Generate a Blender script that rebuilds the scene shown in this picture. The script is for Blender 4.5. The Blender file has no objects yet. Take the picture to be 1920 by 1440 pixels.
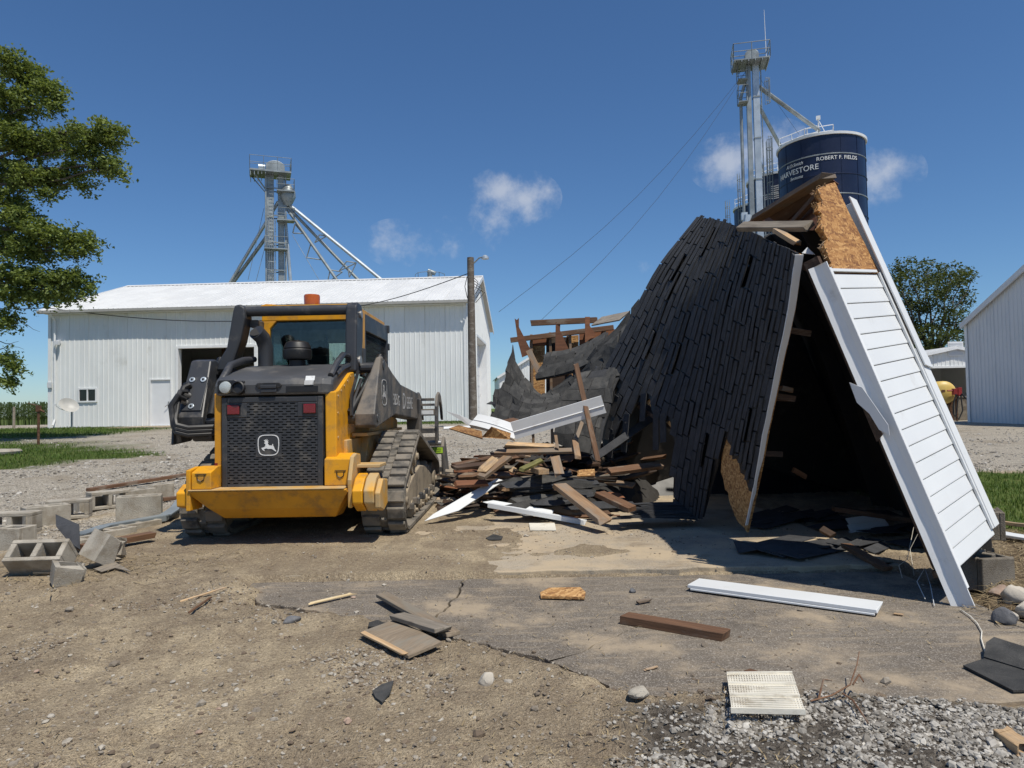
import bpy, bmesh, math, random
import numpy as np
from mathutils import Vector, Matrix, Euler, noise as mnoise
random.seed(7)
RNG = np.random.default_rng(11)
scene = bpy.context.scene
COL = scene.collection
R = math.radians

# ------------------------------------------------------------------ camera
FPX, EYE, TH = 1333.0, 1.1, 0.018
PIT = math.atan(45 / FPX)
_F = Vector((0, math.cos(PIT), math.sin(PIT)))
_U0 = Vector((0, -math.sin(PIT), math.cos(PIT)))
_R0 = Vector((1, 0, 0))
_r = math.cos(TH) * _R0 - math.sin(TH) * _U0
_u = math.sin(TH) * _R0 + math.cos(TH) * _U0
EYEV = Vector((0, 0, EYE))
cam_d = bpy.data.cameras.new('camera')
cam_d.sensor_width = 36.0
cam_d.lens = FPX / 1920 * 36
cam_d.clip_end = 6000
cam_d.clip_start = 0.05
cam = bpy.data.objects.new('camera', cam_d)
COL.objects.link(cam)
cam.matrix_world = Matrix(((_r.x, _u.x, -_F.x, 0), (_r.y, _u.y, -_F.y, 0), (_r.z, _u.z, -_F.z, EYE), (0, 0, 0, 1)))
scene.camera = cam

# ------------------------------------------------------------------ light
SUN_TO = Vector((0.30, -0.395, 1.0)).normalized()
SUN_EL = math.asin(SUN_TO.z)
SUN_AZ = math.atan2(SUN_TO.x, SUN_TO.y)
sun_d = bpy.data.lights.new('sun', 'SUN')
sun_d.energy = 4.6
sun_d.angle = R(0.53)
sun_d.color = (1.0, 0.94, 0.83)
sun = bpy.data.objects.new('sun', sun_d)
COL.objects.link(sun)
sun.rotation_euler = SUN_TO.to_track_quat('Z', 'Y').to_euler()
scene.view_settings.view_transform = 'Standard'
scene.view_settings.look = 'None'
scene.view_settings.exposure = 0.0
scene.view_settings.gamma = 1.0
SKY_STRENGTH = 0.1

world = bpy.data.worlds.new('World')
scene.world = world
world.use_nodes = True


def ray(px, py):
    return _F + _r * ((px - 960) / FPX) + _u * ((720 - py) / FPX)


def at(px, py, Y):
    """the point of the place seen at photo pixel (px, py) that lies Y metres in front of the camera"""
    d = ray(px, py)
    return EYEV + d * (Y / d.y)


def ngr(px, py, z=0.0):
    d = ray(px, py)
    return EYEV + d * ((z - EYE) / d.z)


def build_world():
    nt = world.node_tree
    nt.nodes.clear()
    N, L = nt.nodes.new, nt.links.new
    out = N('ShaderNodeOutputWorld')
    bg = N('ShaderNodeBackground')
    sky = N('ShaderNodeTexSky')
    sky.sky_type = 'NISHITA'
    sky.sun_disc = False
    sky.sun_elevation = SUN_EL
    sky.sun_rotation = SUN_AZ
    sky.air_density = 1.0
    sky.dust_density = 0.25
    sky.ozone_density = 4.0
    sky.altitude = 200
    tc = N('ShaderNodeTexCoord')
    # small fair-weather clouds: soft blobs at fixed compass directions, broken up with noise
    blobs = [(980, 372, .054, 1.0), (938, 358, .044, .85), (930, 412, .045, .75), (940, 435, .028, .5), (745, 456, .048, .5),
             (850, 462, .06, .32), (700, 460, .022, .35), (1372, 305, .055, 1.0), (1430, 285, .06, 1.0), (1440, 340, .05, .9), (1640, 332, .056, .85),
             (1210, 505, .02, .2), (1340, 300, .025, .8)]
    nz = N('ShaderNodeTexNoise'); nz.inputs['Scale'].default_value = 26; nz.inputs['Detail'].default_value = 9
    nz.inputs['Roughness'].default_value = .62
    L(tc.outputs['Generated'], nz.inputs['Vector'])
    acc = None
    for px, py, rad, op in blobs:
        d = ray(px, py).normalized()
        sub = N('ShaderNodeVectorMath'); sub.operation = 'SUBTRACT'; sub.inputs[1].default_value = d
        L(tc.outputs['Generated'], sub.inputs[0])
        mul = N('ShaderNodeVectorMath'); mul.operation = 'MULTIPLY'; mul.inputs[1].default_value = (1, 1, 1.45)
        L(sub.outputs[0], mul.inputs[0])
        ln = N('ShaderNodeVectorMath'); ln.operation = 'LENGTH'; L(mul.outputs[0], ln.inputs[0])
        mr = N('ShaderNodeMapRange'); mr.inputs['From Min'].default_value = rad; mr.inputs['From Max'].default_value = 0
        mr.inputs['To Min'].default_value = 0; mr.inputs['To Max'].default_value = op
        L(ln.outputs['Value'], mr.inputs['Value'])
        if acc is None:
            acc = mr.outputs[0]
        else:
            mx = N('ShaderNodeMath'); mx.operation = 'MAXIMUM'; L(acc, mx.inputs[0]); L(mr.outputs[0], mx.inputs[1]); acc = mx.outputs[0]
    # mask = smoothstep(blob + noise)
    a1 = N('ShaderNodeMath'); a1.operation = 'MULTIPLY_ADD'; a1.inputs[1].default_value = 2.6; a1.inputs[2].default_value = -1.42
    L(nz.outputs['Fac'], a1.inputs[0])
    a2 = N('ShaderNodeMath'); a2.operation = 'MULTIPLY_ADD'; a2.inputs[1].default_value = 1.15
    L(acc, a2.inputs[0]); L(a1.outputs[0], a2.inputs[2])
    a3 = N('ShaderNodeMapRange'); a3.interpolation_type = 'SMOOTHSTEP'
    a3.inputs['From Min'].default_value = -.12; a3.inputs['From Max'].default_value = 1.25
    L(a2.outputs[0], a3.inputs['Value'])
    cl = N('ShaderNodeMath'); cl.operation = 'MULTIPLY'; cl.use_clamp = True
    g = N('ShaderNodeMath'); g.operation = 'GREATER_THAN'; g.inputs[1].default_value = 0.001; L(acc, g.inputs[0])
    L(a3.outputs[0], cl.inputs[0]); L(g.outputs[0], cl.inputs[1])
    fin = N('ShaderNodeMath'); fin.operation = 'MULTIPLY'; fin.inputs[1].default_value = .55; L(cl.outputs[0], fin.inputs[0])
    hs = N('ShaderNodeHueSaturation'); hs.inputs['Saturation'].default_value = 1.04; hs.inputs['Value'].default_value = 1.0
    wb = N('ShaderNodeMix'); wb.data_type = 'RGBA'; wb.blend_type = 'MULTIPLY'; wb.inputs['Factor'].default_value = 1; wb.inputs['B'].default_value = (.71, .87, 1.02, 1)
    L(sky.outputs[0], wb.inputs['A']); L(wb.outputs['Result'], hs.inputs['Color'])
    mix = N('ShaderNodeMix'); mix.data_type = 'RGBA'
    L(fin.outputs[0], mix.inputs['Factor']); L(hs.outputs[0], mix.inputs['A'])
    mix.inputs['B'].default_value = (7.0, 7.2, 7.6, 1)
    L(mix.outputs['Result'], bg.inputs['Color'])
    bg.inputs['Strength'].default_value = SKY_STRENGTH
    L(bg.outputs[0], out.inputs[0])


build_world()

# ------------------------------------------------------------------ helpers: objects


def tag(o, label=None, cat=None, group=None, kind=None):
    if label: o['label'] = label
    if cat: o['category'] = cat
    if group: o['group'] = group
    if kind: o['kind'] = kind
    return o


def empty(name, loc=(0, 0, 0), rz=0.0, label=None, cat=None, group=None, M=None):
    o = bpy.data.objects.new(name, None)
    o.empty_display_size = .1
    COL.objects.link(o)
    if M is not None:
        o.matrix_world = M
    else:
        o.location = loc
        o.rotation_euler = (0, 0, rz)
    return tag(o, label, cat, group)


def frame(o, x, z):
    """orthonormal matrix at o with local x along x and local z close to z"""
    x = Vector(x).normalized(); z = Vector(z)
    y = z.cross(x).normalized(); z = x.cross(y)
    return Matrix(((x.x, y.x, z.x, o[0]), (x.y, y.y, z.y, o[1]), (x.z, y.z, z.z, o[2]), (0, 0, 0, 1)))


class MB:
    def __init__(s):
        s.v = []; s.f = []

    def add(s, vs, fs, M=None):
        n = len(s.v)
        if M is not None:
            vs = [tuple(M @ Vector(p)) for p in vs]
        s.v += [tuple(p) for p in vs]
        s.f += [tuple(i + n for i in q) for q in fs]
        return s

    def box(s, c, d, M=None, taper=1.0):
        x, y, z = d[0] / 2, d[1] / 2, d[2] / 2
        t = taper
        vs = [(-x, -y, -z), (x, -y, -z), (x, y, -z), (-x, y, -z), (-x * t, -y * t, z), (x * t, -y * t, z), (x * t, y * t, z), (-x * t, y * t, z)]
        vs = [(a + c[0], b + c[1], e + c[2]) for a, b, e in vs]
        return s.add(vs, [(0, 3, 2, 1), (4, 5, 6, 7), (0, 1, 5, 4), (1, 2, 6, 5), (2, 3, 7, 6), (3, 0, 4, 7)], M)

    def rng(s, x0, x1, y0, y1, z0, z1, M=None):
        return s.box(((x0 + x1) / 2, (y0 + y1) / 2, (z0 + z1) / 2), (x1 - x0, y1 - y0, z1 - z0), M)

    def beam(s, a, b, w, h, up=(0, 0, 1)):
        a = Vector(a); b = Vector(b); d = b - a
        L = d.length
        if abs(d.normalized().dot(Vector(up).normalized())) > .98:
            up = (0, 1, 0) if abs(d.normalized().y) < .9 else (1, 0, 0)
        return s.box((L / 2, 0, 0), (L, w, h), frame(a, d, up))

    def tube(s, a, b, r, r2=None, n=8, caps=True):
        a = Vector(a); b = Vector(b); d = b - a
        r2 = r if r2 is None else r2
        up = (0, 0, 1) if abs(d.normalized().z) < .95 else (0, 1, 0)
        M = frame(a, d, up); L = d.length
        vs = []
        for i in range(n):
            c, q = math.cos(2 * math.pi * i / n), math.sin(2 * math.pi * i / n)
            vs += [(0, r * c, r * q), (L, r2 * c, r2 * q)]
        fs = [(2 * i, 2 * ((i + 1) % n), 2 * ((i + 1) % n) + 1, 2 * i + 1) for i in range(n)]
        if caps:
            fs += [tuple(2 * i for i in range(n))[::-1], tuple(2 * i + 1 for i in range(n))]
        return s.add(vs, fs, M)

    def path(s, pts, r, n=6):
        pts = [Vector(p) for p in pts]
        rs = r if isinstance(r, (list, tuple)) else [r] * len(pts)
        t0 = (pts[1] - pts[0]).normalized()
        ref = Vector((0, 0, 1)) if abs(t0.z) < .9 else Vector((1, 0, 0))
        x = t0.cross(ref).normalized()
        vs = []
        for i, p in enumerate(pts):
            t = (pts[min(i + 1, len(pts) - 1)] - pts[max(i - 1, 0)]).normalized()
            x = (x - t * x.dot(t)).normalized(); y = t.cross(x)
            for k in range(n):
                a = 2 * math.pi * k / n
                vs.append(p + x * (rs[i] * math.cos(a)) + y * (rs[i] * math.sin(a)))
        fs = []
        for i in range(len(pts) - 1):
            for k in range(n):
                fs.append((i * n + k, i * n + (k + 1) % n, (i + 1) * n + (k + 1) % n, (i + 1) * n + k))
        fs += [tuple(range(n))[::-1], tuple((len(pts) - 1) * n + k for k in range(n))]
        return s.add(vs, fs)

    def prism(s, poly, ax, d0, d1, M=None):
        n = len(poly)
        def P(p, d):
            return (d, p[0], p[1]) if ax == 'x' else (p[0], d, p[1]) if ax == 'y' else (p[0], p[1], d)
        vs = [P(p, d0) for p in poly] + [P(p, d1) for p in poly]
        fs = [tuple(range(n))[::-1], tuple(range(n, 2 * n))] + [(i, (i + 1) % n, n + (i + 1) % n, n + i) for i in range(n)]
        return s.add(vs, fs, M)

    def lathe(s, prof, c=(0, 0, 0), n=20, M=None, caps=True):
        vs = []
        for r, z in prof:
            for k in range(n):
                a = 2 * math.pi * k / n
                vs.append((c[0] + r * math.cos(a), c[1] + r * math.sin(a), c[2] + z))
        fs = []
        for i in range(len(prof) - 1):
            for k in range(n):
                fs.append((i * n + k, i * n + (k + 1) % n, (i + 1) * n + (k + 1) % n, (i + 1) * n + k))
        if caps:
            fs += [tuple(range(n))[::-1], tuple((len(prof) - 1) * n + k for k in range(n))]
        return s.add(vs, fs, M)

    def build(s, name, mat=None, parent=None, smooth=None, bevel=0.0, M=None, seg=2):
        me = bpy.data.meshes.new(name)
        me.from_pydata(s.v, [], s.f)
        if len(s.f) < 6000:
            bm = bmesh.new(); bm.from_mesh(me)
            bmesh.ops.recalc_face_normals(bm, faces=bm.faces)
            bm.to_mesh(me); bm.free()
        return obj(name, me, mat, parent, smooth, bevel, M, seg)


def obj(name, me, mat=None, parent=None, smooth=None, bevel=0.0, M=None, seg=2):
    if mat is not None and not me.materials:
        me.materials.append(mat)
    if smooth:
        me.shade_smooth()
        me.set_sharp_from_angle(angle=R(smooth if smooth > 1 else 38))
    o = bpy.data.objects.new(name, me)
    COL.objects.link(o)
    if parent is not None:
        o.parent = parent
    if M is not None:
        o.matrix_local = M
    if bevel:
        b = o.modifiers.new('bevel', 'BEVEL')
        b.width = bevel; b.segments = seg; b.limit_method = 'ANGLE'; b.angle_limit = R(35)
    return o


def copy_tree(o, parent=None):
    c = o.copy(); COL.objects.link(c)
    if parent is not None:
        c.parent = parent
    for ch in list(o.children):
        copy_tree(ch, c)
    return c


def text_geo(s, size, depth, align='CENTER', shear=0.0):
    cu = bpy.data.curves.new('txt', 'FONT')
    cu.body = s; cu.size = size; cu.extrude = depth; cu.align_x = align; cu.align_y = 'CENTER'; cu.resolution_u = 3
    cu.shear = shear
    o = bpy.data.objects.new('txt', cu); COL.objects.link(o)
    dg = bpy.context.evaluated_depsgraph_get()
    me = bpy.data.meshes.new_from_object(o.evaluated_get(dg))
    vs = [tuple(v.co) for v in me.vertices]; fs = [tuple(p.vertices) for p in me.polygons]
    bpy.data.objects.remove(o); bpy.data.curves.remove(cu); bpy.data.meshes.remove(me)
    return vs, fs


# ------------------------------------------------------------------ helpers: value noise (numpy)
def _hash(ix, iy, seed):
    h = (ix.astype(np.int64) * 374761393 + iy.astype(np.int64) * 668265263 + seed * 974634777) & 0x7fffffff
    h = ((h ^ (h >> 13)) * 1274126177) & 0x7fffffff
    return ((h ^ (h >> 16)) & 0xffff) / 65535.0


def vnoise(x, y, s, seed=0):
    x = np.asarray(x, float) * s; y = np.asarray(y, float) * s
    ix = np.floor(x); iy = np.floor(y); fx = x - ix; fy = y - iy
    fx = fx * fx * (3 - 2 * fx); fy = fy * fy * (3 - 2 * fy)
    a = _hash(ix, iy, seed); b = _hash(ix + 1, iy, seed); c = _hash(ix, iy + 1, seed); d = _hash(ix + 1, iy + 1, seed)
    return (a * (1 - fx) + b * fx) * (1 - fy) + (c * (1 - fx) + d * fx) * fy


def fbm(x, y, s, octv=4, seed=0, g=.5):
    t = 0; a = 1; n = 0
    for k in range(octv):
        t = t + a * vnoise(x, y, s * 2 ** k, seed + k * 17); n += a; a *= g
    return t / n


def sstep(a, b, x):
    t = np.clip((np.asarray(x, float) - a) / (b - a), 0, 1)
    return t * t * (3 - 2 * t)


# ------------------------------------------------------------------ materials
class NT:
    def __init__(s, name):
        s.m = bpy.data.materials.new(name); s.m.use_nodes = True
        s.t = s.m.node_tree; s.b = s.t.nodes['Principled BSDF']; s.o = s.t.nodes['Material Output']
        s._tc = None

    def n(s, typ, **kw):
        x = s.t.nodes.new(typ)
        for k, v in kw.items():
            if k in x.inputs.keys(): x.inputs[k].default_value = v
            else: setattr(x, k, v)
        return x

    def l(s, a, b): s.t.links.new(a, b)

    def co(s, kind='Object', scale=(1, 1, 1), rot=(0, 0, 0), rnd=False):
        if s._tc is None: s._tc = s.n('ShaderNodeTexCoord')
        mp = s.n('ShaderNodeMapping'); mp.inputs['Scale'].default_value = scale; mp.inputs['Rotation'].default_value = rot
        if kind == 'World':
            g = s.n('ShaderNodeNewGeometry'); s.l(g.outputs['Position'], mp.inputs['Vector'])
        else:
            s.l(s._tc.outputs[kind], mp.inputs['Vector'])
        if rnd:
            oi = s.n('ShaderNodeObjectInfo'); k = s.n('ShaderNodeMath', operation='MULTIPLY'); k.inputs[1].default_value = 37.0
            s.l(oi.outputs['Random'], k.inputs[0])
            cb = s.n('ShaderNodeCombineXYZ'); s.l(k.outputs[0], cb.inputs[0]); s.l(k.outputs[0], cb.inputs[1])
            s.l(cb.outputs[0], mp.inputs['Location'])
        return mp.outputs[0]

    def noise(s, vec, scale, detail=4, rough=.55, dist=0.0):
        x = s.n('ShaderNodeTexNoise', Scale=scale, Detail=detail, Roughness=rough, Distortion=dist)
        s.l(vec, x.inputs['Vector']); return x.outputs['Fac']

    def ramp(s, fac, a, b, lo=0., hi=1.):
        x = s.n('ShaderNodeMapRange'); x.interpolation_type = 'SMOOTHSTEP'
        x.inputs['From Min'].default_value = a; x.inputs['From Max'].default_value = b
        x.inputs['To Min'].default_value = lo; x.inputs['To Max'].default_value = hi
        s.l(fac, x.inputs['Value']); return x.outputs[0]

    def mix(s, fac, a, b, blend='MIX'):
        x = s.n('ShaderNodeMix', data_type='RGBA', blend_type=blend)
        for k, v in (('Factor', fac), ('A', a), ('B', b)):
            i = x.inputs[k] if k != 'Factor' else x.inputs['Factor']
            if isinstance(v, (tuple, list)): i.default_value = tuple(v) + ((1,) if len(v) == 3 else ())
            elif isinstance(v, (int, float)): i.default_value = v
            else: s.l(v, i)
        return x.outputs['Result']

    def math(s, op, a, b=0.0, clamp=False):
        x = s.n('ShaderNodeMath', operation=op, use_clamp=clamp)
        for i, v in enumerate((a, b)):
            if isinstance(v, (int, float)): x.inputs[i].default_value = v
            else: s.l(v, x.inputs[i])
        return x.outputs[0]

    def attr(s, name):
        x = s.n('ShaderNodeAttribute'); x.attribute_name = name; return x.outputs['Fac']

    def bump(s, h, strength, dist=.01, prev=None):
        x = s.n('ShaderNodeBump'); x.inputs['Strength'].default_value = strength; x.inputs['Distance'].default_value = dist
        s.l(h, x.inputs['Height'])
        if prev is not None: s.l(prev, x.inputs['Normal'])
        return x.outputs[0]

    def fin(s, col=None, rough=None, normal=None, metal=0.0, spec=None):
        b = s.b
        if col is not None:
            if isinstance(col, (tuple, list)): b.inputs['Base Color'].default_value = tuple(col)[:3] + (1,)
            else: s.l(col, b.inputs['Base Color'])
        if rough is not None:
            if isinstance(rough, (int, float)): b.inputs['Roughness'].default_value = rough
            else: s.l(rough, b.inputs['Roughness'])
        if normal is not None: s.l(normal, b.inputs['Normal'])
        b.inputs['Metallic'].default_value = metal
        if spec is not None: b.inputs['Specular IOR Level'].default_value = spec
        return s.m


def mulc(c, k): return tuple(x * k for x in c)


def mat_plain(name, col, rough=.55, metal=0., var=.15, scale=4., dirt=None, dirt_amt=.5, dirt_scale=3., bump=0., bscale=60., spec=None, rnd=True):
    """painted / metal surface: tone variation, blotchy dirt, fine relief"""
    t = NT(name)
    v = t.co('Object', rnd=rnd)
    n1 = t.noise(v, scale, 5)
    c = t.mix(t.ramp(n1, .3, .7), mulc(col, 1 - var), mulc(col, 1 + var))
    r = t.math('ADD', t.math('MULTIPLY', n1, .2), rough - .1)
    if dirt is not None:
        n2 = t.noise(v, dirt_scale, 8, .65)
        k = t.ramp(n2, .62 - .35 * dirt_amt, .78 - .25 * dirt_amt)
        k = t.math('MULTIPLY', k, min(1, .35 + dirt_amt))
        c = t.mix(k, c, dirt)
        r = t.math('MAXIMUM', r, t.math('MULTIPLY', k, .85))
    nm = None
    if bump:
        nm = t.bump(t.noise(v, bscale, 5, .6), bump, .01)
    return t.fin(c, r, nm, metal, spec)


def mat_wood(name, c1, c2, grey=None, gamt=.4, rough=.75):
    t = NT(name)
    v = t.co('Object', (1.2, 16, 16), rnd=True)
    g = t.noise(v, 2.2, 7, .62, .6)
    c = t.mix(t.ramp(g, .3, .72), c1, c2)
    fine = t.noise(t.co('Object', (6, 140, 140), rnd=True), 1.0, 3)
    c = t.mix(t.ramp(fine, .35, .75, 0, .45), c, mulc(c1, .55))
    if grey is not None:
        n = t.noise(t.co('Object', (1, 3, 3), rnd=True), 3.0, 6, .65)
        c = t.mix(t.ramp(n, .62 - gamt * .3, .74 - gamt * .2, 0, .85), c, grey)
    oi = t.n('ShaderNodeObjectInfo')
    k = t.math('ADD', t.math('MULTIPLY', oi.outputs['Random'], .5), .75)
    c = t.mix(1.0, c, k, 'MULTIPLY')
    return t.fin(c, rough, t.bump(fine, .35, .003))


def mat_osb(name, tint=(1, 1, 1)):
    t = NT(name)
    v0 = t.co('Object', rnd=True)
    def layer(rot, sc):
        mp = t.n('ShaderNodeMapping'); mp.inputs['Rotation'].default_value = rot; mp.inputs['Scale'].default_value = sc
        t.l(v0, mp.inputs['Vector'])
        vo = t.n('ShaderNodeTexVoronoi'); vo.inputs['Scale'].default_value = 1.0; vo.inputs['Randomness'].default_value = 1
        t.l(mp.outputs[0], vo.inputs['Vector'])
        sp = t.n('ShaderNodeSeparateColor'); t.l(vo.outputs['Color'], sp.inputs[0])
        return sp.outputs[0], vo.outputs['Distance']
    a, da = layer((0, .5, .5), (12, 60, 60))
    b, db = layer((.2, -.6, -.6), (14, 55, 55))
    c_, dc = layer((.1, 1.3, 1.3), (14, 48, 48))
    sel = t.noise(v0, 28, 2)
    f = t.mix(t.ramp(sel, .46, .5), a, b)
    f = t.mix(t.ramp(t.noise(v0, 22, 2), .56, .6), f, c_)
    col = t.n('ShaderNodeValToRGB')
    e = col.color_ramp.elements
    e[0].position = 0; e[0].color = tuple(a_ * b_ for a_, b_ in zip((.22, .10, .035), tint)) + (1,)
    e[1].position = 1; e[1].color = tuple(a_ * b_ for a_, b_ in zip((.62, .38, .16), tint)) + (1,)
    m = e.new(.5); m.color = tuple(a_ * b_ for a_, b_ in zip((.42, .22, .075), tint)) + (1,)
    t.l(f, col.inputs[0])
    st = t.noise(v0, 2.2, 6, .65)
    c = t.mix(t.ramp(st, .6, .74, 0, .7), col.outputs[0], (.11, .085, .065))
    return t.fin(c, .8, t.bump(f, .5, .004))


DUST = (.36, .29, .21)
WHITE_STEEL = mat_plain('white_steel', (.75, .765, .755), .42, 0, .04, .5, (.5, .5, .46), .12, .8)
ROOF_STEEL = mat_plain('white_roof_steel', (.64, .645, .635), .45, 0, .05, .6, (.55, .53, .48), .1, .9)
TRIM_WHITE = mat_plain('white_trim', (.76, .77, .77), .45, 0, .04, 2, (.4, .37, .32), .12, 5)
VINYL = mat_plain('white_vinyl', (.70, .715, .715), .4, 0, .025, 1.5, (.45, .42, .37), .05, 4)
VINYL_DIRTY = mat_plain('weathered_vinyl', (.72, .68, .58), .5, 0, .08, 3, (.28, .22, .14), .33, 7, .15, 80)
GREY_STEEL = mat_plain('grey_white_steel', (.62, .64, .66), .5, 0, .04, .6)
GUTTER = mat_plain('grey_gutter', (.42, .41, .38), .5, 0, .1, 2)
GALV = mat_plain('galvanised_steel', (.26, .29, .30), .5, .35, .25, 1.2, (.2, .2, .2), .25, 2)
GALV_L = mat_plain('bright_galvanised_steel', (.45, .50, .54), .42, .4, .14, 1.2)
NAVY = mat_plain('navy_enamel', (.007, .011, .036), .35, 0, .2, .5, (.03, .035, .06), .2, .6)
DOORW = mat_plain('white_door_paint', (.72, .74, .76), .45, 0, .03, 2)
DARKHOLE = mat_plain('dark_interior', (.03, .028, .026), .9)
YELLOW = mat_plain('yellow_machine_paint', (.72, .335, .012), .42, 0, .07, 3, (.34, .19, .06), .42, 5, .06, 120)
YELLOW_D = mat_plain('dusty_yellow_machine_paint', (.62, .31, .03), .55, 0, .1, 3, (.47, .33, .16), .8, 4, .12, 90)
YELLOW_R = mat_plain('scraped_yellow_paint', (.60, .275, .014), .5, 0, .12, 3, (.26, .135, .04), .42, 5, .1, 90)
CHAR = mat_plain('charcoal_machine_paint', (.036, .038, .043), .45, 0, .12, 3, (.16, .145, .125), .3, 5, .06, 120)
CHAR_D = mat_plain('dusty_charcoal_paint', (.05, .05, .052), .55, 0, .15, 3, (.19, .165, .135), .62, 3.5, .08, 90)
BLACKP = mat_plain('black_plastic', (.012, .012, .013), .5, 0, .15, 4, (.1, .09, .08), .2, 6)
RUBBER = mat_plain('dusty_track_rubber', (.075, .07, .062), .8, 0, .2, 6, (.21, .185, .15), .75, 5, .35, 70)
HOSE = mat_plain('black_hose_rubber', (.016, .016, .017), .5, 0, .2, 8, (.08, .075, .07), .25, 8)
STEELW = mat_plain('worn_bare_steel', (.45, .44, .42), .4, .7, .2, 20, (.2, .12, .07), .3, 20)
CHROME = mat_plain('polished_rod', (.7, .7, .7), .18, 1., .05)
SHINGLE = None
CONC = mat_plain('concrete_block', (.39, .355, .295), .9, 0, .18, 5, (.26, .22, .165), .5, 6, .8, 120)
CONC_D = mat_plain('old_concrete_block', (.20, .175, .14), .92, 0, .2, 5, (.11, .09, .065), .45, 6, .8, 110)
PINE = mat_wood('pale_split_pine', (.42, .27, .14), (.58, .41, .235), (.28, .22, .165), .45)
BROWN = mat_wood('stained_brown_lumber', (.10, .05, .025), (.18, .092, .046), (.20, .155, .115), .4)
TANW = mat_wood('tan_old_lumber', (.20, .12, .066), (.31, .20, .115), (.20, .165, .13), .6)
GREYW = mat_wood('weathered_grey_lumber', (.21, .18, .14), (.31, .265, .21), (.14, .115, .09), .4)
DARKW = mat_wood('soaked_shaded_lumber', (.035, .02, .012), (.085, .045, .025), (.13, .10, .075), .3)  # soaked boards; also stands in for shade on hollow and pile wood
PLY = mat_wood('weathered_plywood', (.24, .185, .125), (.34, .265, .185), (.26, .23, .18), .6)
POLEW = mat_wood('utility_pole_wood', (.075, .06, .047), (.14, .115, .09), (.19, .17, .145), .4)
REDPLY = mat_wood('red_brown_plywood', (.18, .07, .032), (.28, .115, .052), (.16, .07, .04), .3)
OSB = mat_osb('osb_board')
OSB_P = mat_osb('weathered_osb_board', (.88, .80, .70))
OSB_D = mat_osb('dull_osb_board', (.62, .58, .52))
RUST = mat_plain('rusty_iron', (.11, .055, .03), .85, .2, .3, 20, (.2, .1, .05), .4, 20)
GREEN_LABEL = mat_plain('lime_label', (.42, .66, .04), .5, 0, .05)
WHITE_INK = mat_plain('white_print', (.72, .73, .72), .5, 0, .05, 20, (.2, .19, .18), .2, 30)
FADED_INK = mat_plain('faded_white_print', (.50, .50, .49), .6, 0, .15, 20, (.08, .08, .08), .4, 40)
BLACK_INK = mat_plain('black_print', (.02, .02, .02), .5)
TANK_Y = mat_plain('yellow_tank_paint', (.66, .47, .13), .45, 0, .08, 1.5, (.4, .3, .12), .3, 3)
REDP = mat_plain('red_pump_paint', (.28, .03, .03), .5)
BLUEP = mat_plain('blue_machine_paint', (.03, .07, .16), .5)


def mat_shingle(name, a, b, speck, var=.38):
    t = NT(name)
    v = t.co('Object', rnd=True)
    oi = t.n('ShaderNodeObjectInfo')
    n = t.noise(v, 9, 4)
    c = t.mix(t.ramp(n, .35, .65), a, b)
    k = t.math('ADD', t.math('MULTIPLY', oi.outputs['Random'], var), 1 - var * .5)
    c = t.mix(1.0, c, k, 'MULTIPLY')
    w = t.noise(v, 260, 2, .7)
    c = t.mix(t.ramp(w, .56, .7, 0, .8), c, speck)
    return t.fin(c, .9, t.bump(w, .6, .004))


SHINGLE = mat_shingle('black_asphalt_shingle', (.029, .030, .033), (.045, .046, .050), (.09, .092, .096))
SHINGLE_G = mat_shingle('grey_asphalt_shingle', (.030, .030, .029), (.06, .058, .054), (.11, .107, .10), .8)


def mat_lens(name, col, rough=.15, trans=.0, em=0):
    t = NT(name)
    v = t.co('Object')
    w = t.n('ShaderNodeTexVoronoi'); w.inputs['Scale'].default_value = 130; t.l(v, w.inputs['Vector'])
    t.b.inputs['Transmission Weight'].default_value = trans
    t.b.inputs['Coat Weight'].default_value = .5
    return t.fin(t.mix(t.noise(v, 12), mulc(col, .8), mulc(col, 1.2)), rough, t.bump(w.outputs['Distance'], .25, .003))


RED_LENS = mat_lens('red_lens', (.17, .006, .012))
AMBER = mat_lens('amber_lens', (.55, .13, .008), .12, .35)
CLEAR_LENS = mat_lens('headlight_lens', (.42, .46, .46), .12)
RED_TAPE = mat_lens('red_reflector', (.16, .004, .006), .3)


def mat_glass(name, tint, op):
    t = NT(name)
    tr = t.n('ShaderNodeBsdfTransparent'); tr.inputs[0].default_value = tuple(tint) + (1,)
    gl = t.n('ShaderNodeBsdfGlossy'); gl.inputs['Roughness'].default_value = .03
    fr = t.n('ShaderNodeFresnel'); fr.inputs[0].default_value = 1.45
    sp = t.noise(t.co('Object'), 40, 3)
    mx = t.n('ShaderNodeMixShader')
    t.l(t.math('ADD', t.math('MULTIPLY', fr.outputs[0], .9), t.math('MULTIPLY', sp, op)), mx.inputs[0])
    t.l(tr.outputs[0], mx.inputs[1]); t.l(gl.outputs[0], mx.inputs[2])
    t.l(mx.outputs[0], t.o.inputs[0])
    return t.m


GLASS = mat_glass('tinted_cab_glass', (.72, .80, .78), .05)
PANE = mat_glass('window_glass', (.25, .27, .28), .08)


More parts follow.
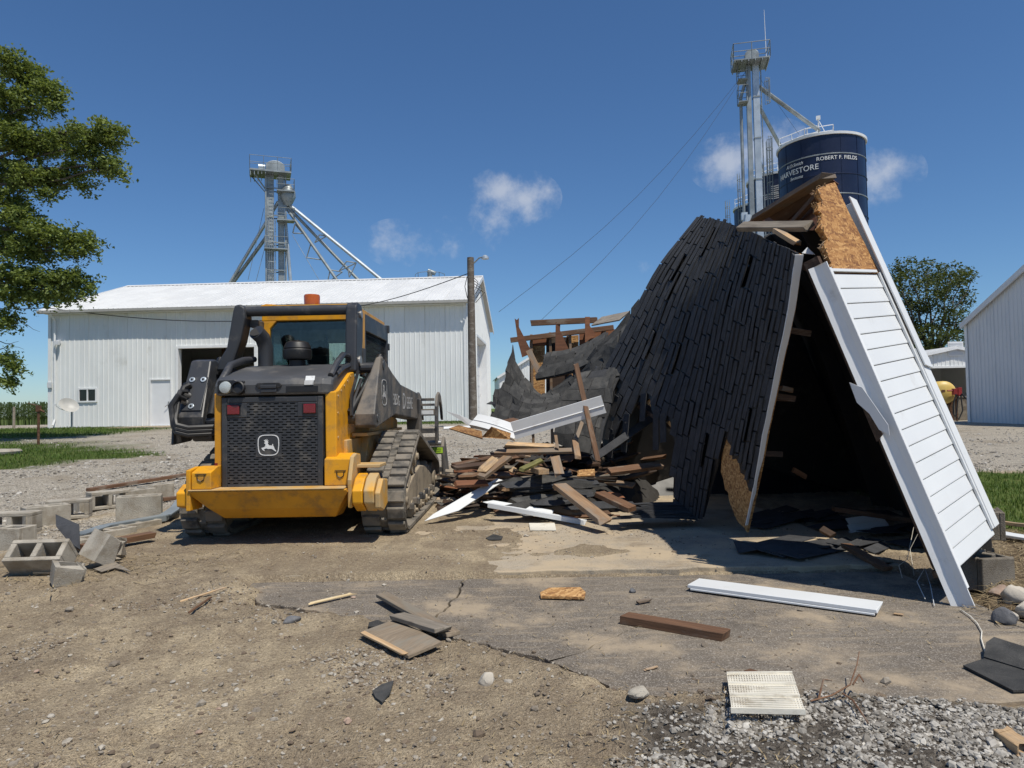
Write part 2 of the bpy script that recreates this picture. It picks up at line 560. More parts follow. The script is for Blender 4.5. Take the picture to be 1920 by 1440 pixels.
def mat_leaf(name, a, b, trans=.25, rough=.55):
    t = NT(name)
    g = t.n('ShaderNodeNewGeometry')
    at_ = t.n('ShaderNodeAttribute'); at_.attribute_name = 'tone'
    c = t.mix(at_.outputs['Fac'], a, b)
    t.fin(c, rough)
    t.b.inputs['Specular IOR Level'].default_value = .3
    tl = t.n('ShaderNodeBsdfTranslucent'); t.l(t.mix(.5, c, (.25, .3, .03)), tl.inputs[0])
    mx = t.n('ShaderNodeMixShader'); mx.inputs[0].default_value = trans
    t.l(t.b.outputs[0], mx.inputs[1]); t.l(tl.outputs[0], mx.inputs[2]); t.l(mx.outputs[0], t.o.inputs[0])
    return t.m


LEAF_A = mat_leaf('maple_leaf', (.075, .115, .030), (.26, .32, .09), .40)
LEAF_B = mat_leaf('far_tree_leaf', (.032, .048, .018), (.095, .12, .042))
CORN = mat_leaf('corn_leaf', (.025, .045, .014), (.075, .105, .03))
GRASS = mat_leaf('lawn_grass', (.045, .085, .014), (.12, .19, .032), .2)
STRAW = mat_leaf('dry_straw', (.20, .145, .08), (.42, .33, .19), .1)
BARK = mat_wood('bark', (.08, .065, .05), (.14, .115, .09), (.2, .18, .15), .2)


def mat_tone(name, a, b, rough=.9, bump=.4, bscale=90):
    t = NT(name)
    at_ = t.n('ShaderNodeAttribute'); at_.attribute_name = 'tone'
    v = t.co('Object')
    c = t.mix(at_.outputs['Fac'], a, b)
    n = t.noise(v, 45, 4)
    c = t.mix(t.ramp(n, .3, .75, 0, .5), c, mulc(a, .7))
    return t.fin(c, rough, t.bump(t.noise(v, bscale, 3), bump, .004))


STONE = mat_tone('crushed_limestone', (.14, .123, .10), (.56, .53, .475))
PEBBLE = mat_tone('soil_pebbles', (.16, .125, .09), (.47, .43, .36))
CLOD = mat_tone('soil_clods', (.13, .095, .065), (.25, .19, .13))
ROCK = mat_plain('field_rock', (.40, .36, .30), .85, 0, .25, 6, (.5, .46, .4), .3, 5, .5, 40)
ROCK_R = mat_plain('pink_field_rock', (.34, .24, .18), .85, 0, .25, 6, (.4, .34, .28), .3, 5, .5, 40)
ROCK_D = mat_plain('dark_field_rock', (.12, .12, .125), .8, 0, .3, 9, (.35, .34, .32), .35, 8, .5, 40)

# ================================================================== GROUND
SLAB_Z = 0.032


def terrain(x, y):
    x = np.asarray(x, float); y = np.asarray(y, float)
    left = .55 * sstep(8.0, 30.0, y) * (1 - sstep(2.0, 12.0, x))
    right = .10 * sstep(8, 25, y) * sstep(2.0, 12.0, x)
    z = left + right
    z = z + (fbm(x, y, .25, 3, 5) - .5) * .10 * sstep(7, 14, y)
    return z - .45 * sstep(45, 75, y) * (1 - sstep(-5, 10, x))


def GG(px, py, off=0.0):
    """ground point under photo pixel (px, py)"""
    z = 0.0
    for _ in range(14):
        p = ngr(px, py, min(z + off, EYE - .05))
        z = .5 * z + .5 * float(terrain(p.x, p.y))
    return p


def wpoly(pts):
    return np.array([(p.x, p.y) for p in (GG(a, b) for a, b in pts)])


def sdist(x, y, poly):
    """signed distance to a polygon, positive inside"""
    d = np.full(x.shape, 1e9); inside = np.zeros(x.shape, bool)
    n = len(poly)
    for i in range(n):
        ax, ay = poly[i]; bx, by = poly[(i + 1) % n]
        ex, ey = bx - ax, by - ay
        t = np.clip(((x - ax) * ex + (y - ay) * ey) / (ex * ex + ey * ey + 1e-12), 0, 1)
        d = np.minimum(d, np.hypot(x - ax - ex * t, y - ay - ey * t))
        c = ((ay > y) != (by > y))
        xi = ax + (y - ay) * ex / np.where(abs(ey) < 1e-9, 1e-9, ey)
        inside ^= c & (x < xi)
    return np.where(inside, d, -d)


Z_GRASS1 = wpoly([(-900, 822), (90, 803), (285, 801.5), (290, 806), (215, 815), (100, 820), (0, 824), (-900, 847)])
Z_GRASS2 = wpoly([(-900, 850), (0, 830), (75, 834), (150, 838), (240, 845), (306, 850), (290, 853), (200, 861), (100, 872), (0, 882), (-900, 935)])
Z_GRASS3 = np.array([(3.9, 5.9), (4.4, 5.6), (9, 5.4), (30, 6.0), (30, 10.8), (14, 10.9), (7, 10.4), (5.2, 10.3), (4.3, 8.5)])
Z_GRASS4 = np.array([(-12, 28.2), (-1.5, 27.8), (2.5, 28.5), (2.5, 31.2), (-12, 31.4)])
Z_GRAVELF = wpoly([(1165, 1322), (1500, 1330), (1925, 1324), (2300, 1322), (2300, 1900), (1120, 1900), (1190, 1420), (1172, 1360)])
Z_APRON = wpoly([(487, 1132), (640, 1152), (740, 1173), (880, 1202), (1027, 1235), (1113, 1270), (1162, 1308), (1500, 1316), (1925, 1311), (2260, 1310), (1835, 1128), (1835, 1060), (420, 1060)])
Z_STRAW = wpoly([(1790, 1130), (1855, 990), (2100, 1000), (2500, 1150), (2500, 1330), (2260, 1300)])
Z_GRAVELL = np.array([(-200, 4.9), (-5.3, 5.0), (-4.1, 5.9), (-4.05, 8.0), (-3.9, 12.3), (4.2, 12.6), (5.2, 10.6), (40, 11.5), (60, 60), (-200, 60)])
APRON = (-1.75, 2.47, 2.62, 4.70)
E_EDGE = [(480, 1130), (547, 1138), (630, 1151), (690, 1162), (740, 1175), (800, 1186), (880, 1202), (957, 1222), (1027, 1235)]
E_LINE = wpoly(E_EDGE)
SLAB = (-3.62, 2.52, 4.70, 11.6)


def zones(x, y):
    w = (fbm(x, y, 2.2, 4, 31) - .5)
    sc = np.clip(y / 8, .35, 4)
    g = np.maximum.reduce([sdist(x, y, Z_GRASS1), sdist(x, y, Z_GRASS2), sdist(x, y, Z_GRASS3), sdist(x, y, Z_GRASS4)]) + w * .7 * sc
    gf = sdist(x, y, Z_GRAVELF) + w * .35
    gl = sdist(x, y, Z_GRAVELL) + w * 1.6
    st = sdist(x, y, Z_STRAW) + w * .4
    far = sstep(52, 62, y)
    grass = np.maximum(sstep(-.08, .12, g / np.sqrt(sc)), far)
    return grass, sstep(-.10, .10, gf), sstep(-.45, .45, gl), sstep(-.15, .15, st)


def ground_z(x, y, detail=True):
    x = np.asarray(x, float); y = np.asarray(y, float)
    z = terrain(x, y)
    near = 1 - sstep(9, 16, y)
    ap = sdist(x, y, Z_APRON) + (fbm(x, y, 5, 4, 77) - .5) * .22
    inslab = np.minimum.reduce([x - SLAB[0], SLAB[1] - x, y - SLAB[2], SLAB[3] - y])
    z = z + near * ((fbm(x, y, 1.1, 4, 3) - .5) * .07 + .012)
    if detail:
        z = z + near * ((fbm(x, y, 9, 4, 9, .6) - .5) * .034 + (fbm(x, y, 34, 2, 19) - .5) * .024)
        # crawler tread prints
        for (cx, ang, ph) in ((-1.15, .42, 0.), (-.35, .50, .4), (.42, .16, .1)):
            c, s_ = math.cos(ang), math.sin(ang)
            uu = (x - cx) * c - (y - 3.0) * s_; vv = (x - cx) * s_ + (y - 3.0) * c
            band = np.exp(-(uu / .19) ** 4) * (1 - sstep(.9, 1.6, np.abs(vv)))
            z = z + band * (np.abs(((vv * 7.5 + ph) % 1) - .5) - .25) * .045 * sstep(.25, .6, fbm(x, y, 2, 2, 55))
    # the concrete apron lies at 0: soil sinks under it where it is swept bare and laps over it elsewhere
    z = np.where(near > 0, z - .075 * sstep(-.05, .06, ap) , z)
    # soil heaped over the left part of the slab and against its front edge
    rag = (fbm(x, y, 2.5, 4, 91) - .5) * .9
    lft = 1 - sstep(-1.1, .5, x + rag * 1.5)
    lft = np.maximum(lft, .62 * sstep(.60, .72, fbm(x, y, 1.9, 4, 95)))
    fine = z - terrain(x, y)
    z = np.where(inslab > -.03, SLAB_Z + np.clip((lft - .5) * .05, -.05, .014) + np.maximum(fine * .4, -.006), z)
    lft = np.clip(lft * 2 - .6, 0, 1)
    rampz = SLAB_Z * 1.1 * lft * sstep(-.75, -.03, inslab)
    z = np.where((inslab <= -.03) & (near > .5), z + rampz, z)
    inap = (x > APRON[0] - .1) & (x < APRON[1] + .1) & (y > APRON[2] - .1) & (y < APRON[3] + .1)
    z = np.where(inap & (ap < -.05), np.maximum(z, .006 + fine * .25), z)
    # crumbled gap along the broken left edge of the apron
    d = np.full(x.shape, 1e9)
    for (ax, ay), (bx, by) in zip(E_LINE[:-1], E_LINE[1:]):
        ex, ey = bx - ax, by - ay
        tt = np.clip(((x - ax) * ex + (y - ay) * ey) / (ex * ex + ey * ey), 0, 1)
        d = np.minimum(d, np.hypot(x - ax - ex * tt, y - ay - ey * tt))
    d = np.maximum(0, d + (fbm(x, y, 16, 3, 99) - .5) * .05)
    z = z - .065 * np.exp(-(d / .030) ** 2) * sstep(.38, .58, fbm(x, y, 2.6, 3, 97))
    return z


def build_ground():
    def grow(a, b, n, p=2.6):
        return a + (b - a) * np.linspace(0, 1, n + 1)[1:] ** p
    xs = np.concatenate([-8 - (grow(0, 1500, 42, 3.2))[::-1], np.arange(-8, 8.001, .036), 8 + grow(0, 1500, 42, 3.2)])
    ys = np.concatenate([[-60, -30, -12, -5, -2, 0, .8, 1.3], np.arange(1.6, 7.5, .030), np.arange(7.5, 16, .09), 16 + grow(0, 2500, 62, 3.0)])
    X, Y = np.meshgrid(xs, ys)
    Zs = ground_z(X, Y)
    nx, ny = len(xs), len(ys)
    V = np.stack([X, Y, Zs], -1).reshape(-1, 3)
    i = np.arange(nx * ny).reshape(ny, nx)
    Fq = np.stack([i[:-1, :-1], i[:-1, 1:], i[1:, 1:], i[1:, :-1]], -1).reshape(-1, 4)
    me = fast_mesh('ground', V, Fq)
    gr, gf, gl, st = zones(X, Y)
    for nm, a in (('grass', gr), ('gravel_front', gf), ('gravel_drive', gl), ('straw', st)):
        at_ = me.attributes.new(nm, 'FLOAT', 'POINT'); at_.data.foreach_set('value', a.reshape(-1).astype(np.float32))
    me.shade_smooth()
    t = NT('yard_soil')
    v = t.co('World')
    big = t.noise(v, .9, 6, .6)
    mid = t.noise(v, 5, 6, .62)
    fine = t.noise(v, 42, 4, .65)
    vf = t.noise(v, 160, 3, .6)
    drag = t.noise(t.co('World', (3.2, .9, 1), (0, 0, .6)), 1.6, 7, .65)
    soil = t.mix(t.ramp(big, .36, .62), (.36, .285, .19), (.64, .52, .345))
    soil = t.mix(t.ramp(t.noise(v, .62, 6, .66), .50, .63, 0, .72), soil, (.24, .19, .138))
    soil = t.mix(t.ramp(drag, .45, .62, 0, .6), soil, (.30, .24, .17))
    soil = t.mix(t.ramp(mid, .42, .66, 0, .6), soil, (.29, .225, .155))
    soil = t.mix(t.ramp(fine, .5, .7, 0, .7), soil, (.56, .46, .325))
    soil = t.mix(t.ramp(vf, .54, .68, 0, .7), soil, (.085, .062, .043))
    soil = t.mix(t.ramp(t.noise(v, 88, 5, .72), .44, .60, 0, .5), soil, (.19, .145, .098))
    soil = t.mix(t.ramp(t.noise(v, 19, 6, .7), .52, .66, 0, .45), soil, (.22, .17, .118))
    soil = t.mix(t.ramp(t.noise(v, 120, 3, .7), .60, .70, 0, .75), soil, (.62, .52, .38))
    vo = t.n('ShaderNodeTexVoronoi'); vo.inputs['Scale'].default_value = 52; t.l(v, vo.inputs['Vector'])
    sp = t.n('ShaderNodeSeparateColor'); t.l(vo.outputs['Color'], sp.inputs[0])
    grav = t.mix(sp.outputs[0], (.45, .39, .305), (.82, .745, .62))
    grav = t.mix(t.ramp(vo.outputs['Distance'], .35, .8, 0, .55), grav, (.15, .13, .105))
    grav = t.mix(t.ramp(t.noise(v, .55, 7, .66), .5, .64, 0, .7), grav, (.40, .335, .25))
    grav = t.mix(t.ramp(t.noise(v, 1.4, 5, .6), .56, .7, 0, .6), grav, (.215, .175, .125))
    gfc = t.mix(sp.outputs[1], (.055, .045, .035), (.20, .175, .145))
    gcol = t.mix(t.ramp(t.noise(v, 3, 5), .35, .65), (.075, .115, .022), (.13, .165, .042))
    gcol = t.mix(t.ramp(t.noise(v, 11, 4), .55, .75, 0, .6), gcol, (.2, .17, .085))
    stc = t.mix(t.ramp(t.noise(v, 14, 5), .4, .7), (.15, .108, .066), (.28, .21, .13))
    c = t.mix(t.attr('gravel_drive'), soil, grav)
    c = t.mix(t.attr('gravel_front'), c, gfc)
    c = t.mix(t.attr('straw'), c, stc)
    c = t.mix(t.attr('grass'), c, gcol)
    h = t.math('ADD', t.math('MULTIPLY', fine, .6), t.math('MULTIPLY', vf, .35))
    hv = t.math('MULTIPLY', vo.outputs['Distance'], t.math('MULTIPLY', t.attr('gravel_drive'), -.9))
    m = t.fin(c, .95, t.bump(t.math('ADD', h, hv), 1.0, .042), 0, .15)
    o = obj('ground', me, m)
    tag(o, kind='structure')
    return o


def fast_mesh(name, V, F):
    V = np.asarray(V, np.float32); F = np.asarray(F, np.int32)
    me = bpy.data.meshes.new(name)
    k = F.shape[1]
    me.vertices.add(len(V)); me.vertices.foreach_set('co', V.reshape(-1))
    me.loops.add(F.size); me.loops.foreach_set('vertex_index', F.reshape(-1))
    me.polygons.add(len(F)); me.polygons.foreach_set('loop_start', np.arange(0, F.size, k, dtype=np.int32))
    me.update(calc_edges=True)
    me.shade_flat()
    return me


build_ground()


def mat_slab(name, a, b, dust, dust_amt, stain):
    t = NT(name)
    v = t.co('World')
    c = t.mix(t.ramp(t.noise(v, 1.3, 6, .6), .35, .65), a, b)
    agg = t.n('ShaderNodeTexVoronoi'); agg.inputs['Scale'].default_value = 230; t.l(v, agg.inputs['Vector'])
    sp = t.n('ShaderNodeSeparateColor'); t.l(agg.outputs['Color'], sp.inputs[0])
    c = t.mix(t.ramp(sp.outputs[0], .72, .9, 0, .55), c, (.42, .38, .33))
    c = t.mix(t.ramp(sp.outputs[1], .8, .95, 0, .5), c, (.06, .05, .045))
    c = t.mix(t.ramp(t.noise(v, 2.6, 8, .68), .52, .68, 0, .75), c, stain)
    d = t.ramp(t.noise(v, 1.7, 8, .66), .66 - dust_amt * .4, .82 - dust_amt * .35, 0, .92)
    d2 = t.ramp(t.noise(t.co('World', (1.2, 9, 1)), 2.0, 6, .65), .48, .68, 0, dust_amt)
    c = t.mix(t.math('MAXIMUM', d, d2), c, dust)
    c = t.mix(t.ramp(t.noise(v, 21, 5, .7), .6, .72, 0, .6), c, mulc(dust, .45))
    return t.fin(c, .92, t.bump(t.math('ADD', sp.outputs[0], t.noise(v, 60, 3)), .28, .006), 0, .2)


APRON_M = mat_slab('worn_apron_concrete', (.13, .111, .09), (.175, .15, .12), (.36, .29, .205), .45, (.088, .075, .062))
SLAB_M = mat_slab('dirty_garage_slab', (.31, .26, .195), (.40, .34, .255), (.45, .36, .245), .6, (.19, .148, .104))


def jag(pts, amp, step, seed):
    """subdivide a 2D polyline and roughen it"""
    r = random.Random(seed); out = []
    for (a, b) in zip(pts[:-1], pts[1:]):
        a = Vector(a); b = Vector(b); L = (b - a).length; n = max(1, int(L / step)); nrm = Vector((-(b - a).y, (b - a).x)) / max(L, 1e-6)
        for k in range(n):
            out.append(a.lerp(b, k / n) + (nrm * r.uniform(-amp, amp) if (k or len(out)) else Vector((0, 0))))
    out.append(Vector(pts[-1]))
    return out


def build_slabs():
    ap = empty('driveway_apron'); tag(ap, kind='structure')
    g = lambda *q: [Vector((p.x, p.y)) for p in (ngr(a, b) for a, b in q)]
    c1 = g((878, 1070), (866, 1090), (862, 1110), (836, 1140), (812, 1160), (800, 1176))
    c1[0].y = APRON[3] - .05
    c1 += g((800, 1186))
    c2 = g((1030, 1240), (1047, 1237), (1085, 1222), (1130, 1203), (1200, 1172), (1290, 1148), (1345, 1128)) + [Vector((1.75, 4.12)), Vector((2.47, 4.22))]
    C1 = jag(c1, .012, .05, 1); C2 = jag(c2, .012, .05, 2)
    x0, x1, y0, y1 = APRON; y1 -= .05
    off = lambda P, dx, dy: [Vector((p.x + dx, p.y + dy)) for p in P]
    front = lambda a, b, s: jag([(a, y0), (b, y0)], .012, .08, s)
    E1 = jag(g(*E_EDGE[:6]), .018, .05, 7); E2 = jag(g(*E_EDGE[5:], (1030, 1240)), .018, .05, 8); E3 = jag(g((1030, 1240), (1113, 1270), (1162, 1306)) , .018, .05, 9)
    back = lambda a, b, s: jag([(a, y1), (b, y1)], .014, .06, s)
    A = back(x0, C1[0].x - .006, 11)[:-1] + off(C1[:-1], -.006, 0) + off(E1[::-1], 0, .02)
    B = off(C1[:-1], .006, 0) + off(E2[1:], 0, .02) + off(C2, -.004, .006) + back(x1, C1[0].x + .006, 12)[:-1]
    D = off(C2[::-1], .004, -.006) + E3 + front(.42, x1, 3) + [Vector((x1 + .04, y0 + .02))]
    for P in (A, B, D):
        mb = MB()
        mb.prism([(p.x, p.y) for p in P], 'z', -.10, random.uniform(-.004, .003))
        mb.build('slab_panel', APRON_M, ap, bevel=.006)
    fl = empty('garage_floor'); tag(fl, kind='structure')
    x0, x1, y0, y1 = SLAB
    for k, (a, b) in enumerate(((x0, -.6), (-.594, x1))):
        edge = [Vector((a + (b - a) * j / 90, y0 - .015 + .10 * max(0, float(fbm(np.array([a + (b - a) * j / 90]), np.array([k * 5.]), 5.0, 4, 61, .7)[0]) - .36))) for j in range(91)]
        mb = MB(); mb.prism([(p.x, p.y) for p in edge] + [(b, y1), (a, y1)], 'z', -.10, SLAB_Z + (0 if k else .003))
        mb.build('slab_panel', SLAB_M, fl, bevel=.008)
    sk = bpy.data.objects


build_slabs()


def surf(x, y):
    """height of the walkable surface at (x, y)"""
    z = float(ground_z(np.array([x]), np.array([y]))[0])
    if APRON[0] < x < APRON[1] and APRON[2] < y < APRON[3]: z = max(z, 0.0)
    if SLAB[0] < x < SLAB[1] and SLAB[2] < y < SLAB[3]: z = max(z, SLAB_Z)
    return z


def surf_np(x, y):
    z = ground_z(x, y)
    z = np.where((x > APRON[0]) & (x < APRON[1]) & (y > APRON[2]) & (y < APRON[3]), np.maximum(z, 0), z)
    return np.where((x > SLAB[0]) & (x < SLAB[1]) & (y > SLAB[2]) & (y < SLAB[3]), np.maximum(z, SLAB_Z), z)


# ------------------------------------------------------------------ scattered small stuff
ICO = None


def ico():
    bm = bmesh.new(); bmesh.ops.create_icosphere(bm, subdivisions=1, radius=1)
    V = np.array([v.co[:] for v in bm.verts]); F = np.array([[v.index for v in f.verts] for f in bm.faces]); bm.free()
    return V, F


def scatter(name, P, size, mat, seed, flat=.6, parent=None, sink=.3):
    """many small angular stones as one mesh"""
    r = np.random.default_rng(seed)
    V0, F0 = ico(); n = len(P)
    q = r.normal(size=(n, 4)); q /= np.linalg.norm(q, axis=1)[:, None]
    w, x, y, z = q.T
    Rm = np.stack([1 - 2 * (y * y + z * z), 2 * (x * y - z * w), 2 * (x * z + y * w), 2 * (x * y + z * w), 1 - 2 * (x * x + z * z), 2 * (y * z - x * w), 2 * (x * z - y * w), 2 * (y * z + x * w), 1 - 2 * (x * x + y * y)], -1).reshape(n, 3, 3)
    J = V0[None] * (1 + r.uniform(-.38, .38, (n, len(V0), 1)))
    J = J * r.uniform(.55, 1.1, (n, 1, 3))
    W = np.einsum('nij,nkj->nki', Rm, J)
    W[:, :, 2] *= flat
    W = W * size[:, None, None]
    W = W + P[:, None, :]
    W[:, :, 2] += (size * flat * (1 - 2 * sink) * .5)[:, None]
    F = (F0[None] + (np.arange(n) * len(V0))[:, None, None]).reshape(-1, 3)
    me = fast_mesh(name, W.reshape(-1, 3), F)
    tone = np.repeat(r.uniform(0, 1, n) ** 1.2, len(V0)).astype(np.float32)
    a = me.attributes.new('tone', 'FLOAT', 'POINT'); a.data.foreach_set('value', tone)
    return obj(name, me, mat, parent)


def blades(name, P, h, wd, mat, seed, lean=.5, flatl=False, per=1):
    """thin bent triangles: grass blades or straws"""
    r = np.random.default_rng(seed); n = len(P)
    a = r.uniform(0, 2 * np.pi, n)
    d = np.stack([np.cos(a), np.sin(a), np.zeros(n)], -1); s = np.stack([-np.sin(a), np.cos(a), np.zeros(n)], -1)
    hh = h * r.uniform(.5, 1.25, n)
    le = r.uniform(.1, 1, n) * lean
    up = np.array([0, 0, 1.0])
    if flatl:
        t1 = P + d * (hh * .5)[:, None] + up * .004 * r.uniform(0, 2, n)[:, None]
        t2 = P + d * hh[:, None] + s * (hh * r.uniform(-.15, .15, n))[:, None] + up * (r.uniform(0, .012, n))[:, None]
    else:
        t1 = P + up * (hh * .55)[:, None] + d * (hh * le * .25)[:, None]
        t2 = P + up * (hh * (1 - le * .3))[:, None] + d * (hh * le)[:, None]
    w = s * (wd * r.uniform(.6, 1.3, n))[:, None]
    V = np.stack([P - w, P + w, t1 + w * .8, t1 - w * .8, t2], 1)
    i = np.arange(n)[:, None] * 5
    T = np.concatenate([i + np.array([[0, 1, 2]]), i + np.array([[0, 2, 3]]), i + np.array([[3, 2, 4]])], 0)
    me = fast_mesh(name, V.reshape(-1, 3), T)
    tone = np.repeat(r.uniform(0, 1, n), 5).astype(np.float32)
    at_ = me.attributes.new('tone', 'FLOAT', 'POINT'); at_.data.foreach_set('value', tone)
    return obj(name, me, mat)


def pts_in(n, x0, x1, y0, y1, wfun, seed, persp=True):
    """random ground points; with persp the density falls off with distance as the photo shows them"""
    r = np.random.default_rng(seed)
    x = r.uniform(x0, x1, n * 3)
    if persp:
        y = 1 / (1 / y0 + (1 / y1 - 1 / y0) * r.uniform(0, 1, n * 3))
        k = y / y1
        x = x0 * k + (x1 - x0) * k * r.uniform(0, 1, n * 3)
    else:
        y = r.uniform(y0, y1, n * 3)
    keep = r.uniform(0, 1, n * 3) < wfun(x, y)
    x, y = x[keep][:n], y[keep][:n]
    return np.stack([x, y, surf_np(x, y)], -1)


def build_scatter():
    apron_in = lambda x, y: sstep(-.06, .06, sdist(x, y, Z_APRON))
    def w_front(x, y): return zones(x, y)[1] * (.12 + .88 * sstep(.42, .6, fbm(x, y, 2.5, 3, 41)))
    P = pts_in(26000, -.3, 2.9, 1.75, 2.66, w_front, 1, False)
    tag(scatter('gravel', P, RNG.gamma(1.9, .0021, len(P)) + .0022, STONE, 1, .7), 'coarse pale crushed gravel in front of the concrete apron', 'gravel', kind='stuff')
    def w_drive(x, y): return zones(x, y)[2] * (1 - zones(x, y)[0]) * sstep(.3, .6, fbm(x, y, 1.2, 3, 43))
    P = pts_in(26000, -26, 18, 4.8, 24, w_drive, 2)
    tag(scatter('drive_gravel', P, (RNG.gamma(1.8, .0042, len(P)) + .005) * np.clip(P[:, 1] / 9, .8, 1.6), STONE, 2), 'loose white gravel spread over the farm drive', 'gravel', kind='stuff')
    def w_soil(x, y):
        g = zones(x, y)
        return (1 - g[1]) * (1 - g[2]) * (1 - .93 * apron_in(x, y)) * (.11 + .89 * sstep(.53, .68, fbm(x, y, 1.6, 4, 47)))
    P = pts_in(26000, -5.5, 4.0, 1.7, 6.2, w_soil, 3)
    tag(scatter('pebbles', P, RNG.gamma(1.5, .0024, len(P)) + .0018, PEBBLE, 3, .7), 'small pale pebbles and chips in the bare soil', 'pebbles', kind='stuff')
    P = pts_in(8000, -5.5, 4.0, 1.7, 6.5, w_soil, 4)
    tag(scatter('soil_clods', P, RNG.gamma(1.4, .003, len(P)) + .002, CLOD, 4, .5), 'brown crumbled soil clods on the bare yard', 'soil', kind='stuff')
    def w_chip(x, y): return (.06 + .94 * sstep(.52, .7, fbm(x, y, 1.3, 4, 53))) * (1 - zones(x, y)[0])
    P = pts_in(1100, -5.5, 4.8, 1.9, 8.0, w_chip, 5); P[:, 2] += .005
    tag(blades('wood_splinters', P, .035, .0019, STRAW, 5, flatl=True), 'scattered straw-coloured splinters and wood chips on the ground', 'splinters', kind='stuff')
    # straw mulch on the right and by the left blocks
    def w_st(x, y): return zones(x, y)[3] * (1 - zones(x, y)[0])
    P = pts_in(5200, 2.3, 7.0, 2.6, 6.2, w_st, 6, False); P[:, 2] += .012
    tag(blades('straw_mulch', P, .14, .0026, STRAW, 6, flatl=True), 'dry brown straw mulch beside the right concrete blocks', 'straw', kind='stuff')
    def w_l(x, y): return np.exp(-(((x + 3.0) / .75) ** 2 + ((y - 5.0) / .38) ** 2)) * 1.0
    P = pts_in(1700, -5, -1.4, 4.0, 6.0, w_l, 7, False); P[:, 2] += .01
    tag(blades('shredded_insulation', P, .10, .003, STRAW, 7, flatl=True), 'tangled tan shreds on the soil by the left blocks', 'shreds', kind='stuff')
    # lawns
    def w_g(x, y): return zones(x, y)[0]
    P = pts_in(30000, 3.9, 12.5, 5.2, 11.0, w_g, 8, False); P[:, 2] -= .01
    tag(blades('lawn_grass', P, .075, .0038, GRASS, 8, .7), 'bright green mown lawn to the right of the wreck', 'grass', kind='stuff')
    P = pts_in(26000, -30, -6, 12.5, 22.5, w_g, 9, False); P[:, 2] -= .01
    tag(blades('lawn_grass', P, .085, .007, GRASS, 9, .7), 'green lawn strip left of the gravel drive', 'grass', kind='stuff')
    P = pts_in(22000, -40, 3, 22, 33.5, w_g, 10, False); P[:, 2] -= .01
    tag(blades('lawn_grass', P, .10, .011, GRASS, 10, .7), 'green grass strip along the foot of the white barn', 'grass', kind='stuff')


build_scatter()

# ================================================================== METAL BUILDINGS
def rib_profile(x0, x1, pitch=.2286, rib=.019, minor=True):
    """cross-section of ribbed sheet from x0 to x1 (ribs stay in phase with x = 0)"""
    pts = [(x0, 0)]
    k = math.floor(x0 / pitch) - 1
    while k * pitch < x1 + pitch:
        c = k * pitch
        segs = [(c - .030, 0), (c - .013, -rib), (c + .013, -rib), (c + .030, 0)]
        if minor:
            for m in (1 / 3, 2 / 3):
                d = c + pitch * m
                segs += [(d - .010, 0), (d - .004, -.004), (d + .004, -.004), (d + .010, 0)]
        for p in segs:
            if x0 + .001 < p[0] < x1 - .001: pts.append(p)
        k += 1
    pts.append((x1, 0))
    return pts


def sheet(name, mat, parent, x0, x1, z0, z1, M=None, rib=.019, pitch=.2286, minor=True, back=.012):
    """one ribbed steel sheet standing in local xz, ribs towards -y; z0, z1 may be functions of x"""
    f0 = z0 if callable(z0) else (lambda x: z0); f1 = z1 if callable(z1) else (lambda x: z1)
    pr = rib_profile(x0 + .0015, x1 - .0015, pitch, rib, minor)
    n = len(pr); vs = []
    for (x, y) in pr: vs += [(x, y, f0(x)), (x, y, f1(x))]
    for (x, y) in pr: vs += [(x, back, f0(x)), (x, back, f1(x))]
    fs = []
    for i in range(n - 1):
        a = 2 * i; b = 2 * (n + i)
        fs += [(a, a + 2, a + 3, a + 1), (b, b + 1, b + 3, b + 2), (a + 1, a + 3, b + 3, b + 1), (a, b, b + 2, a + 2)]
    fs += [(0, 1, 2 * n + 1, 2 * n), (2 * n - 2, 4 * n - 2, 4 * n - 1, 2 * n - 1)]
    return MB().add(vs, fs).build(name, mat, parent, M=M)


def sheets(parent, name, mat, x0, x1, z0, z1, holes=(), M=None, sw=.9144, **kw):
    """a wall of sheets with rectangular openings (xa, xb, za, zb)"""
    cuts = {x0, x1}
    k = math.ceil(x0 / sw)
    while k * sw < x1:
        cuts.add(k * sw); k += 1
    for h in holes: cuts |= {max(x0, h[0]), min(x1, h[1])}
    cuts = sorted(cuts)
    for a, b in zip(cuts[:-1], cuts[1:]):
        if b - a < .02: continue
        m = (a + b) / 2; segs = [(z0, z1)]
        for h in holes:
            if h[0] < m < h[1]:
                new = []
                for (p, q) in segs:
                    top = q(m) if callable(q) else q
                    if h[2] > p + .02: new.append((p, h[2]))
                    if h[3] < top - .02: new.append((h[3], q))
                segs = new
        for (p, q) in segs:
            sheet(name, mat, parent, a, b, p, q, M, **kw)


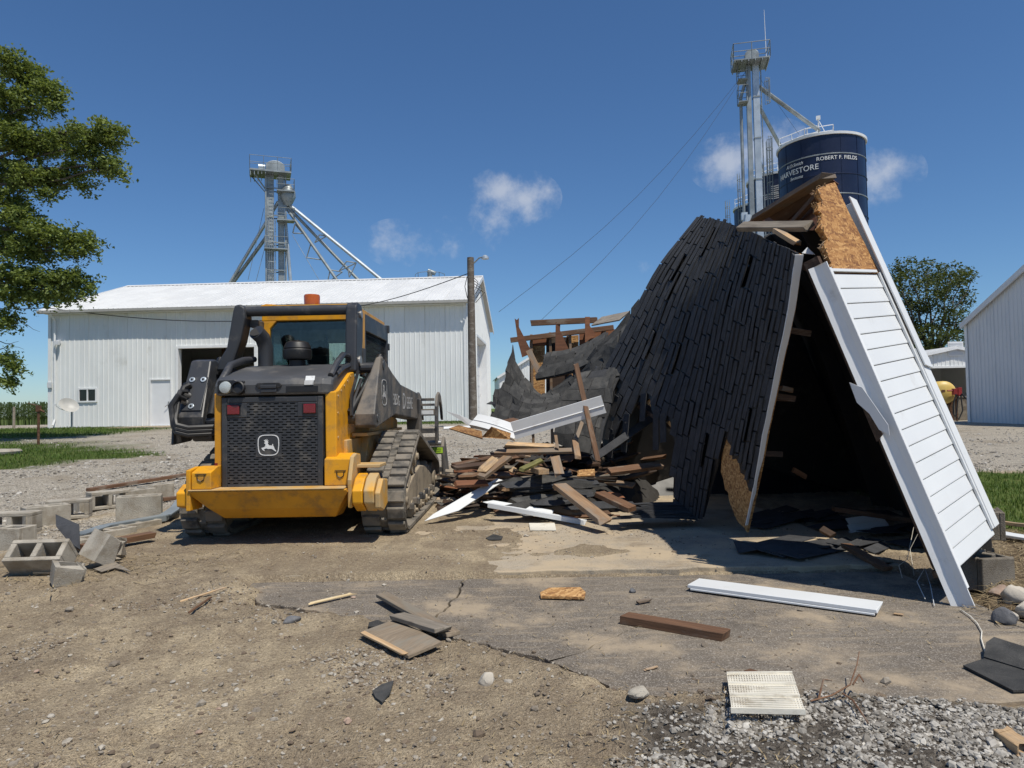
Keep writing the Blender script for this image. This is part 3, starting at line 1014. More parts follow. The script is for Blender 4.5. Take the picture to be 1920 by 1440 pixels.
def build_barn():
    c = at(876, 789.5, 31.6)
    W, D, HW, RISE, OV = 19.25, 13.0, 5.42, 2.17, .34
    base = empty('white_barn', (c.x, c.y, c.z), -R(3.0), 'long white metal farm building with open doorway behind the loader', 'barn')
    XL = -W
    # openings (local x, z)
    big = (-13.15, -9.62, 0, 3.52)
    man = (-14.44, -13.52, 0, 2.10)
    win = (-17.82, -17.02, 1.20, 1.76)
    sheets(base, 'wall_panel', WHITE_STEEL, XL, 0, .02, HW, [big, man, win])
    slope = lambda y: HW + RISE * (1 - abs(y - D / 2) / (D / 2))
    # right gable (faces +x): local frame with x along depth
    Mg = Matrix.Translation((0, 0, 0)) @ Matrix.Rotation(R(90), 4, 'Z')
    gdoor = (4.6, 9.9, 0, 4.25)
    sheets(base, 'gable_panel', WHITE_STEEL, .0, D, .02, lambda x: slope(x), [gdoor], Mg)
    MB().prism([(0, 0), (D, 0), (D, HW), (D / 2, HW + RISE), (0, HW)], 'x', XL - .02, XL + .02).build('left_gable', WHITE_STEEL, base)
    MB().rng(XL, 0, D - .02, D + .02, 0, HW).build('rear_wall', WHITE_STEEL, base)
    MB().rng(XL + .1, -.1, .1, D - .1, -.05, .03).build('floor', DARKHOLE, base)  # near-black floor colour stands in for the shade indoors
    # roof: sheets run up the slope
    L = math.hypot(D / 2 + OV, RISE * (D / 2 + OV) / (D / 2)); ang = math.atan2(RISE, D / 2)
    ze = HW - OV * math.tan(ang) + .06
    Mf = Matrix.Translation((0, -OV, ze)) @ Matrix.Rotation(ang - R(90), 4, 'X')
    sheets(base, 'roof_panel', ROOF_STEEL, XL - .25, .22, 0, L, (), Mf, rib=.024)
    Mr = Matrix.Translation((0, D + OV, ze)) @ Matrix.Rotation(R(180), 4, 'Z') @ Matrix.Rotation(ang - R(90), 4, 'X')
    sheets(base, 'roof_panel', ROOF_STEEL, -.22, W + .25, 0, L, (), Mr, sw=3.0, minor=False)
    rz = HW + RISE + .09
    mb = MB(); mb.prism([(D / 2 - .22, rz - .07), (D / 2, rz + .03), (D / 2 + .22, rz - .07), (D / 2, rz + .01)], 'x', XL - .26, .23); mb.build('ridge_cap', ROOF_STEEL, base)
    # gutter with fascia, rake trims, corners
    mb = MB(); mb.prism([(-OV - .02, ze - .02), (-OV - .02, ze - .16), (-OV - .13, ze - .13), (-OV - .14, ze - .015), (-OV - .10, ze - .03), (-OV - .10, ze - .11), (-OV - .05, ze - .12)], 'x', XL - .28, .24); mb.build('gutter', GUTTER, base)
    mb = MB(); mb.rng(XL, 0, -OV, -.03, ze - .17, ze - .15); mb.build('soffit', WHITE_STEEL, base)
    for s, x in ((1, .22), (-1, XL - .25)):
        mb = MB()
        for y0, y1 in ((-OV, D / 2), (D + OV, D / 2)):
            z0 = ze; z1 = HW + RISE + .06
            mb.beam((x, y0, z0 - .05), (x, y1, z1 - .05), .03, .2)
        mb.build('rake_trim', TRIM_WHITE, base)
    mb = MB(); mb.rng(-.10, .035, -.045, -.02, 0, HW); mb.rng(.02, .045, -.045, .10, 0, HW); mb.build('corner_trim', TRIM_WHITE, base)
    mb = MB(); mb.rng(XL - .035, XL + .10, -.045, -.02, 0, HW); mb.build('corner_trim', TRIM_WHITE, base)
    mb = MB(); mb.path([(XL + .3, -OV - .06, ze - .14), (XL + .32, -.1, ze - .45), (XL + .32, -.07, .4), (XL + .32, -.2, .12)], .045, 6); mb.build('downspout', TRIM_WHITE, base)
    mb = MB(); mb.rng(XL - .02, XL + .16, -.12, -.04, 1.85, 2.1); mb.build('meter_box', GREY_STEEL, base)
    # big doorway: frame and a rolled dark interior
    mb = MB(); x0, x1, _, zt = big
    mb.rng(x0 - .12, x0, -.05, .25, 0, zt + .1); mb.rng(x1, x1 + .12, -.05, .25, 0, zt + .1); mb.rng(x0, x1, -.05, .25, zt, zt + .12); mb.build('doorway_trim', TRIM_WHITE, base)
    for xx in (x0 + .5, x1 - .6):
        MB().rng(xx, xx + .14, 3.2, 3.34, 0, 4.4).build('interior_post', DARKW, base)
    # man door
    x0, x1, _, zt = man
    mb = MB(); mb.rng(x0 - .06, x0, -.045, .06, 0, zt + .06); mb.rng(x1, x1 + .06, -.045, .06, 0, zt + .06); mb.rng(x0, x1, -.045, .06, zt, zt + .06); mb.rng(x0, x1, -.05, .06, 0, .04); mb.build('door_frame', TRIM_WHITE, base)
    dr = MB().rng(x0 + .004, x1 - .004, .01, .045, .045, zt - .004).build('door', DOORW, base, bevel=.004)
    mb = MB(); mb.rng(x1 - .12, x1 - .07, -.03, .01, .95, 1.12); mb.path([(x1 - .095, -.02, 1.0), (x1 - .095, -.07, .98), (x1 - .22, -.08, .88)], .016, 6); mb.build('handle', STEELW, dr)
    # window: frame, two panes
    x0, x1, zb, zt = win
    mb = MB(); mb.rng(x0 - .05, x0 + .02, -.05, .04, zb - .05, zt + .05); mb.rng(x1 - .02, x1 + .05, -.05, .04, zb - .05, zt + .05)
    mb.rng(x0 + .02, x1 - .02, -.05, .04, zt - .02, zt + .05); mb.rng(x0 + .02, x1 - .02, -.06, .04, zb - .05, zb + .02); xm = (x0 + x1) / 2
    mb.rng(xm - .025, xm + .025, -.045, .04, zb + .02, zt - .02)
    w = mb.build('window', TRIM_WHITE, base)
    for a, b in ((x0 + .02, xm - .025), (xm + .025, x1 - .02)):
        MB().rng(a, b, .0, .006, zb + .02, zt - .02).build('pane', PANE, w)
    # gable overhead door
    y0, y1, _, zt = gdoor
    mb = MB(); mb.rng(-.42, .03, y0 - .1, y0, 0, zt + .1); mb.rng(-.42, .03, y1, y1 + .1, 0, zt + .1); mb.rng(-.42, .03, y0, y1, zt, zt + .12); mb.build('door_surround', TRIM_WHITE, base)
    od = empty('overhead_door'); od.parent = base
    for k in range(7):
        h = (zt - .02) / 7
        MB().rng(-.43, -.40, y0 + .01, y1 - .01, .02 + k * h, .02 + (k + 1) * h - .02).build('door_section', DOORW, od, bevel=.008)
    # wall lamp
    mb = MB(); mb.box((-18.75, -.08, 3.95), (.12, .16, .16)); mb.box((-18.75, -.20, 3.88), (.20, .14, .16)); mb.build('wall_lamp', GREY_STEEL, base)
    # concrete pad before the doors
    p = MB(); p.rng(-14.9, -8.8, -2.6, -.04, -.12, .03); o = p.build('concrete_pad', SLAB_M); o.matrix_world = base.matrix_basis @ Matrix.Identity(4); tag(o, kind='structure')
    return base


BARN = build_barn()


def simple_gable(name, label, cat, px, py, Y, W, D, HW, RISE, rz, mat, roofm, hole=None, vent=False):
    c = at(px, py, Y)
    b = empty(name, c, rz, label, cat)
    top = lambda x: HW + RISE * (1 - abs(x - W / 2) / (W / 2))
    sheets(b, 'wall_panel', mat, 0, W, 0, top, [hole] if hole else (), None, rib=.022, minor=False)
    MB().prism([(0, -.0), (D, 0), (D, HW), (0, HW)], 'x', -.02, .02).build('side_wall', mat, b)
    MB().prism([(0, -.0), (D, 0), (D, HW), (0, HW)], 'x', W - .02, W + .02).build('side_wall', mat, b)
    MB().prism([(0, 0), (W, 0), (W, HW), (W / 2, HW + RISE), (0, HW)], 'y', D - .02, D + .02).build('rear_wall', mat, b)
    for s in (0, 1):
        x0 = -.2 if s == 0 else W + .2
        z0 = HW - .2 * RISE / (W / 2)
        MB().add([(x0, -.15, z0 + .03), (W / 2, -.15, HW + RISE + .03), (W / 2, D + .15, HW + RISE + .03), (x0, D + .15, z0 + .03),
                  (x0, -.15, z0 + .09), (W / 2, -.15, HW + RISE + .09), (W / 2, D + .15, HW + RISE + .09), (x0, D + .15, z0 + .09)],
                 [(0, 1, 2, 3), (4, 7, 6, 5), (0, 4, 5, 1), (1, 5, 6, 2), (2, 6, 7, 3), (3, 7, 4, 0)]).build('roof', roofm, b)
        mb = MB(); mb.beam((x0, -.19, z0 - .02), (W / 2, -.19, HW + RISE - .02), .07, .16); mb.build('rake_trim', TRIM_WHITE, b)
    if hole:
        mb = MB(); mb.rng(hole[0], hole[1], -.05, .12, hole[3] - .12, hole[3]); mb.rng(hole[0] - .1, hole[0], -.05, .12, 0, hole[3]); mb.rng(hole[1], hole[1] + .1, -.05, .12, 0, hole[3]); mb.build('opening_trim', mat, b)
    if vent:
        v = MB().rng(W / 2 - .42, W / 2 + .42, -.07, -.03, HW + .15, HW + .95).build('gable_vent', TRIM_WHITE, b)
        for k in range(7):
            MB().box((W / 2, -.085, HW + .25 + k * .1), (.74, .02, .07), None).build('louvre', GREY_STEEL, v)
    return b


# open-fronted white shed on the right
simple_gable('open_shed', 'small white shed with louvred gable vent and dark open front', 'shed', 1692, 786, 40.0, 6.1, 7.0, 3.35, .62, R(-2), WHITE_STEEL, ROOF_STEEL, (.5, 5.6, 0, 2.95), True)
# grey-shaded metal building whose gable end faces left
cg = at(1818, 793, 31.0)
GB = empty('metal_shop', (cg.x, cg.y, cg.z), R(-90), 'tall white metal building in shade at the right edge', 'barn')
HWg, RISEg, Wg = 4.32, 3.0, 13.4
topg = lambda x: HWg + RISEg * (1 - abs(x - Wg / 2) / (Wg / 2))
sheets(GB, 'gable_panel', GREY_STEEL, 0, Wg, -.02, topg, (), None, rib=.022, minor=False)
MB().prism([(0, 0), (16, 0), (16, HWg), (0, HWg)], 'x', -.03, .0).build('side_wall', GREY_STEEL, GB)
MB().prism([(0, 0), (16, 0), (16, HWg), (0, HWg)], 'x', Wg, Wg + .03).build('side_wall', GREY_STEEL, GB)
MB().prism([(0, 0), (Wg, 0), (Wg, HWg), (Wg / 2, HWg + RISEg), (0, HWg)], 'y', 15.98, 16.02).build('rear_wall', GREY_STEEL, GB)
for x0 in (-.15, Wg + .15):
    z0 = HWg - .15 * RISEg / (Wg / 2)
    MB().add([(x0, -.12, z0 + .03), (Wg / 2, -.12, HWg + RISEg + .03), (Wg / 2, 16.1, HWg + RISEg + .03), (x0, 16.1, z0 + .03),
              (x0, -.12, z0 + .1), (Wg / 2, -.12, HWg + RISEg + .1), (Wg / 2, 16.1, HWg + RISEg + .1), (x0, 16.1, z0 + .1)],
             [(0, 1, 2, 3), (4, 7, 6, 5), (0, 4, 5, 1), (1, 5, 6, 2), (2, 6, 7, 3), (3, 7, 4, 0)]).build('roof', ROOF_STEEL, GB)
    mb = MB(); mb.beam((x0, -.16, z0 - .03), (Wg / 2, -.16, HWg + RISEg - .03), .06, .22); mb.build('rake_trim', GREY_STEEL, GB)
mb = MB(); mb.rng(-.05, .12, -.05, -.025, 0, HWg); mb.build('corner_trim', TRIM_WHITE, GB)
# white shed seen past the right end of the barn
simple_gable('white_shed', 'small white metal shed glimpsed past the right end of the barn', 'shed', 938, 779, 58, 5.0, 9.0, 3.2, 1.5, R(4), WHITE_STEEL, ROOF_STEEL)


# ================================================================== GRAIN LEGS, SILOS
def ladder_cage(mb, x, y, z0, z1, ax, r=.35, st=.9):
    """caged ladder: hoops and verticals, opening along +ax"""
    for k in range(7):
        a = math.pi * k / 6 - math.pi / 2 + ax
        mb.tube((x + r * math.cos(a), y + r * math.sin(a), z0), (x + r * math.cos(a), y + r * math.sin(a), z1), .018, n=4)
    z = z0
    while z <= z1 + .01:
        pts = [(x + r * math.cos(math.pi * k / 8 - math.pi / 2 + ax), y + r * math.sin(math.pi * k / 8 - math.pi / 2 + ax), z) for k in range(9)]
        mb.path(pts, .022, 4); z += st


def railing(mb, pts, h=1.05, n=4, r=.022, closed=False):
    if closed: pts = pts + [pts[0]]
    for a, b in zip(pts[:-1], pts[1:]):
        a = Vector(a); b = Vector(b)
        for f in (1, .5): mb.tube(a + Vector((0, 0, h * f)), b + Vector((0, 0, h * f)), r, n=4)
        k = max(1, round((b - a).length / 1.2))
        for i in range(k + 1): p = a.lerp(b, i / k); mb.tube(p, p + Vector((0, 0, h)), r, n=4)


def build_left_leg():
    Y = 62.0
    zt = lambda py, px=515: at(px, py, Y).z
    b = at(519, 790, Y); gx, gy = b.x, b.y
    g0 = float(terrain(gx, gy))
    root = empty('grain_elevator', (gx, gy, g0), R(20), 'grey steel grain elevator tower with splayed pipes behind the barn', 'grain elevator')
    H = zt(331) - g0
    s = Y / FPX
    mb = MB()
    mb.rng(-.72, -.12, -.4, .4, 0, H + .5); mb.rng(.22, .72, -.4, .4, 0, H + .5); mb.build('leg_casing', GALV, root)
    mb = MB()
    for sx in (-.8, .85):
        for sy in (-.55, .55): mb.rng(sx - .06, sx + .06, sy - .06, sy + .06, 0, H)
    z = 1.2
    while z < H:
        for sy in (-.55, .55): mb.beam((-.8, sy, z), (.85, sy, z), .06, .09)
        z += 2.4
    mb.build('support_frame', GALV, root)
    mb = MB(); ladder_cage(mb, -.35, -.75, 3, H - 4, -math.pi / 2, .34)
    for k in range(int(H / .32)): mb.tube((-.5, -.6, k * .32), (-.2, -.6, k * .32), .015, n=4)
    mb.build('caged_ladder', GALV_L, root)
    # head platform
    mb = MB(); mb.rng(-2.1, 1.3, -1.35, .85, H, H + .14)
    for k in range(5): mb.rng(-2.05 + k * .3, -2.0 + k * .3, -1.3, .8, H - .45 + k * .06, H)
    mb.beam((-1.9, -1.2, H), (-.7, -.4, H - 1.5), .09, .09); mb.beam((-1.9, .7, H), (-.7, .4, H - 1.5), .09, .09)
    mb.build('head_platform', GALV, root)
    mb = MB(); railing(mb, [(-2.1, -1.35, H + .14), (1.3, -1.35, H + .14), (1.3, .85, H + .14), (-2.1, .85, H + .14)], 1.15, closed=True); mb.build('railing', GALV, root)
    mb = MB(); mb.prism([(-.8, H + .14), (.8, H + .14), (.8, H + .75)] + [(.8 * math.cos(R(a)), H + .75 + .55 * math.sin(R(a))) for a in range(15, 180, 15)] + [(-.8, H + .75)], 'y', -.42, .42); mb.build('elevator_head', GALV, root, bevel=.03)
    mb = MB(); mb.tube((-1.4, -.5, H + .55), (-.85, -.5, H + .55), .26, n=12); mb.rng(-1.35, -.9, -.75, -.25, H + .14, H + .35); mb.build('drive_motor', GALV_L, root, smooth=1)
    # distributor with platform
    zd = zt(375) - g0
    mb = MB(); mb.lathe([(.25, 1.3), (.62, .75), (.66, .2), (.4, -.35), (.2, -.6)], (1.05, -.5, zd), 12); mb.build('distributor', GALV, root, smooth=1)
    for py, w in ((365, .9), (419, 1.1), (473, 1.3)):
        z = zt(py) - g0
        mb = MB(); mb.rng(-.95 if py == 473 else .1, .95 + .6 * (py < 440), -1.35, -.4, z, z + .1)
        q = [(-.95 if py == 473 else .1, -1.35, z + .1), (.95 + .6 * (py < 440), -1.35, z + .1), (.95 + .6 * (py < 440), -.4, z + .1)]
        railing(mb, q, 1.0); mb.build('rest_platform', GALV, root)
    inv = root.matrix_basis.inverted()
    loc = lambda px, py, y=Y: inv @ at(px, py, y)
    for k, (a, e, r, m) in enumerate((((522, 378, Y), (431, 531, Y + 2), .14, GALV_L), ((499, 445, Y + 1), (440, 526, Y + 2), .16, GALV), ((533, 385, Y), (545, 530, Y), .14, GALV_L),
                                      ((530, 380, Y), (633, 527, Y), .13, GALV), ((532, 380, Y), (672, 525, Y + 1), .13, GALV), ((540, 382, Y), (717, 526, Y), .15, GALV_L))):
        mb = MB(); a_ = loc(*a); e_ = loc(*e); e2 = a_ + (e_ - a_) * 1.5
        mb.tube(a_, e2, r, n=8); mb.build('down_spout', m, root, smooth=1)
    # cable trusses under the long spouts
    mb = MB()
    for (p, q, s_) in (((553, 420), (549, 437), (568, 438)), ((583, 456), (575, 483), (602, 487)), ((619, 506), (614, 530), (642, 510)), ((599, 440), (590, 455), (612, 443)), ((650, 490), (636, 508), (668, 493)), ((652, 500), (655, 520), (668, 493))):
        P = [loc(*w) for w in (p, q, s_)]
        mb.tube(P[0], P[1], .05, n=4); mb.tube(P[1], P[2], .05, n=4); mb.tube(P[2], P[0], .05, n=4)
    tag(mb.build('spout_truss', GALV, root), kind='stuff')
    mb = MB(); mb.tube(loc(548, 440), loc(600, 528), .02, n=4); mb.tube(loc(495, 390), loc(465, 525), .02, n=4); mb.tube(loc(500, 450), loc(480, 528), .02, n=4); mb.build('guy_cable', GALV, root)


build_left_leg()


def build_bin():
    p = at(806, 520, 58.0)
    g0 = float(terrain(p.x, p.y))
    b = empty('grain_bin', (p.x, p.y, g0), 0, 'top of a grain bin with vent cap showing above the barn roof', 'grain bin')
    H = p.z - g0
    MB().lathe([(2.9, 0), (2.9, H - 1.7)], n=28).build('bin_wall', GALV_L, b, smooth=1)
    MB().lathe([(3.0, H - 1.72), (.5, H - .35), (.5, H - .1), (.55, H - .08), (.1, H + .1)], n=28).build('bin_roof', GALV_L, b, smooth=1)
    mb = MB(); mb.tube((0, 0, H), (0, 0, H + .55), .2, n=10); mb.tube((-.15, 0, H + .55), (.45, 0, H + .3), .18, n=10); mb.build('vent_cap', GALV, b, smooth=1)
    mb = MB(); railing(mb, [(1.2 * math.cos(R(a)), 1.2 * math.sin(R(a)), H - .65) for a in range(180, 361, 45)], .9); mb.build('railing', GALV, b)


build_bin()


def bend_text(s, size, rad, ang, z, parent, tilt=0.0, shear=0.0, name='lettering', mat=None):
    vs, fs = text_geo(s, size * .9, .012, shear=shear)
    out = []
    for (x, y, d) in vs:
        a = ang + x / rad
        rr = rad + .02 + d
        out.append((rr * math.sin(a), -rr * math.cos(a), z + y + x * tilt))
    return MB().add(out, fs).build(name, mat or WHITE_INK, parent)


def build_silo(px, pxw, ytop, Y, rad, label, rings, flag=False, names=False, cat='silo'):
    c = at(px, 770, Y); g0 = float(terrain(c.x, c.y))
    H = at(px, ytop, Y).z - g0
    yaw = math.atan2(-c.x, c.y)  # local -y looks back at the camera
    s = empty('blue_silo', (c.x, c.y, g0), yaw, label, cat, 'navy blue silos behind the wreck')
    n = 44; hr = H / rings
    for k in range(rings):
        if k * hr + hr < H * .35 and k: continue
        z0 = k * hr if k else 0; z1 = (k + 1) * hr - .02 if k or True else 0
        if k == 0: z1 = math.ceil(rings * .35) * hr - .02
        MB().lathe([(rad, z0), (rad, z1)], n=n, caps=False).build('wall_ring', NAVY, s, smooth=1)
        MB().lathe([(rad + .004, z1 - .02), (rad + .035, z1), (rad + .035, z1 + .05), (rad + .004, z1 + .07)], n=n, caps=False).build('ring_flange', NAVY if k % 2 else GALV, s, smooth=1)
    mb = MB()
    for k in range(14):
        a = 2 * math.pi * k / 14
        mb.box((0, 0, H * .68), (.03, .03, H * .63), Matrix.Rotation(a, 4, 'Z') @ Matrix.Translation((0, -rad - .005, 0)))
    mb.build('vertical_seam', NAVY, s)
    MB().lathe([(rad + .10, H - .05), (rad + .12, H + .12), (rad * .92, H + .22), (rad * .55, H + .40), (.4, H + .5), (.4, H + .6), (.05, H + .62)], n=n).build('white_roof', TRIM_WHITE, s, smooth=1)
    mb = MB(); ladder_cage(mb, -rad - .40, -.2, max(2.0, H * .4), H + 1.1, math.pi, .42); mb.build('ladder_cage', GALV, s)
    mb = MB(); railing(mb, [(-rad * .95, -.3, H + .2), (-rad * .35, -.9, H + .45), (-.2, -.9, H + .55)], .9, r=.03); mb.build('roof_railing', TRIM_WHITE, s)
    if names:
        bend_text('HARVESTORE', .62, rad, R(-35), at(px, 334, Y).z - g0, s, .0)
        bend_text('A.O.Smith', .38, rad, R(-37), at(px, 326, Y).z - g0 + .18, s, 0, .3)
        bend_text('Systems', .36, rad, R(-34), at(px, 343, Y).z - g0 - .1, s, 0, .3)
        bend_text('ROBERT F. FIELDS', .42, rad, R(22), at(px, 320, Y).z - g0 - .05, s)
        mb = MB(); mb.tube((-.1, -.3, H + 1.1), (-.1, -.3, H + 2.1), .05, n=6); mb.tube((.4, -.3, H + .9), (-.1, -.3, H + 2.1), .03, n=5); mb.box((-.1, -.3, H + 2.25), (.3, .3, .22)); mb.build('roof_fitting', TRIM_WHITE, s)
        mb = MB(); railing(mb, [(-.9, -.6, H + .45), (.9, -.6, H + .45), (.9, .6, H + .45), (-.9, .6, H + .45)], 1.0, closed=True, r=.03); mb.build('centre_railing', TRIM_WHITE, s)
    if flag:
        mb = MB()
        for k in range(7):
            z = H - 1.1 - k * .17
            for i in range(10):
                if k < 4 and i < 4: continue
                a = R(-12) + (i * .16 - .8) / rad; da = .15 / rad; w = .04 * math.sin(i * .9)
                r_ = rad + .03
                mb.add([(r_ * math.sin(a), -r_ * math.cos(a), z + w), (r_ * math.sin(a + da), -r_ * math.cos(a + da), z + w + .02), (r_ * math.sin(a + da), -r_ * math.cos(a + da), z + w + .10), (r_ * math.sin(a), -r_ * math.cos(a), z + w + .08)], [(0, 1, 2, 3)])
        mb.build('flag_print', FADED_INK, s)
    return s


build_silo(1555, 153, 278, 53, 3.04, 'large navy silo with white lettering and white roof above the broken gable', 14, names=True)
build_silo(1477, 120, 341, 61, 2.75, 'middle navy silo with pale flag print behind the steel tower', 12, flag=True)
build_silo(1433, 80, 392, 70, 2.3, 'smallest farthest navy silo left of the steel tower', 10)


def build_right_leg():
    Y = 49.0
    b = at(1428, 780, Y); g0 = float(terrain(b.x, b.y))
    root = empty('grain_leg_tower', (b.x, b.y, g0), R(-12), 'slender galvanised grain leg tower with top platform beside the navy silos', 'grain elevator')
    Z = lambda py: at(1409, py, Y).z - g0
    H = Z(122)
    mb = MB(); mb.rng(.06, .48, -.22, .22, 0, H); mb.build('leg_casing', GALV_L, root)
    mb = MB(); mb.rng(-.38, -.08, -.22, .22, 0, H); mb.build('leg_casing', GALV, root)
    z = 2.0; mb = MB()
    while z < H:
        mb.rng(.03, .51, -.25, .25, z, z + .08); z += 2.9
    mb.build('casing_flange', GALV, root)
    mb = MB(); mb.tube((-.75, .1, 0), (-.75, .1, H - 2.2), .11, n=8); mb.tube((-.75, .1, H - 2.2), (-.35, 0, H - .9), .11, n=8); mb.build('down_pipe', GALV, root, smooth=1)
    for zz in (Z(192), Z(150)):
        mb = MB(); railing(mb, [(-.95, -.5, zz), (-.3, -.5, zz), (-.3, .4, zz), (-.95, .4, zz)], 1.1, closed=True); mb.rng(-.95, -.3, -.5, .4, zz - .06, zz); mb.build('rest_platform', GALV, root)
    mb = MB(); mb.rng(-1.25, 1.15, -.95, .95, H, H + .08)
    for k in range(6): mb.rng(-1.2 + k * .45, -1.14 + k * .45, -.95, .95, H - .12, H)
    mb.build('head_platform', GALV, root)
    mb = MB(); railing(mb, [(-1.25, -.95, H + .08), (1.15, -.95, H + .08), (1.15, .95, H + .08), (-1.25, .95, H + .08)], 1.1, closed=True, r=.03); mb.build('railing', GALV, root)
    mb = MB(); mb.prism([(-.42, H + .08), (.5, H + .08), (.5, H + .7)] + [(.04 + .46 * math.cos(R(a)), H + .7 + .3 * math.sin(R(a))) for a in range(20, 180, 20)] + [(-.42, H + .7)], 'y', -.25, .25); mb.build('elevator_head', GALV, root, bevel=.02)
    mb = MB(); mb.tube((1.15, .9, H + .9), (1.1, .9, H + 4.3), .03, .012, n=5); mb.build('antenna', TRIM_WHITE, root)
    mb = MB(); ladder_cage(mb, .95, 0, Z(325), Z(260), 0, .3, .8); ladder_cage(mb, .9, 0, Z(195), Z(150), 0, .3, .8)
    for k in range(int(H / .35)):
        mb.tube((.62, -.16, k * .35), (.62, .16, k * .35), .014, n=4)
    mb.tube((.62, -.16, 0), (.62, -.16, H), .02, n=4); mb.tube((.62, .16, 0), (.62, .16, H), .02, n=4)
    mb.build('caged_ladder', GALV, root)
    inv = root.matrix_basis.inverted(); loc = lambda px, py, y: inv @ at(px, py, y)
    for k, (a, e, r, m) in enumerate((((1416, 158, Y), (1536, 245, 52.5), .15, GALV), ((1418, 190, Y), (1467, 281, 60), .15, GALV), ((1418, 280, Y), (1434, 333, 66), .13, GALV))):
        mb = MB(); mb.tube(loc(*a), loc(*e), r, n=8); mb.build('grain_spout', m, root, smooth=1)
    mb = MB(); mb.tube(loc(1402, 404, Y), loc(1400, 420, Y), .3, n=6); mb.rng(-.95, -.55, -.2, .2, Z(412), Z(398)); mb.build('pipe_box', GALV_L, root)
    # long guy cables
    mb = MB()
    for (e, y) in (((935, 585), 40), ((1015, 600), 38)):
        A = loc(1400, 132, Y); B = loc(e[0], e[1], y)
        mb.path([A.lerp(B, k / 8) - Vector((0, 0, 1.2 * math.sin(math.pi * k / 8))) for k in range(9)], .010, 4)
    mb.path([loc(1420, 140, Y), loc(1498, 252, 53)], .010, 4)
    mb.build('guy_cable', DARKHOLE, root)


build_right_leg()

# ================================================================== UTILITY POLE, WIRES, DISH, SMALL YARD THINGS


def build_pole():
    b = at(887, 790, 24.0); g0 = float(terrain(b.x, b.y))
    p = empty('utility_pole', (b.x, b.y, g0), 0, 'dark wooden utility pole with small lamp arm at the barn corner', 'utility pole')
    H = at(883, 483, 24).z - g0
    MB().tube((0, 0, -.3), (0, 0, H), .15, .115, 12).build('pole', POLEW, p, smooth=1)
    mb = MB(); mb.path([(.1, 0, H - .2), (.3, -.03, H - .02), (.5, -.06, H + .02)], .025, 6); mb.build('lamp_arm', GALV, p)
    mb = MB(); mb.lathe([(.13, -.05), (.12, .02), (.05, .08)], (.5, -.06, H - .02), 10); mb.build('lamp_head', GALV_L, p, smooth=1)
    mb = MB()
    for k in range(4): mb.path([(.12, -.02, H - .7 - .1 * k), (.25 + .07 * k, -.05, H - .85 - .12 * k), (.15, -.02, H - 1.1 - .15 * k)], .012, 4)
    mb.path([(-.12, -.05, H - .65), (-.2, -.08, H - 1.0), (-.12, -.06, H - 1.4)], .012, 4)
    mb.build('wire_loops', HOSE, p)
    wires = (((880, 512, 24), (600, 583, 32.0), .25, 'thin dark service wire from the pole to the barn front'), )
    for (a, e, sag, lab) in wires:
        A = at(*a); B = at(*e)
        mb = MB(); mb.path([A.lerp(B, k / 14) - Vector((0, 0, sag * math.sin(math.pi * k / 14))) for k in range(15)], .016, 4)
        tag(mb.build('service_wire', HOSE), lab, 'wire')
    A = at(-160, 540, 27); M1 = at(85, 577, 32.2); B = at(640, 592, 31.72)
    pts = [A.lerp(M1, k / 8) - Vector((0, 0, .35 * math.sin(math.pi * k / 8))) for k in range(8)] + [M1.lerp(B, k / 14) - Vector((0, 0, .42 * math.sin(math.pi * k / 14))) for k in range(15)]
    mb = MB(); mb.path(pts, .018, 4); tag(mb.build('service_wire', HOSE), 'dark cable sagging along the barn eave from the left tree', 'wire')


build_pole()

d0 = GG(128, 803)
DISH = empty('satellite_dish', (d0.x, d0.y, float(terrain(d0.x, d0.y))), R(25), 'grey satellite dish on a short post before the barn wall', 'satellite dish')
MB().tube((.12, .1, 0), (.12, .1, .75), .035, n=8).build('post', GALV, DISH)
mb = MB()
Md = Matrix.Translation((0, 0, .95)) @ Matrix.Rotation(R(28), 4, 'Y') @ Matrix.Rotation(R(52), 4, 'X')
mb.lathe([(.0, .0), (.12, .012), (.24, .04), (.34, .085), (.40, .12), (.405, .125), (.34, .095), (.24, .05), (.12, .02), (0, .01)], n=26, M=Md @ Matrix.Diagonal((1.0, .85, 1, 1)), caps=False)
mb.build('reflector', GUTTER, DISH, smooth=1)
mb = MB(); mb.path([(.0, -.05, .75), (-.25, -.3, .85), (-.42, -.42, 1.0)], .02, 5); mb.box((-.44, -.44, 1.02), (.1, .16, .09)); mb.build('feed_arm', GREY_STEEL, DISH)
h0 = GG(72, 834)
HY = empty('yard_hydrant', (h0.x, h0.y, float(terrain(h0.x, h0.y))), 0, 'thin rusty yard hydrant pipe on the left lawn', 'hydrant')
MB().tube((0, 0, -.1), (0, 0, .95), .035, n=8).build('pipe', RUST, HY)
mb = MB(); mb.box((.0, 0, 1.0), (.10, .1, .16)); mb.tube((.03, 0, .98), (.16, 0, .9), .028, n=6); mb.beam((0, 0, 1.08), (-.3, 0, 1.16), .03, .02); mb.build('hydrant_head', RUST, HY)
f0 = GG(26, 803)
mb = MB(); mb.tube((f0.x, f0.y, float(terrain(f0.x, f0.y)) - .2), (f0.x, f0.y, float(terrain(f0.x, f0.y)) + 1.0), .06, .055, 8); tag(mb.build('fence_post', GREYW), 'weathered wooden fence post before the corn at far left', 'fence post')
c0 = GG(8, 851)
mb = MB(); zc = float(terrain(c0.x, c0.y)); mb.lathe([(.42, zc), (.44, zc + .06), (.40, zc + .1), (.05, zc + .12)], (c0.x - .1, c0.y, 0), 20); tag(mb.build('well_lid', CONC, smooth=1), 'round pale concrete lid lying on the left lawn', 'lid')

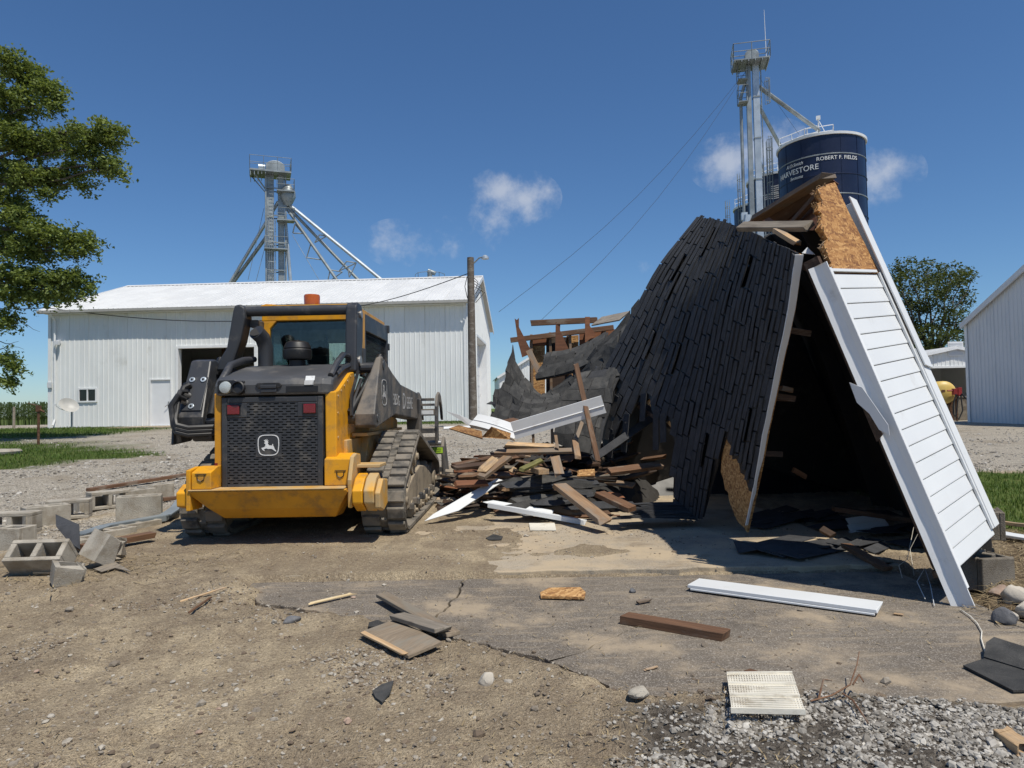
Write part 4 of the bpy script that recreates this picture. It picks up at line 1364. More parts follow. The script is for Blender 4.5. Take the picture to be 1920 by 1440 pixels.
# fuel tank with pump, right background
t0 = at(1772, 785, 34.0)
TK = empty('fuel_tank', (t0.x, t0.y, float(terrain(t0.x, t0.y))), R(-12), 'yellow and white horizontal fuel tank near the open shed', 'fuel tank')
Mx = Matrix.Translation((0, 0, 1.38)) @ Matrix.Rotation(R(90), 4, 'X')
mb = MB(); mb.lathe([(.05, .16), (.35, .12), (.5, .04), (.55, -.04), (.55, -1.5)], n=24, M=Mx); mb.build('tank_shell', TANK_Y, TK, smooth=1)
mb = MB(); mb.lathe([(.552, -1.5), (.552, -2.6), (.3, -2.75)], n=24, M=Mx); mb.build('tank_rear_half', TRIM_WHITE, TK, smooth=1)
mb = MB(); mb.rng(-.16, .0, -.16, -.145, 1.38, 1.50); mb.build('sign_plate', RUST, TK)
mb = MB()
for y in (.3, 2.2):
    mb.beam((-.45, y, 0), (-.3, y, .98), .1, .1); mb.beam((.45, y, 0), (.3, y, .98), .1, .1); mb.beam((-.45, y, .85), (.45, y, .85), .1, .1)
mb.build('tank_stand', RUST, TK)
t1 = at(1806, 788, 33.6)
PU = empty('fuel_pump', (t1.x - .35, t1.y, float(terrain(t1.x, t1.y))), 0, 'red fuel pump with black hanging hoses beside the yellow tank', 'fuel pump')
mb = MB(); mb.rng(-.09, .09, -.09, .09, 1.25, 1.55); mb.rng(.12, .3, -.09, .09, 1.2, 1.6); mb.tube((-.35, 0, 1.45), (.1, 0, 1.45), .04, n=6); mb.build('pump_body', REDP, PU, bevel=.01)
mb = MB(); mb.rng(.02, .1, -.03, .05, 0, 1.3); mb.build('pump_post', RUST, PU)
mb = MB(); mb.path([(.0, -.1, 1.3), (-.15, -.15, .9), (-.2, -.15, .35), (.05, -.15, .1), (.25, -.15, .5), (.22, -.1, 1.25)], .03, 6); mb.path([(.1, -.1, 1.2), (.0, -.14, .7), (-.05, -.1, .2)], .03, 6); mb.path([(.25, -.1, 1.3), (.7, -.1, .8), (1.0, -.1, .45)], .03, 6); mb.build('hose', HOSE, PU, smooth=1)
t2 = at(1800, 789, 34.5)
CB = MB(); zt2 = float(terrain(t2.x, t2.y)); CB.rng(t2.x - .25, t2.x + 1.1, t2.y, t2.y + .9, zt2 - .05, zt2 + 1.12); CB.rng(t2.x - .29, t2.x + 1.14, t2.y - .04, t2.y + .94, zt2 + 1.12, zt2 + 1.18)
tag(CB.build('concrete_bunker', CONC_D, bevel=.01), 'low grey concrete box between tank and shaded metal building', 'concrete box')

# ================================================================== COLLAPSED GARAGE
def catmull(P, n):
    """resample rows of control points P (k, ..., 3) to n rows"""
    P = np.asarray(P, float); k = len(P)
    u = np.linspace(0, k - 1, n); i = np.clip(np.floor(u).astype(int), 0, k - 2); f = (u - i).reshape((-1,) + (1,) * (P.ndim - 1))
    p0 = P[np.clip(i - 1, 0, k - 1)]; p1 = P[i]; p2 = P[i + 1]; p3 = P[np.clip(i + 2, 0, k - 1)]
    p0 = np.where((i == 0).reshape(f.shape), 2 * p1 - p2, p0); p3 = np.where((i == k - 2).reshape(f.shape), 2 * p2 - p1, p3)
    return .5 * (2 * p1 + (p2 - p0) * f + (2 * p0 - 5 * p1 + 4 * p2 - p3) * f ** 2 + (3 * p1 - p0 - 3 * p2 + p3) * f ** 3)


class Patch:
    """smooth curved sheet through a grid of points; S(s, t) with s across, t along"""
    def __init__(s, grid, res=60, face=None, crumple=0.0):
        G = np.array([[tuple(at(*q)) for q in row] for row in grid])  # rows t, columns s
        A = catmull(G, res); A = catmull(A.transpose(1, 0, 2), res).transpose(1, 0, 2)
        if crumple:
            for i in range(res):
                for j in range(res):
                    q = Vector(A[i, j]); A[i, j] += np.array(mnoise.noise_vector(q * 2.3)) * crumple + np.array(mnoise.noise_vector(q * 6.0)) * crumple * .35
        s.A = A; s.n = res
        dt = np.gradient(A, axis=0); ds = np.gradient(A, axis=1)
        N = np.cross(ds, dt); N /= np.linalg.norm(N, axis=2)[:, :, None]
        to = (np.array(face) if face is not None else np.array([0, 0, EYE])) - A
        if ((N * to).sum(2)).mean() < 0: N = -N
        s.N = N
        s.ls = float(np.linalg.norm(np.diff(A, axis=1), axis=2).sum(1).mean()); s.lt = float(np.linalg.norm(np.diff(A, axis=0), axis=2).sum(0).mean())

    def __call__(s, a, b, off=0.0):
        x = min(max(a, -.2), 1.2) * (s.n - 1); y = min(max(b, -.2), 1.25) * (s.n - 1)
        i = int(min(max(math.floor(y), 0), s.n - 2)); j = int(min(max(math.floor(x), 0), s.n - 2)); f = y - i; g = x - j
        L = lambda Q: (Q[i, j] * (1 - g) + Q[i, j + 1] * g) * (1 - f) + (Q[i + 1, j] * (1 - g) + Q[i + 1, j + 1] * g) * f
        p = L(s.A)
        if off:
            n = L(s.N); p = p + n / np.linalg.norm(n) * off
        return Vector(p)

    def sheet(s, name, mat, parent, a0, a1, tmin, tmax, o0, o1, ns=24, nt=24):
        """solid curved board between offsets o0 and o1, cut along tmin(s), tmax(s)"""
        vs = []; fs = []
        for o in (o0, o1):
            for i in range(ns + 1):
                a = a0 + (a1 - a0) * i / ns; lo = tmin(a); hi = tmax(a)
                for k in range(nt + 1): vs.append(s(a, lo + (hi - lo) * k / nt, o))
        m = (ns + 1) * (nt + 1); id_ = lambda i, k: i * (nt + 1) + k
        for i in range(ns):
            for k in range(nt):
                q = (id_(i, k), id_(i + 1, k), id_(i + 1, k + 1), id_(i, k + 1)); fs.append(q); fs.append(tuple(m + x for x in q[::-1]))
        for i in range(ns):
            for k in (0, nt): fs.append((id_(i, k), id_(i + 1, k), m + id_(i + 1, k), m + id_(i, k)))
        for k in range(nt):
            for i in (0, ns): fs.append((id_(i, k), id_(i, k + 1), m + id_(i, k + 1), m + id_(i, k)))
        return MB().add(vs, fs).build(name, mat, parent)


def lay_shingles(P, parent, mat, rows, tab, tmin, tmax, rnd, lift=.010, flip=False, along=None, limit=300, a_hi=1.0):
    cnt = 0
    Lt = along or P.lt
    for i in range(rows):
        a0 = (i + .02) / rows * a_hi; a1 = (i + .965) / rows * a_hi; am = (i + .5) / rows * a_hi
        lo, hi = tmin(am), tmax(am)
        dt = tab / Lt; t = lo - dt * rnd.choice((0, .33, .66)) * 1.0
        while t < hi:
            t0 = max(t, lo); t1 = min(t + dt, hi); t += dt
            if t1 - t0 < .012: continue
            if rnd.random() < .006: continue
            l0 = lift + rnd.uniform(0, .005) + (rnd.uniform(.012, .035) if rnd.random() < .05 else 0); l1 = .003
            g = .0065 / Lt; sk = rnd.uniform(-.0035, .0035)
            vs = []
            for th in (0, .0075):
                for tt in (t0 + g, (t0 + t1) / 2, t1 - g):
                    e = l0 + (rnd.uniform(-.004, .006))
                    vs += [P(a0 + sk, tt, e + th), P(a1, tt, l1 + th + .002)]
            fs = []
            for k in (0, 2):
                fs += [(k, k + 1, k + 3, k + 2), (6 + k, 6 + k + 2, 6 + k + 3, 6 + k + 1), (k, k + 2, k + 8, k + 6), (k + 1, k + 7, k + 9, k + 3)]
            fs += [(0, 6, 7, 1), (4, 5, 11, 10)]
            me = bpy.data.meshes.new('shingle'); me.from_pydata([tuple(v) for v in vs], [], fs)
            obj('shingle', me, mat, parent); cnt += 1
    return cnt


def pw(xs, ys, amp=0.0, seed=0, freq=40):
    return lambda a: float(np.interp(a, xs, ys)) + (amp * (float(vnoise(np.array([a * freq]), np.array([seed * 3.1]), 1.0, seed)[0]) - .5) if amp else 0)


def build_roof_section():
    root = empty('collapsed_roof_section', (1.8, 5.8, 0), 0, 'big black shingled roof section standing on edge, torn loose', 'roof wreck')
    root.matrix_world = Matrix.Identity(4)
    grid = [[(1497, 478, 4.35), (1440, 450, 5.1), (1390, 428, 6.0), (1345, 412, 6.9), (1308, 408, 7.8)],
            [(1478, 600, 4.55), (1410, 580, 5.25), (1350, 555, 6.1), (1288, 528, 7.0), (1234, 502, 8.0)],
            [(1452, 725, 4.8), (1384, 715, 5.5), (1318, 690, 6.3), (1244, 650, 7.2), (1178, 606, 8.2)],
            [(1425, 860, 5.1), (1355, 850, 5.75), (1287, 825, 6.45), (1198, 770, 7.4), (1125, 706, 8.5)],
            [(1401, 985, 5.45), (1330, 972, 6.05), (1268, 952, 6.6), (1155, 885, 7.6), (1070, 800, 8.8)]]
    P = Patch(grid, 60, face=(-3, 4, 1.5), crumple=.010)
    t_deck = pw([0, .03, .12, .25, .27, .5, .52, .78, .82, 1.0], [1.03, 1.02, .95, .82, .70, .70, .76, .70, .66, .70], .02, 3)
    P.sheet('roof_deck', OSB, root, .0, 1.0, pw([0, 1], [.004, .004]), t_deck, -.034, -.016, 40, 24)
    t_sh = pw([0, .04, .07, .12, .2, .24, .27, .29, .48, .52, .55, .60, .66, .72, .77, .80, .84, .88, .92, 1.0],
              [.87, .86, .82, .78, .73, .67, .70, 1.0, 1.0, .96, .78, .70, .74, .68, .70, .88, .90, .72, .80, .82], .05, 5, 60)
    rnd = random.Random(4)
    n = lay_shingles(P, root, SHINGLE, 31, .30, pw([0, 1], [-.004, -.004], .02, 8, 50), t_sh, rnd, .009)
    # underlay felt just below the shingles
    P.sheet('felt', BLACKP, root, .005, .995, pw([0, 1], [0, 0]), lambda a: min(t_sh(a) + .012, 1.0), -.015, -.001, 40, 20)
    # white eave board along the near edge
    vs = []; fs = []
    for k in range(25):
        t = k / 24 * 1.0
        p = P(0, t); n_ = P(0, t, 1.0) - p; w = (P(.0, t) - P(.03, t)).normalized()
        q = lambda a, b: p + w * a + n_ * b
        ra = random.Random(k).uniform(0, .012) if t > .75 else 0
        dp = .030 - .022 * t
        vs += [q(.004, .018), q(.018, .018), q(.018, -dp + ra), q(.004, -dp + ra)]
    for k in range(24):
        for e in range(4): fs.append((4 * k + e, 4 * k + (e + 1) % 4, 4 * k + 4 + (e + 1) % 4, 4 * k + 4 + e))
    fs += [(0, 1, 2, 3), (99, 98, 97, 96)]
    MB().add(vs, fs).build('eave_board', TRIM_WHITE, root)
    # rafters under the deck, running across the rows
    for k, t in enumerate((.06, .30, .54, .74)):
        mb = MB(); hi = .97 if t < .6 else .9
        pts = [P(.01 + (hi - .01) * j / 8, t, -.11) for j in range(9)]
        for a, b in zip(pts[:-1], pts[1:]): mb.beam(a, b, .04, .14, P(.5, t, 1) - P(.5, t))
        mb.build('rafter', DARKW, root)
    # dangling loose tabs at the torn lower edge
    for k in range(9):
        a = rnd.uniform(.56, .97); t = t_sh(a) - .02; p = P(a, t, .02)
        L = rnd.uniform(.16, .42); M_ = frame(p, (P(a, t + .05) - P(a, t)).normalized() * .5 + Vector((0, 0, -1)) + Vector((rnd.uniform(-.2, .2), rnd.uniform(-.3, .3), 0)), P(a, t, 1) - P(a, t))
        mb = MB(); mb.rng(0, L, -.055, .055, -.004, .004); o = mb.build('loose_shingle', SHINGLE, root); o.matrix_world = M_
    return P


ROOFP = build_roof_section()


def build_roof_right():
    """the other half of the roof, fallen to the right; only its underside, darkened for shade, and top edge show"""
    root = empty('fallen_roof_half', (0, 0, 0), 0, 'underside of the fallen right roof half, darkened for shade, behind the siding pier', 'roof wreck')
    grid = [[(1556, 398, 4.78), (1500, 420, 6.2), (1440, 440, 7.6), (1400, 470, 9.2)],
            [(1695, 690, 5.15), (1630, 660, 6.7), (1550, 640, 8.0), (1490, 640, 9.6)],
            [(1815, 1018, 5.0), (1745, 985, 6.2), (1660, 945, 7.6), (1605, 915, 9.3)]]
    P = Patch(grid, 40, face=(6, 7, 4))
    P.sheet('roof_deck', DARKHOLE, root, 0, 1, pw([0, 1], [0, 0], .03, 2), pw([0, 1], [1, 1]), -.02, 0, 20, 20)  # deck and rafters coloured near-black to deepen the shade of the hollow
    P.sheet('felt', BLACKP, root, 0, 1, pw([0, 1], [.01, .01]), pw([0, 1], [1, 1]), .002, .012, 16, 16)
    for k, a in enumerate((.1, .36, .62, .88)):
        mb = MB(); pts = [P(a, j / 6, -.09) for j in range(7)]
        for p, q in zip(pts[:-1], pts[1:]): mb.beam(p, q, .04, .14, P(a, .5, 1) - P(a, .5))
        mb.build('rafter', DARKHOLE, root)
    # added black sheet closing the back of the hollow, standing in for its shade
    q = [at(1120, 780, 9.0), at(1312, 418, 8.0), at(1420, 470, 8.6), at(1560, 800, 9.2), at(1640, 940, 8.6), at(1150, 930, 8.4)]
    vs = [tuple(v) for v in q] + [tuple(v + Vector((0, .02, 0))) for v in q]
    MB().add(vs, [tuple(range(6)), tuple(range(11, 5, -1))] + [(i, (i + 1) % 6, 6 + (i + 1) % 6, 6 + i) for i in range(6)]).build('hollow_shade_sheet', BLACKP, root)
    MB().rng(1.15, 3.1, 8.9, 8.93, SLAB_Z + .002, 1.7).build('hollow_shade_panel', BLACKP, root)  # second added black panel, put in to keep the gap under the roof dark


build_roof_right()

# ---- plank helper ------------------------------------------------------------------


def pt(px, py, Y=None, z=None):
    if Y is not None: return at(px, py, Y)
    p = ngr(px, py, 0.03 if z is None else z)
    if z is None:
        for _ in range(5):
            p = ngr(px, py, surf(p.x, p.y))
    return p


def plank_mesh(L, w, t, seed=0, bend=.0, ragged=.5, seg=6, twist=0.0, lip=0.0):
    r = random.Random(seed)
    vs = []; fs = []
    e0 = [r.uniform(0, .05) * ragged for _ in range(4)]; e1 = [r.uniform(0, .07) * ragged for _ in range(4)]
    for k in range(seg + 1):
        f = k / seg; x = -L / 2 + L * f; b = bend * math.sin(math.pi * f) + r.uniform(-1, 1) * .0012; tw = twist * (f - .5)
        c, s = math.cos(tw), math.sin(tw)
        for j, (y, z) in enumerate(((-w / 2, -t / 2), (w / 2, -t / 2), (w / 2, t / 2), (-w / 2, t / 2))):
            xx = x + (e0[j] if k == 0 else 0) - (e1[j] if k == seg else 0)
            vs.append((xx, y * c - z * s, y * s + z * c + b))
    for k in range(seg):
        for j in range(4): fs.append((4 * k + j, 4 * k + (j + 1) % 4, 4 * k + 4 + (j + 1) % 4, 4 * k + 4 + j))
    fs += [(3, 2, 1, 0), tuple(4 * seg + j for j in range(4))]
    mb = MB().add(vs, fs)
    if lip:
        mb.rng(-L / 2 + .02, L / 2 - .015, -w / 2 - .003, -w / 2 + .006, -t / 2 - lip, -t / 2 - .0005)
    return mb


def plank(name, label, cat, A, B, w, t, mat, up=(0, 0, 1), group=None, bevel=.0025, parent=None, **kw):
    A = Vector(A); B = Vector(B)
    L = (B - A).length
    o = plank_mesh(L, w, t, seed=hash((round(A.x, 3), round(B.y, 3))) & 0xffff, **kw).build(name, mat, parent, bevel=bevel, seg=1)
    M_ = frame((A + B) / 2, B - A, up)
    if parent is None: o.matrix_world = M_
    else: o.matrix_local = parent.matrix_world.inverted() @ M_ if False else M_
    if label: tag(o, label, cat, group)
    return o


# ---- the siding pier at the right of the old garage door ---------------------------
def build_pier():
    B = ngr(1818, 1140, .0)
    v = Vector((-.565, .31, 1.86)); u = Vector((.72, .67, .10))
    vh = v.normalized(); uh = (u - vh * u.dot(vh)).normalized()
    M_ = frame(B, uh, vh)     # local y points into the building
    root = empty('siding_wall_pier', M=M_, label='leaning white lap-sided wall pier with bare strand board at its top', cat='wall wreck')
    W = .855
    n = 18; ex = .0975; z0 = .205
    rr = random.Random(2)
    for k in range(n):
        z = z0 + k * ex
        prof = [(-.0, z - .006), (-.010, z - .004), (-.0105, z + .002), (-.005, z + ex - .009), (0, z + ex - .008)]
        x0 = .008; x1 = W - .06
        mb = MB()
        cut = 0
        vs = []; m = len(prof); S = 6
        for i in range(S + 1):
            x = x0 + (x1 - x0) * i / S
            bow = .0035 * math.sin(math.pi * i / S) * (1 - k / n) * (1 if k % 3 else 1.4)
            for (y, zz) in prof: vs.append((x, y - abs(bow) * .6, zz + bow * .4))
        fs = [tuple(range(m))[::-1], tuple(S * m + j for j in range(m))]
        for i in range(S):
            for j in range(m): fs.append((i * m + j, i * m + (j + 1) % m, (i + 1) * m + (j + 1) % m, (i + 1) * m + j))
        MB().add(vs, fs).build('siding_board', VINYL, root)
    # sheathing and the bare strand board at the top
    MB().rng(.01, W - .03, .004, .018, .20, 1.95).build('sheathing', OSB_D, root)
    r = random.Random(8)
    left = []
    prof = [(.10, 1.962), (.08, 2.02), (.12, 2.12), (.21, 2.18), (.18, 2.26), (.27, 2.34), (.25, 2.41), (.37, 2.46), (.40, 2.54), (.56, 2.60)]
    for (a, b), (c, d) in zip(prof[:-1], prof[1:]):
        for f in (0, .33, .66): left.append((a + (c - a) * f + r.uniform(-.022, .022), b + (d - b) * f + r.uniform(-.006, .006)))
    poly = left + [(.58, 2.60), (.73, 2.63), (.74, 2.4), (.81, 1.962)]
    MB().prism(poly, 'y', -.012, .012).build('strand_board', OSB_P, root)
    mb = MB(); mb.prism([(a + .012, b) for a, b in poly[:-3]] + [(.71, 2.3), (.74, 1.962)], 'y', .013, .026); mb.build('strand_board_back', OSB_D, root)
    # splintered fringe on the broken edge
    mb = MB()
    for k in range(60):
        a, b = left[r.randrange(len(left))]
        L = r.uniform(.02, .07); an = r.uniform(2.2, 4.0)
        mb.beam((a + .02, r.uniform(-.01, .02), b + r.uniform(-.02, .02)), (a + .02 + L * math.cos(an), r.uniform(-.03, .03), b + L * math.sin(an) * .6), .006, .003)
    o = mb.build('splinters', PINE, root); tag(o, kind='stuff')
    # metal-wrapped jamb: face turned into the door opening, with a dented flap
    mb = MB()
    S = 16; vs = []
    for i in range(S + 1):
        z = 2.02 * i / S
        dent = .012 * math.sin(i * 1.7) + (.03 if 6 <= i <= 8 else 0)
        z_ = z
        vs += [(-.004, -.028, z_), (.004, .026 + dent * .5, z_), (-.024, .076, z_), (-.008, .079, z_), (.006, -.028, z_)]
    fs = [(0, 1, 2, 3, 4), tuple(5 * S + j for j in (4, 3, 2, 1, 0))]
    for i in range(S):
        for j in range(5): fs.append((5 * i + j, 5 * i + (j + 1) % 5, 5 * i + 5 + (j + 1) % 5, 5 * i + 5 + j))
    MB().add(vs, fs).build('jamb_wrap', TRIM_WHITE, root, smooth=30)
    MB().rng(-.002, .03, -.030, -.022, .10, 1.98).build('casing_edge', TRIM_WHITE, root)
    mb = MB(); mb.prism([(.105, 1.32), (.05, 1.27), (.0, 1.03), (.015, .975), (.055, 1.02), (.07, 1.12), (.11, 1.2)], 'x', -.040, -.036); mb.build('bent_flap', TRIM_WHITE, root)
    mb = MB(); mb.prism([(.096, .96), (.05, .99), (.066, 1.12), (.096, 1.2)], 'x', -.033, -.020); mb.build('torn_wood', DARKW, root)
    # corner post, two overlapping lengths
    mb = MB(); mb.rng(W - .065, W + .035, -.030, -.020, .24, 1.42); mb.rng(W + .030, W + .038, -.030, .07, .24, 1.42); mb.build('corner_post', VINYL, root, bevel=.003)
    mb = MB(); mb.prism([(W - .062, 1.30), (W + .04, 1.27), (W + .05, 1.33), (W + .028, 1.42), (W + .02, 2.49), (W - .08, 2.51), (W - .062, 1.45)], 'y', -.046, -.035); mb.rng(W + .012, W + .02, -.046, .06, 1.45, 2.49); mb.build('corner_post', VINYL, root, bevel=.003)
    mb = MB(); mb.rng(W - .09, W - .064, -.024, -.012, .24, 1.96); mb.build('siding_channel', VINYL, root)
    mb = MB(); mb.rng(.01, W - .10, -.02, -.004, 1.963, 1.98); mb.build('siding_channel', VINYL, root)
    # framing behind
    for x in (.05, .45, .88):
        MB().rng(x - .02, x + .02, .02, .11, .22, 2.08).build('stud', DARKW, root)
    MB().rng(.0, W, .02, .11, .175, .213).build('sill_plate', DARKW, root)


build_pier()

# ---- lumber sticking out at the top -------------------------------------------------
plank('rafter', 'long weathered rafter jutting up across the silo above the strand board', 'lumber', at(1410, 415, 5.9), at(1562, 324, 4.75), .085, .04, TANW, up=(.2, -1, .3), ragged=2.6)
plank('rafter', 'brown rafter just below the highest jutting rafter', 'lumber', at(1455, 412, 5.7), at(1520, 355, 5.1), .12, .04, BROWN, up=(.2, -1, .3))
plank('ceiling_joist', 'grey level joist lying along the top of the black roof section', 'lumber', at(1388, 425, 5.4), at(1522, 424, 4.72), .09, .038, GREYW, up=(0, -1, .3))
plank('lumber_stub', 'short splintered stub between black roof and strand board', 'lumber', at(1452, 430, 5.0), at(1505, 462, 4.6), .05, .03, PINE, ragged=1.5)
q = [at(1392, 420, 6.3), at(1432, 402, 6.0), at(1556, 333, 5.0), at(1572, 345, 4.98), at(1525, 432, 5.0), at(1460, 428, 5.7)]
vs = [tuple(v) for v in q] + [tuple(v + Vector((.01, .016, .006))) for v in q]
tag(MB().add(vs, [tuple(range(6)), tuple(range(11, 5, -1))] + [(i, (i + 1) % 6, 6 + (i + 1) % 6, 6 + i) for i in range(6)]).build('roof_plywood', REDPLY), 'red-brown underside of plywood roof sheet below the jutting rafters', 'plywood')
plank('rafter', 'inner brown rafter against the red-brown plywood underside', 'lumber', at(1480, 425, 5.4), at(1548, 348, 4.9), .05, .035, BROWN, up=(.2, -1, .3))
mb = MB(); mb.prism([(0, 0), (.09, .02), (.03, .05)], 'z', 0, .004); o = mb.build('torn_flashing', TRIM_WHITE); o.matrix_world = frame(at(1503, 475, 4.35), (1, .2, -.3), (0, -1, .2)); tag(o, 'small torn white flashing tip above the eave board', 'flashing')

# ---- grey roof sheet sagging over the pile -------------------------------------------
SAG = Patch([[(963, 655, 9.9), (943, 708, 9.7), (928, 752, 9.5), (912, 792, 9.3)],
             [(988, 716, 9.6), (982, 744, 9.4), (970, 768, 9.2), (952, 795, 9.0)],
             [(1018, 738, 9.5), (1020, 752, 9.2), (1012, 770, 9.0), (1000, 795, 8.8)],
             [(1082, 700, 9.3), (1086, 722, 9.1), (1080, 750, 8.8), (1068, 785, 8.5)],
             [(1192, 572, 8.9), (1174, 630, 8.65), (1156, 690, 8.4), (1132, 752, 8.1)]], 50, face=(-2, 4, 6), crumple=.07)
sg = empty('sagging_roof_sheet', (0, 0, 0), 0, 'crumpled grey shingled roof sheet sagging over the lumber pile', 'roof wreck')
tl = pw([0, .3, .6, 1], [0, .02, .0, .03], .06, 11, 30); th = pw([0, .3, .6, 1], [1, .98, 1, .97], .05, 12, 30)
SAG.sheet('roof_deck', DARKW, sg, .0, 1., tl, th, -.03, -.012, 20, 30)
SAG.sheet('felt', SHINGLE, sg, .0, 1., tl, th, -.011, -.002, 20, 30)
FLAP = Patch([[(1024, 664, 9.9), (1012, 690, 9.7), (1003, 712, 9.6)], [(1083, 653, 9.7), (1072, 676, 9.5), (1062, 700, 9.35)], [(1140, 622, 9.5), (1128, 650, 9.3), (1110, 680, 9.1)]], 30, face=(-2, 4, 6))
FLAP.sheet('flap_deck', DARKW, sg, 0, 1, pw([0, 1], [0, 0], .1, 21, 9), pw([0, 1], [1, 1], .04, 22, 20), -.03, -.012, 12, 16)
FLAP.sheet('felt', SHINGLE, sg, 0, 1, pw([0, 1], [0, 0], .1, 21, 9), pw([0, 1], [1, 1], .04, 22, 20), -.011, -.002, 12, 16)
lay_shingles(FLAP, sg, SHINGLE_G, 4, .28, pw([0, 1], [.02, .02], .1, 21, 9), pw([0, 1], [1, 1], .04, 22, 20), random.Random(19), .016)
lay_shingles(SAG, sg, SHINGLE_G, 8, .28, tl, th, random.Random(9), .016)
SAG2 = Patch([[(1090, 700, 8.4), (1062, 740, 8.2), (1040, 790, 8.0), (1035, 830, 7.9)],
              [(1130, 690, 8.3), (1110, 740, 8.0), (1090, 790, 7.8), (1080, 845, 7.6)],
              [(1165, 690, 8.1), (1150, 740, 7.8), (1130, 800, 7.6), (1120, 860, 7.4)]], 30, face=(-2, 4, 6), crumple=.05)
s2 = empty('hanging_shingle_sheet', (0, 0, 0), 0, 'dark strip of shingles hanging below the sagging grey sheet', 'roof wreck')
SAG2.sheet('felt', SHINGLE, s2, 0, 1, pw([0, 1], [0, 0]), pw([0, 1], [1, 1]), -.02, -.002, 10, 12)
lay_shingles(SAG2, s2, SHINGLE_G, 7, .26, pw([0, 1], [0, 0], .1, 3, 20), pw([0, 1], [1, .95], .15, 4, 20), random.Random(12), .01)


# ---- back wall of the garage ---------------------------------------------------------
def build_back_wall():
    Y = 11.2
    bw = empty('garage_back_wall', (0, 0, 0), 0, 'remaining stud wall of the garage with strand board sheathing', 'wall wreck')
    P = lambda px, py, dy=0: at(px, py, Y + dy)
    zb = SLAB_Z
    def stud(px, top, m=TANW, dy=0, w=.04, d=.09):
        a = P(px, top, dy); mb = MB(); mb.rng(a.x - w / 2, a.x + w / 2, a.y - d, a.y, zb, a.z); mb.build('stud', m, bw, bevel=.003, seg=1)
    for px, top in ((996, 628), (1031, 624), (1068, 622), (1100, 618), (1132, 614)): stud(px, top)
    def board(pts, m, dy, t=.012, nm='sheathing'):
        q = [P(a, b, dy) for a, b in pts]; k = len(q)
        vs = [tuple(v) for v in q] + [tuple(v + Vector((0, t, 0))) for v in q]
        MB().add(vs, [tuple(range(k))[::-1], tuple(range(k, 2 * k))] + [(i, (i + 1) % k, k + (i + 1) % k, k + i) for i in range(k)]).build(nm, m, bw)
    board([(993, 640), (1022, 640), (1022, 790), (993, 790)], OSB, .005)
    board([(1024, 632), (1064, 632), (1064, 790), (1024, 790)], DARKW, .006)
    board([(1062, 630), (1085, 628), (1085, 790), (1062, 790)], OSB, .020)
    board([(1086, 626), (1170, 615), (1170, 790), (1086, 790)], REDPLY, .008)
    board([(994, 634), (1024, 629), (1024, 648), (994, 648)], REDPLY, -.004)
    def bar(a, b, w, t, m, dy, nm='top_plate'):
        A = P(*a, dy); B = P(*b, dy); mb = MB(); mb.beam(A, B, t, w); mb.build(nm, m, bw, bevel=.003, seg=1)
    bar((957, 638), (1150, 614), .075, .09, BROWN, -.10)
    return bw


build_back_wall()
plank('truss_chord', 'brown level board above the broken back wall', 'lumber', at(994, 606, 10.7), at(1122, 600, 10.5), .085, .038, BROWN, up=(0, -1, .1))
for k, (poly, Y, lab) in enumerate((([(965, 597), (969, 600), (973, 596), (973, 613), (998, 662), (979, 670), (971, 640)], 10.75, 'leftmost red-brown gusset plate hanging from the broken back wall'),
                                    ([(1042, 604), (1051, 603), (1050, 619), (1067, 656), (1041, 662)], 10.6, 'middle red-brown gusset plate on the broken back wall'),
                                    ([(1097, 594), (1106, 594), (1106, 611), (1118, 628), (1097, 642)], 10.45, 'rightmost red-brown gusset plate under the roof edge'))):
    q = [at(a, b, Y) for a, b in poly]; n = len(q)
    vs = [tuple(v) for v in q] + [tuple(v + Vector((.0, .018, 0))) for v in q]
    tag(MB().add(vs, [tuple(range(n))[::-1], tuple(range(n, 2 * n))] + [(i, (i + 1) % n, n + (i + 1) % n, n + i) for i in range(n)]).build('gusset_plate', REDPLY), lab, 'gusset')
plank('brace', 'thin diagonal brace hanging below the leftmost gusset', 'lumber', at(990, 655, 10.6), at(1012, 700, 10.4), .09, .02, TANW, up=(0, -1, 0))
plank('roof_edge_board', 'weathered roof edge fragment right of the brown level board', 'lumber', at(1118, 603, 10.3), at(1172, 592, 9.6), .22, .02, GREYW, up=(-.2, -1, .8))

# ---- lumber pile -----------------------------------------------------------------------
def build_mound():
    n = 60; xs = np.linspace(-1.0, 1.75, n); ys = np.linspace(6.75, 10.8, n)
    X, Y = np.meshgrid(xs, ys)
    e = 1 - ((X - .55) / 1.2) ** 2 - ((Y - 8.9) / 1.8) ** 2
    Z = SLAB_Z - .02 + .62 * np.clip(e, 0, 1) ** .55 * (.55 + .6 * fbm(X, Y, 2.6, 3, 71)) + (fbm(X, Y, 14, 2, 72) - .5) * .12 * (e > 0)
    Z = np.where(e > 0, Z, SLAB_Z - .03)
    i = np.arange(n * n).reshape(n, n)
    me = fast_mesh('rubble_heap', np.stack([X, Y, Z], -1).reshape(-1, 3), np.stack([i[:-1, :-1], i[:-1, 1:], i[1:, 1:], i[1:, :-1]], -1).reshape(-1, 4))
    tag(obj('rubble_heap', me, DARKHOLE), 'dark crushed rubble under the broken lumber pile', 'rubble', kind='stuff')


build_mound()


def mound_z(x, y):
    e = 1 - ((x - .55) / 1.2) ** 2 - ((y - 8.9) / 1.8) ** 2
    return SLAB_Z + (.62 * max(e, 0) ** .55 * .8)


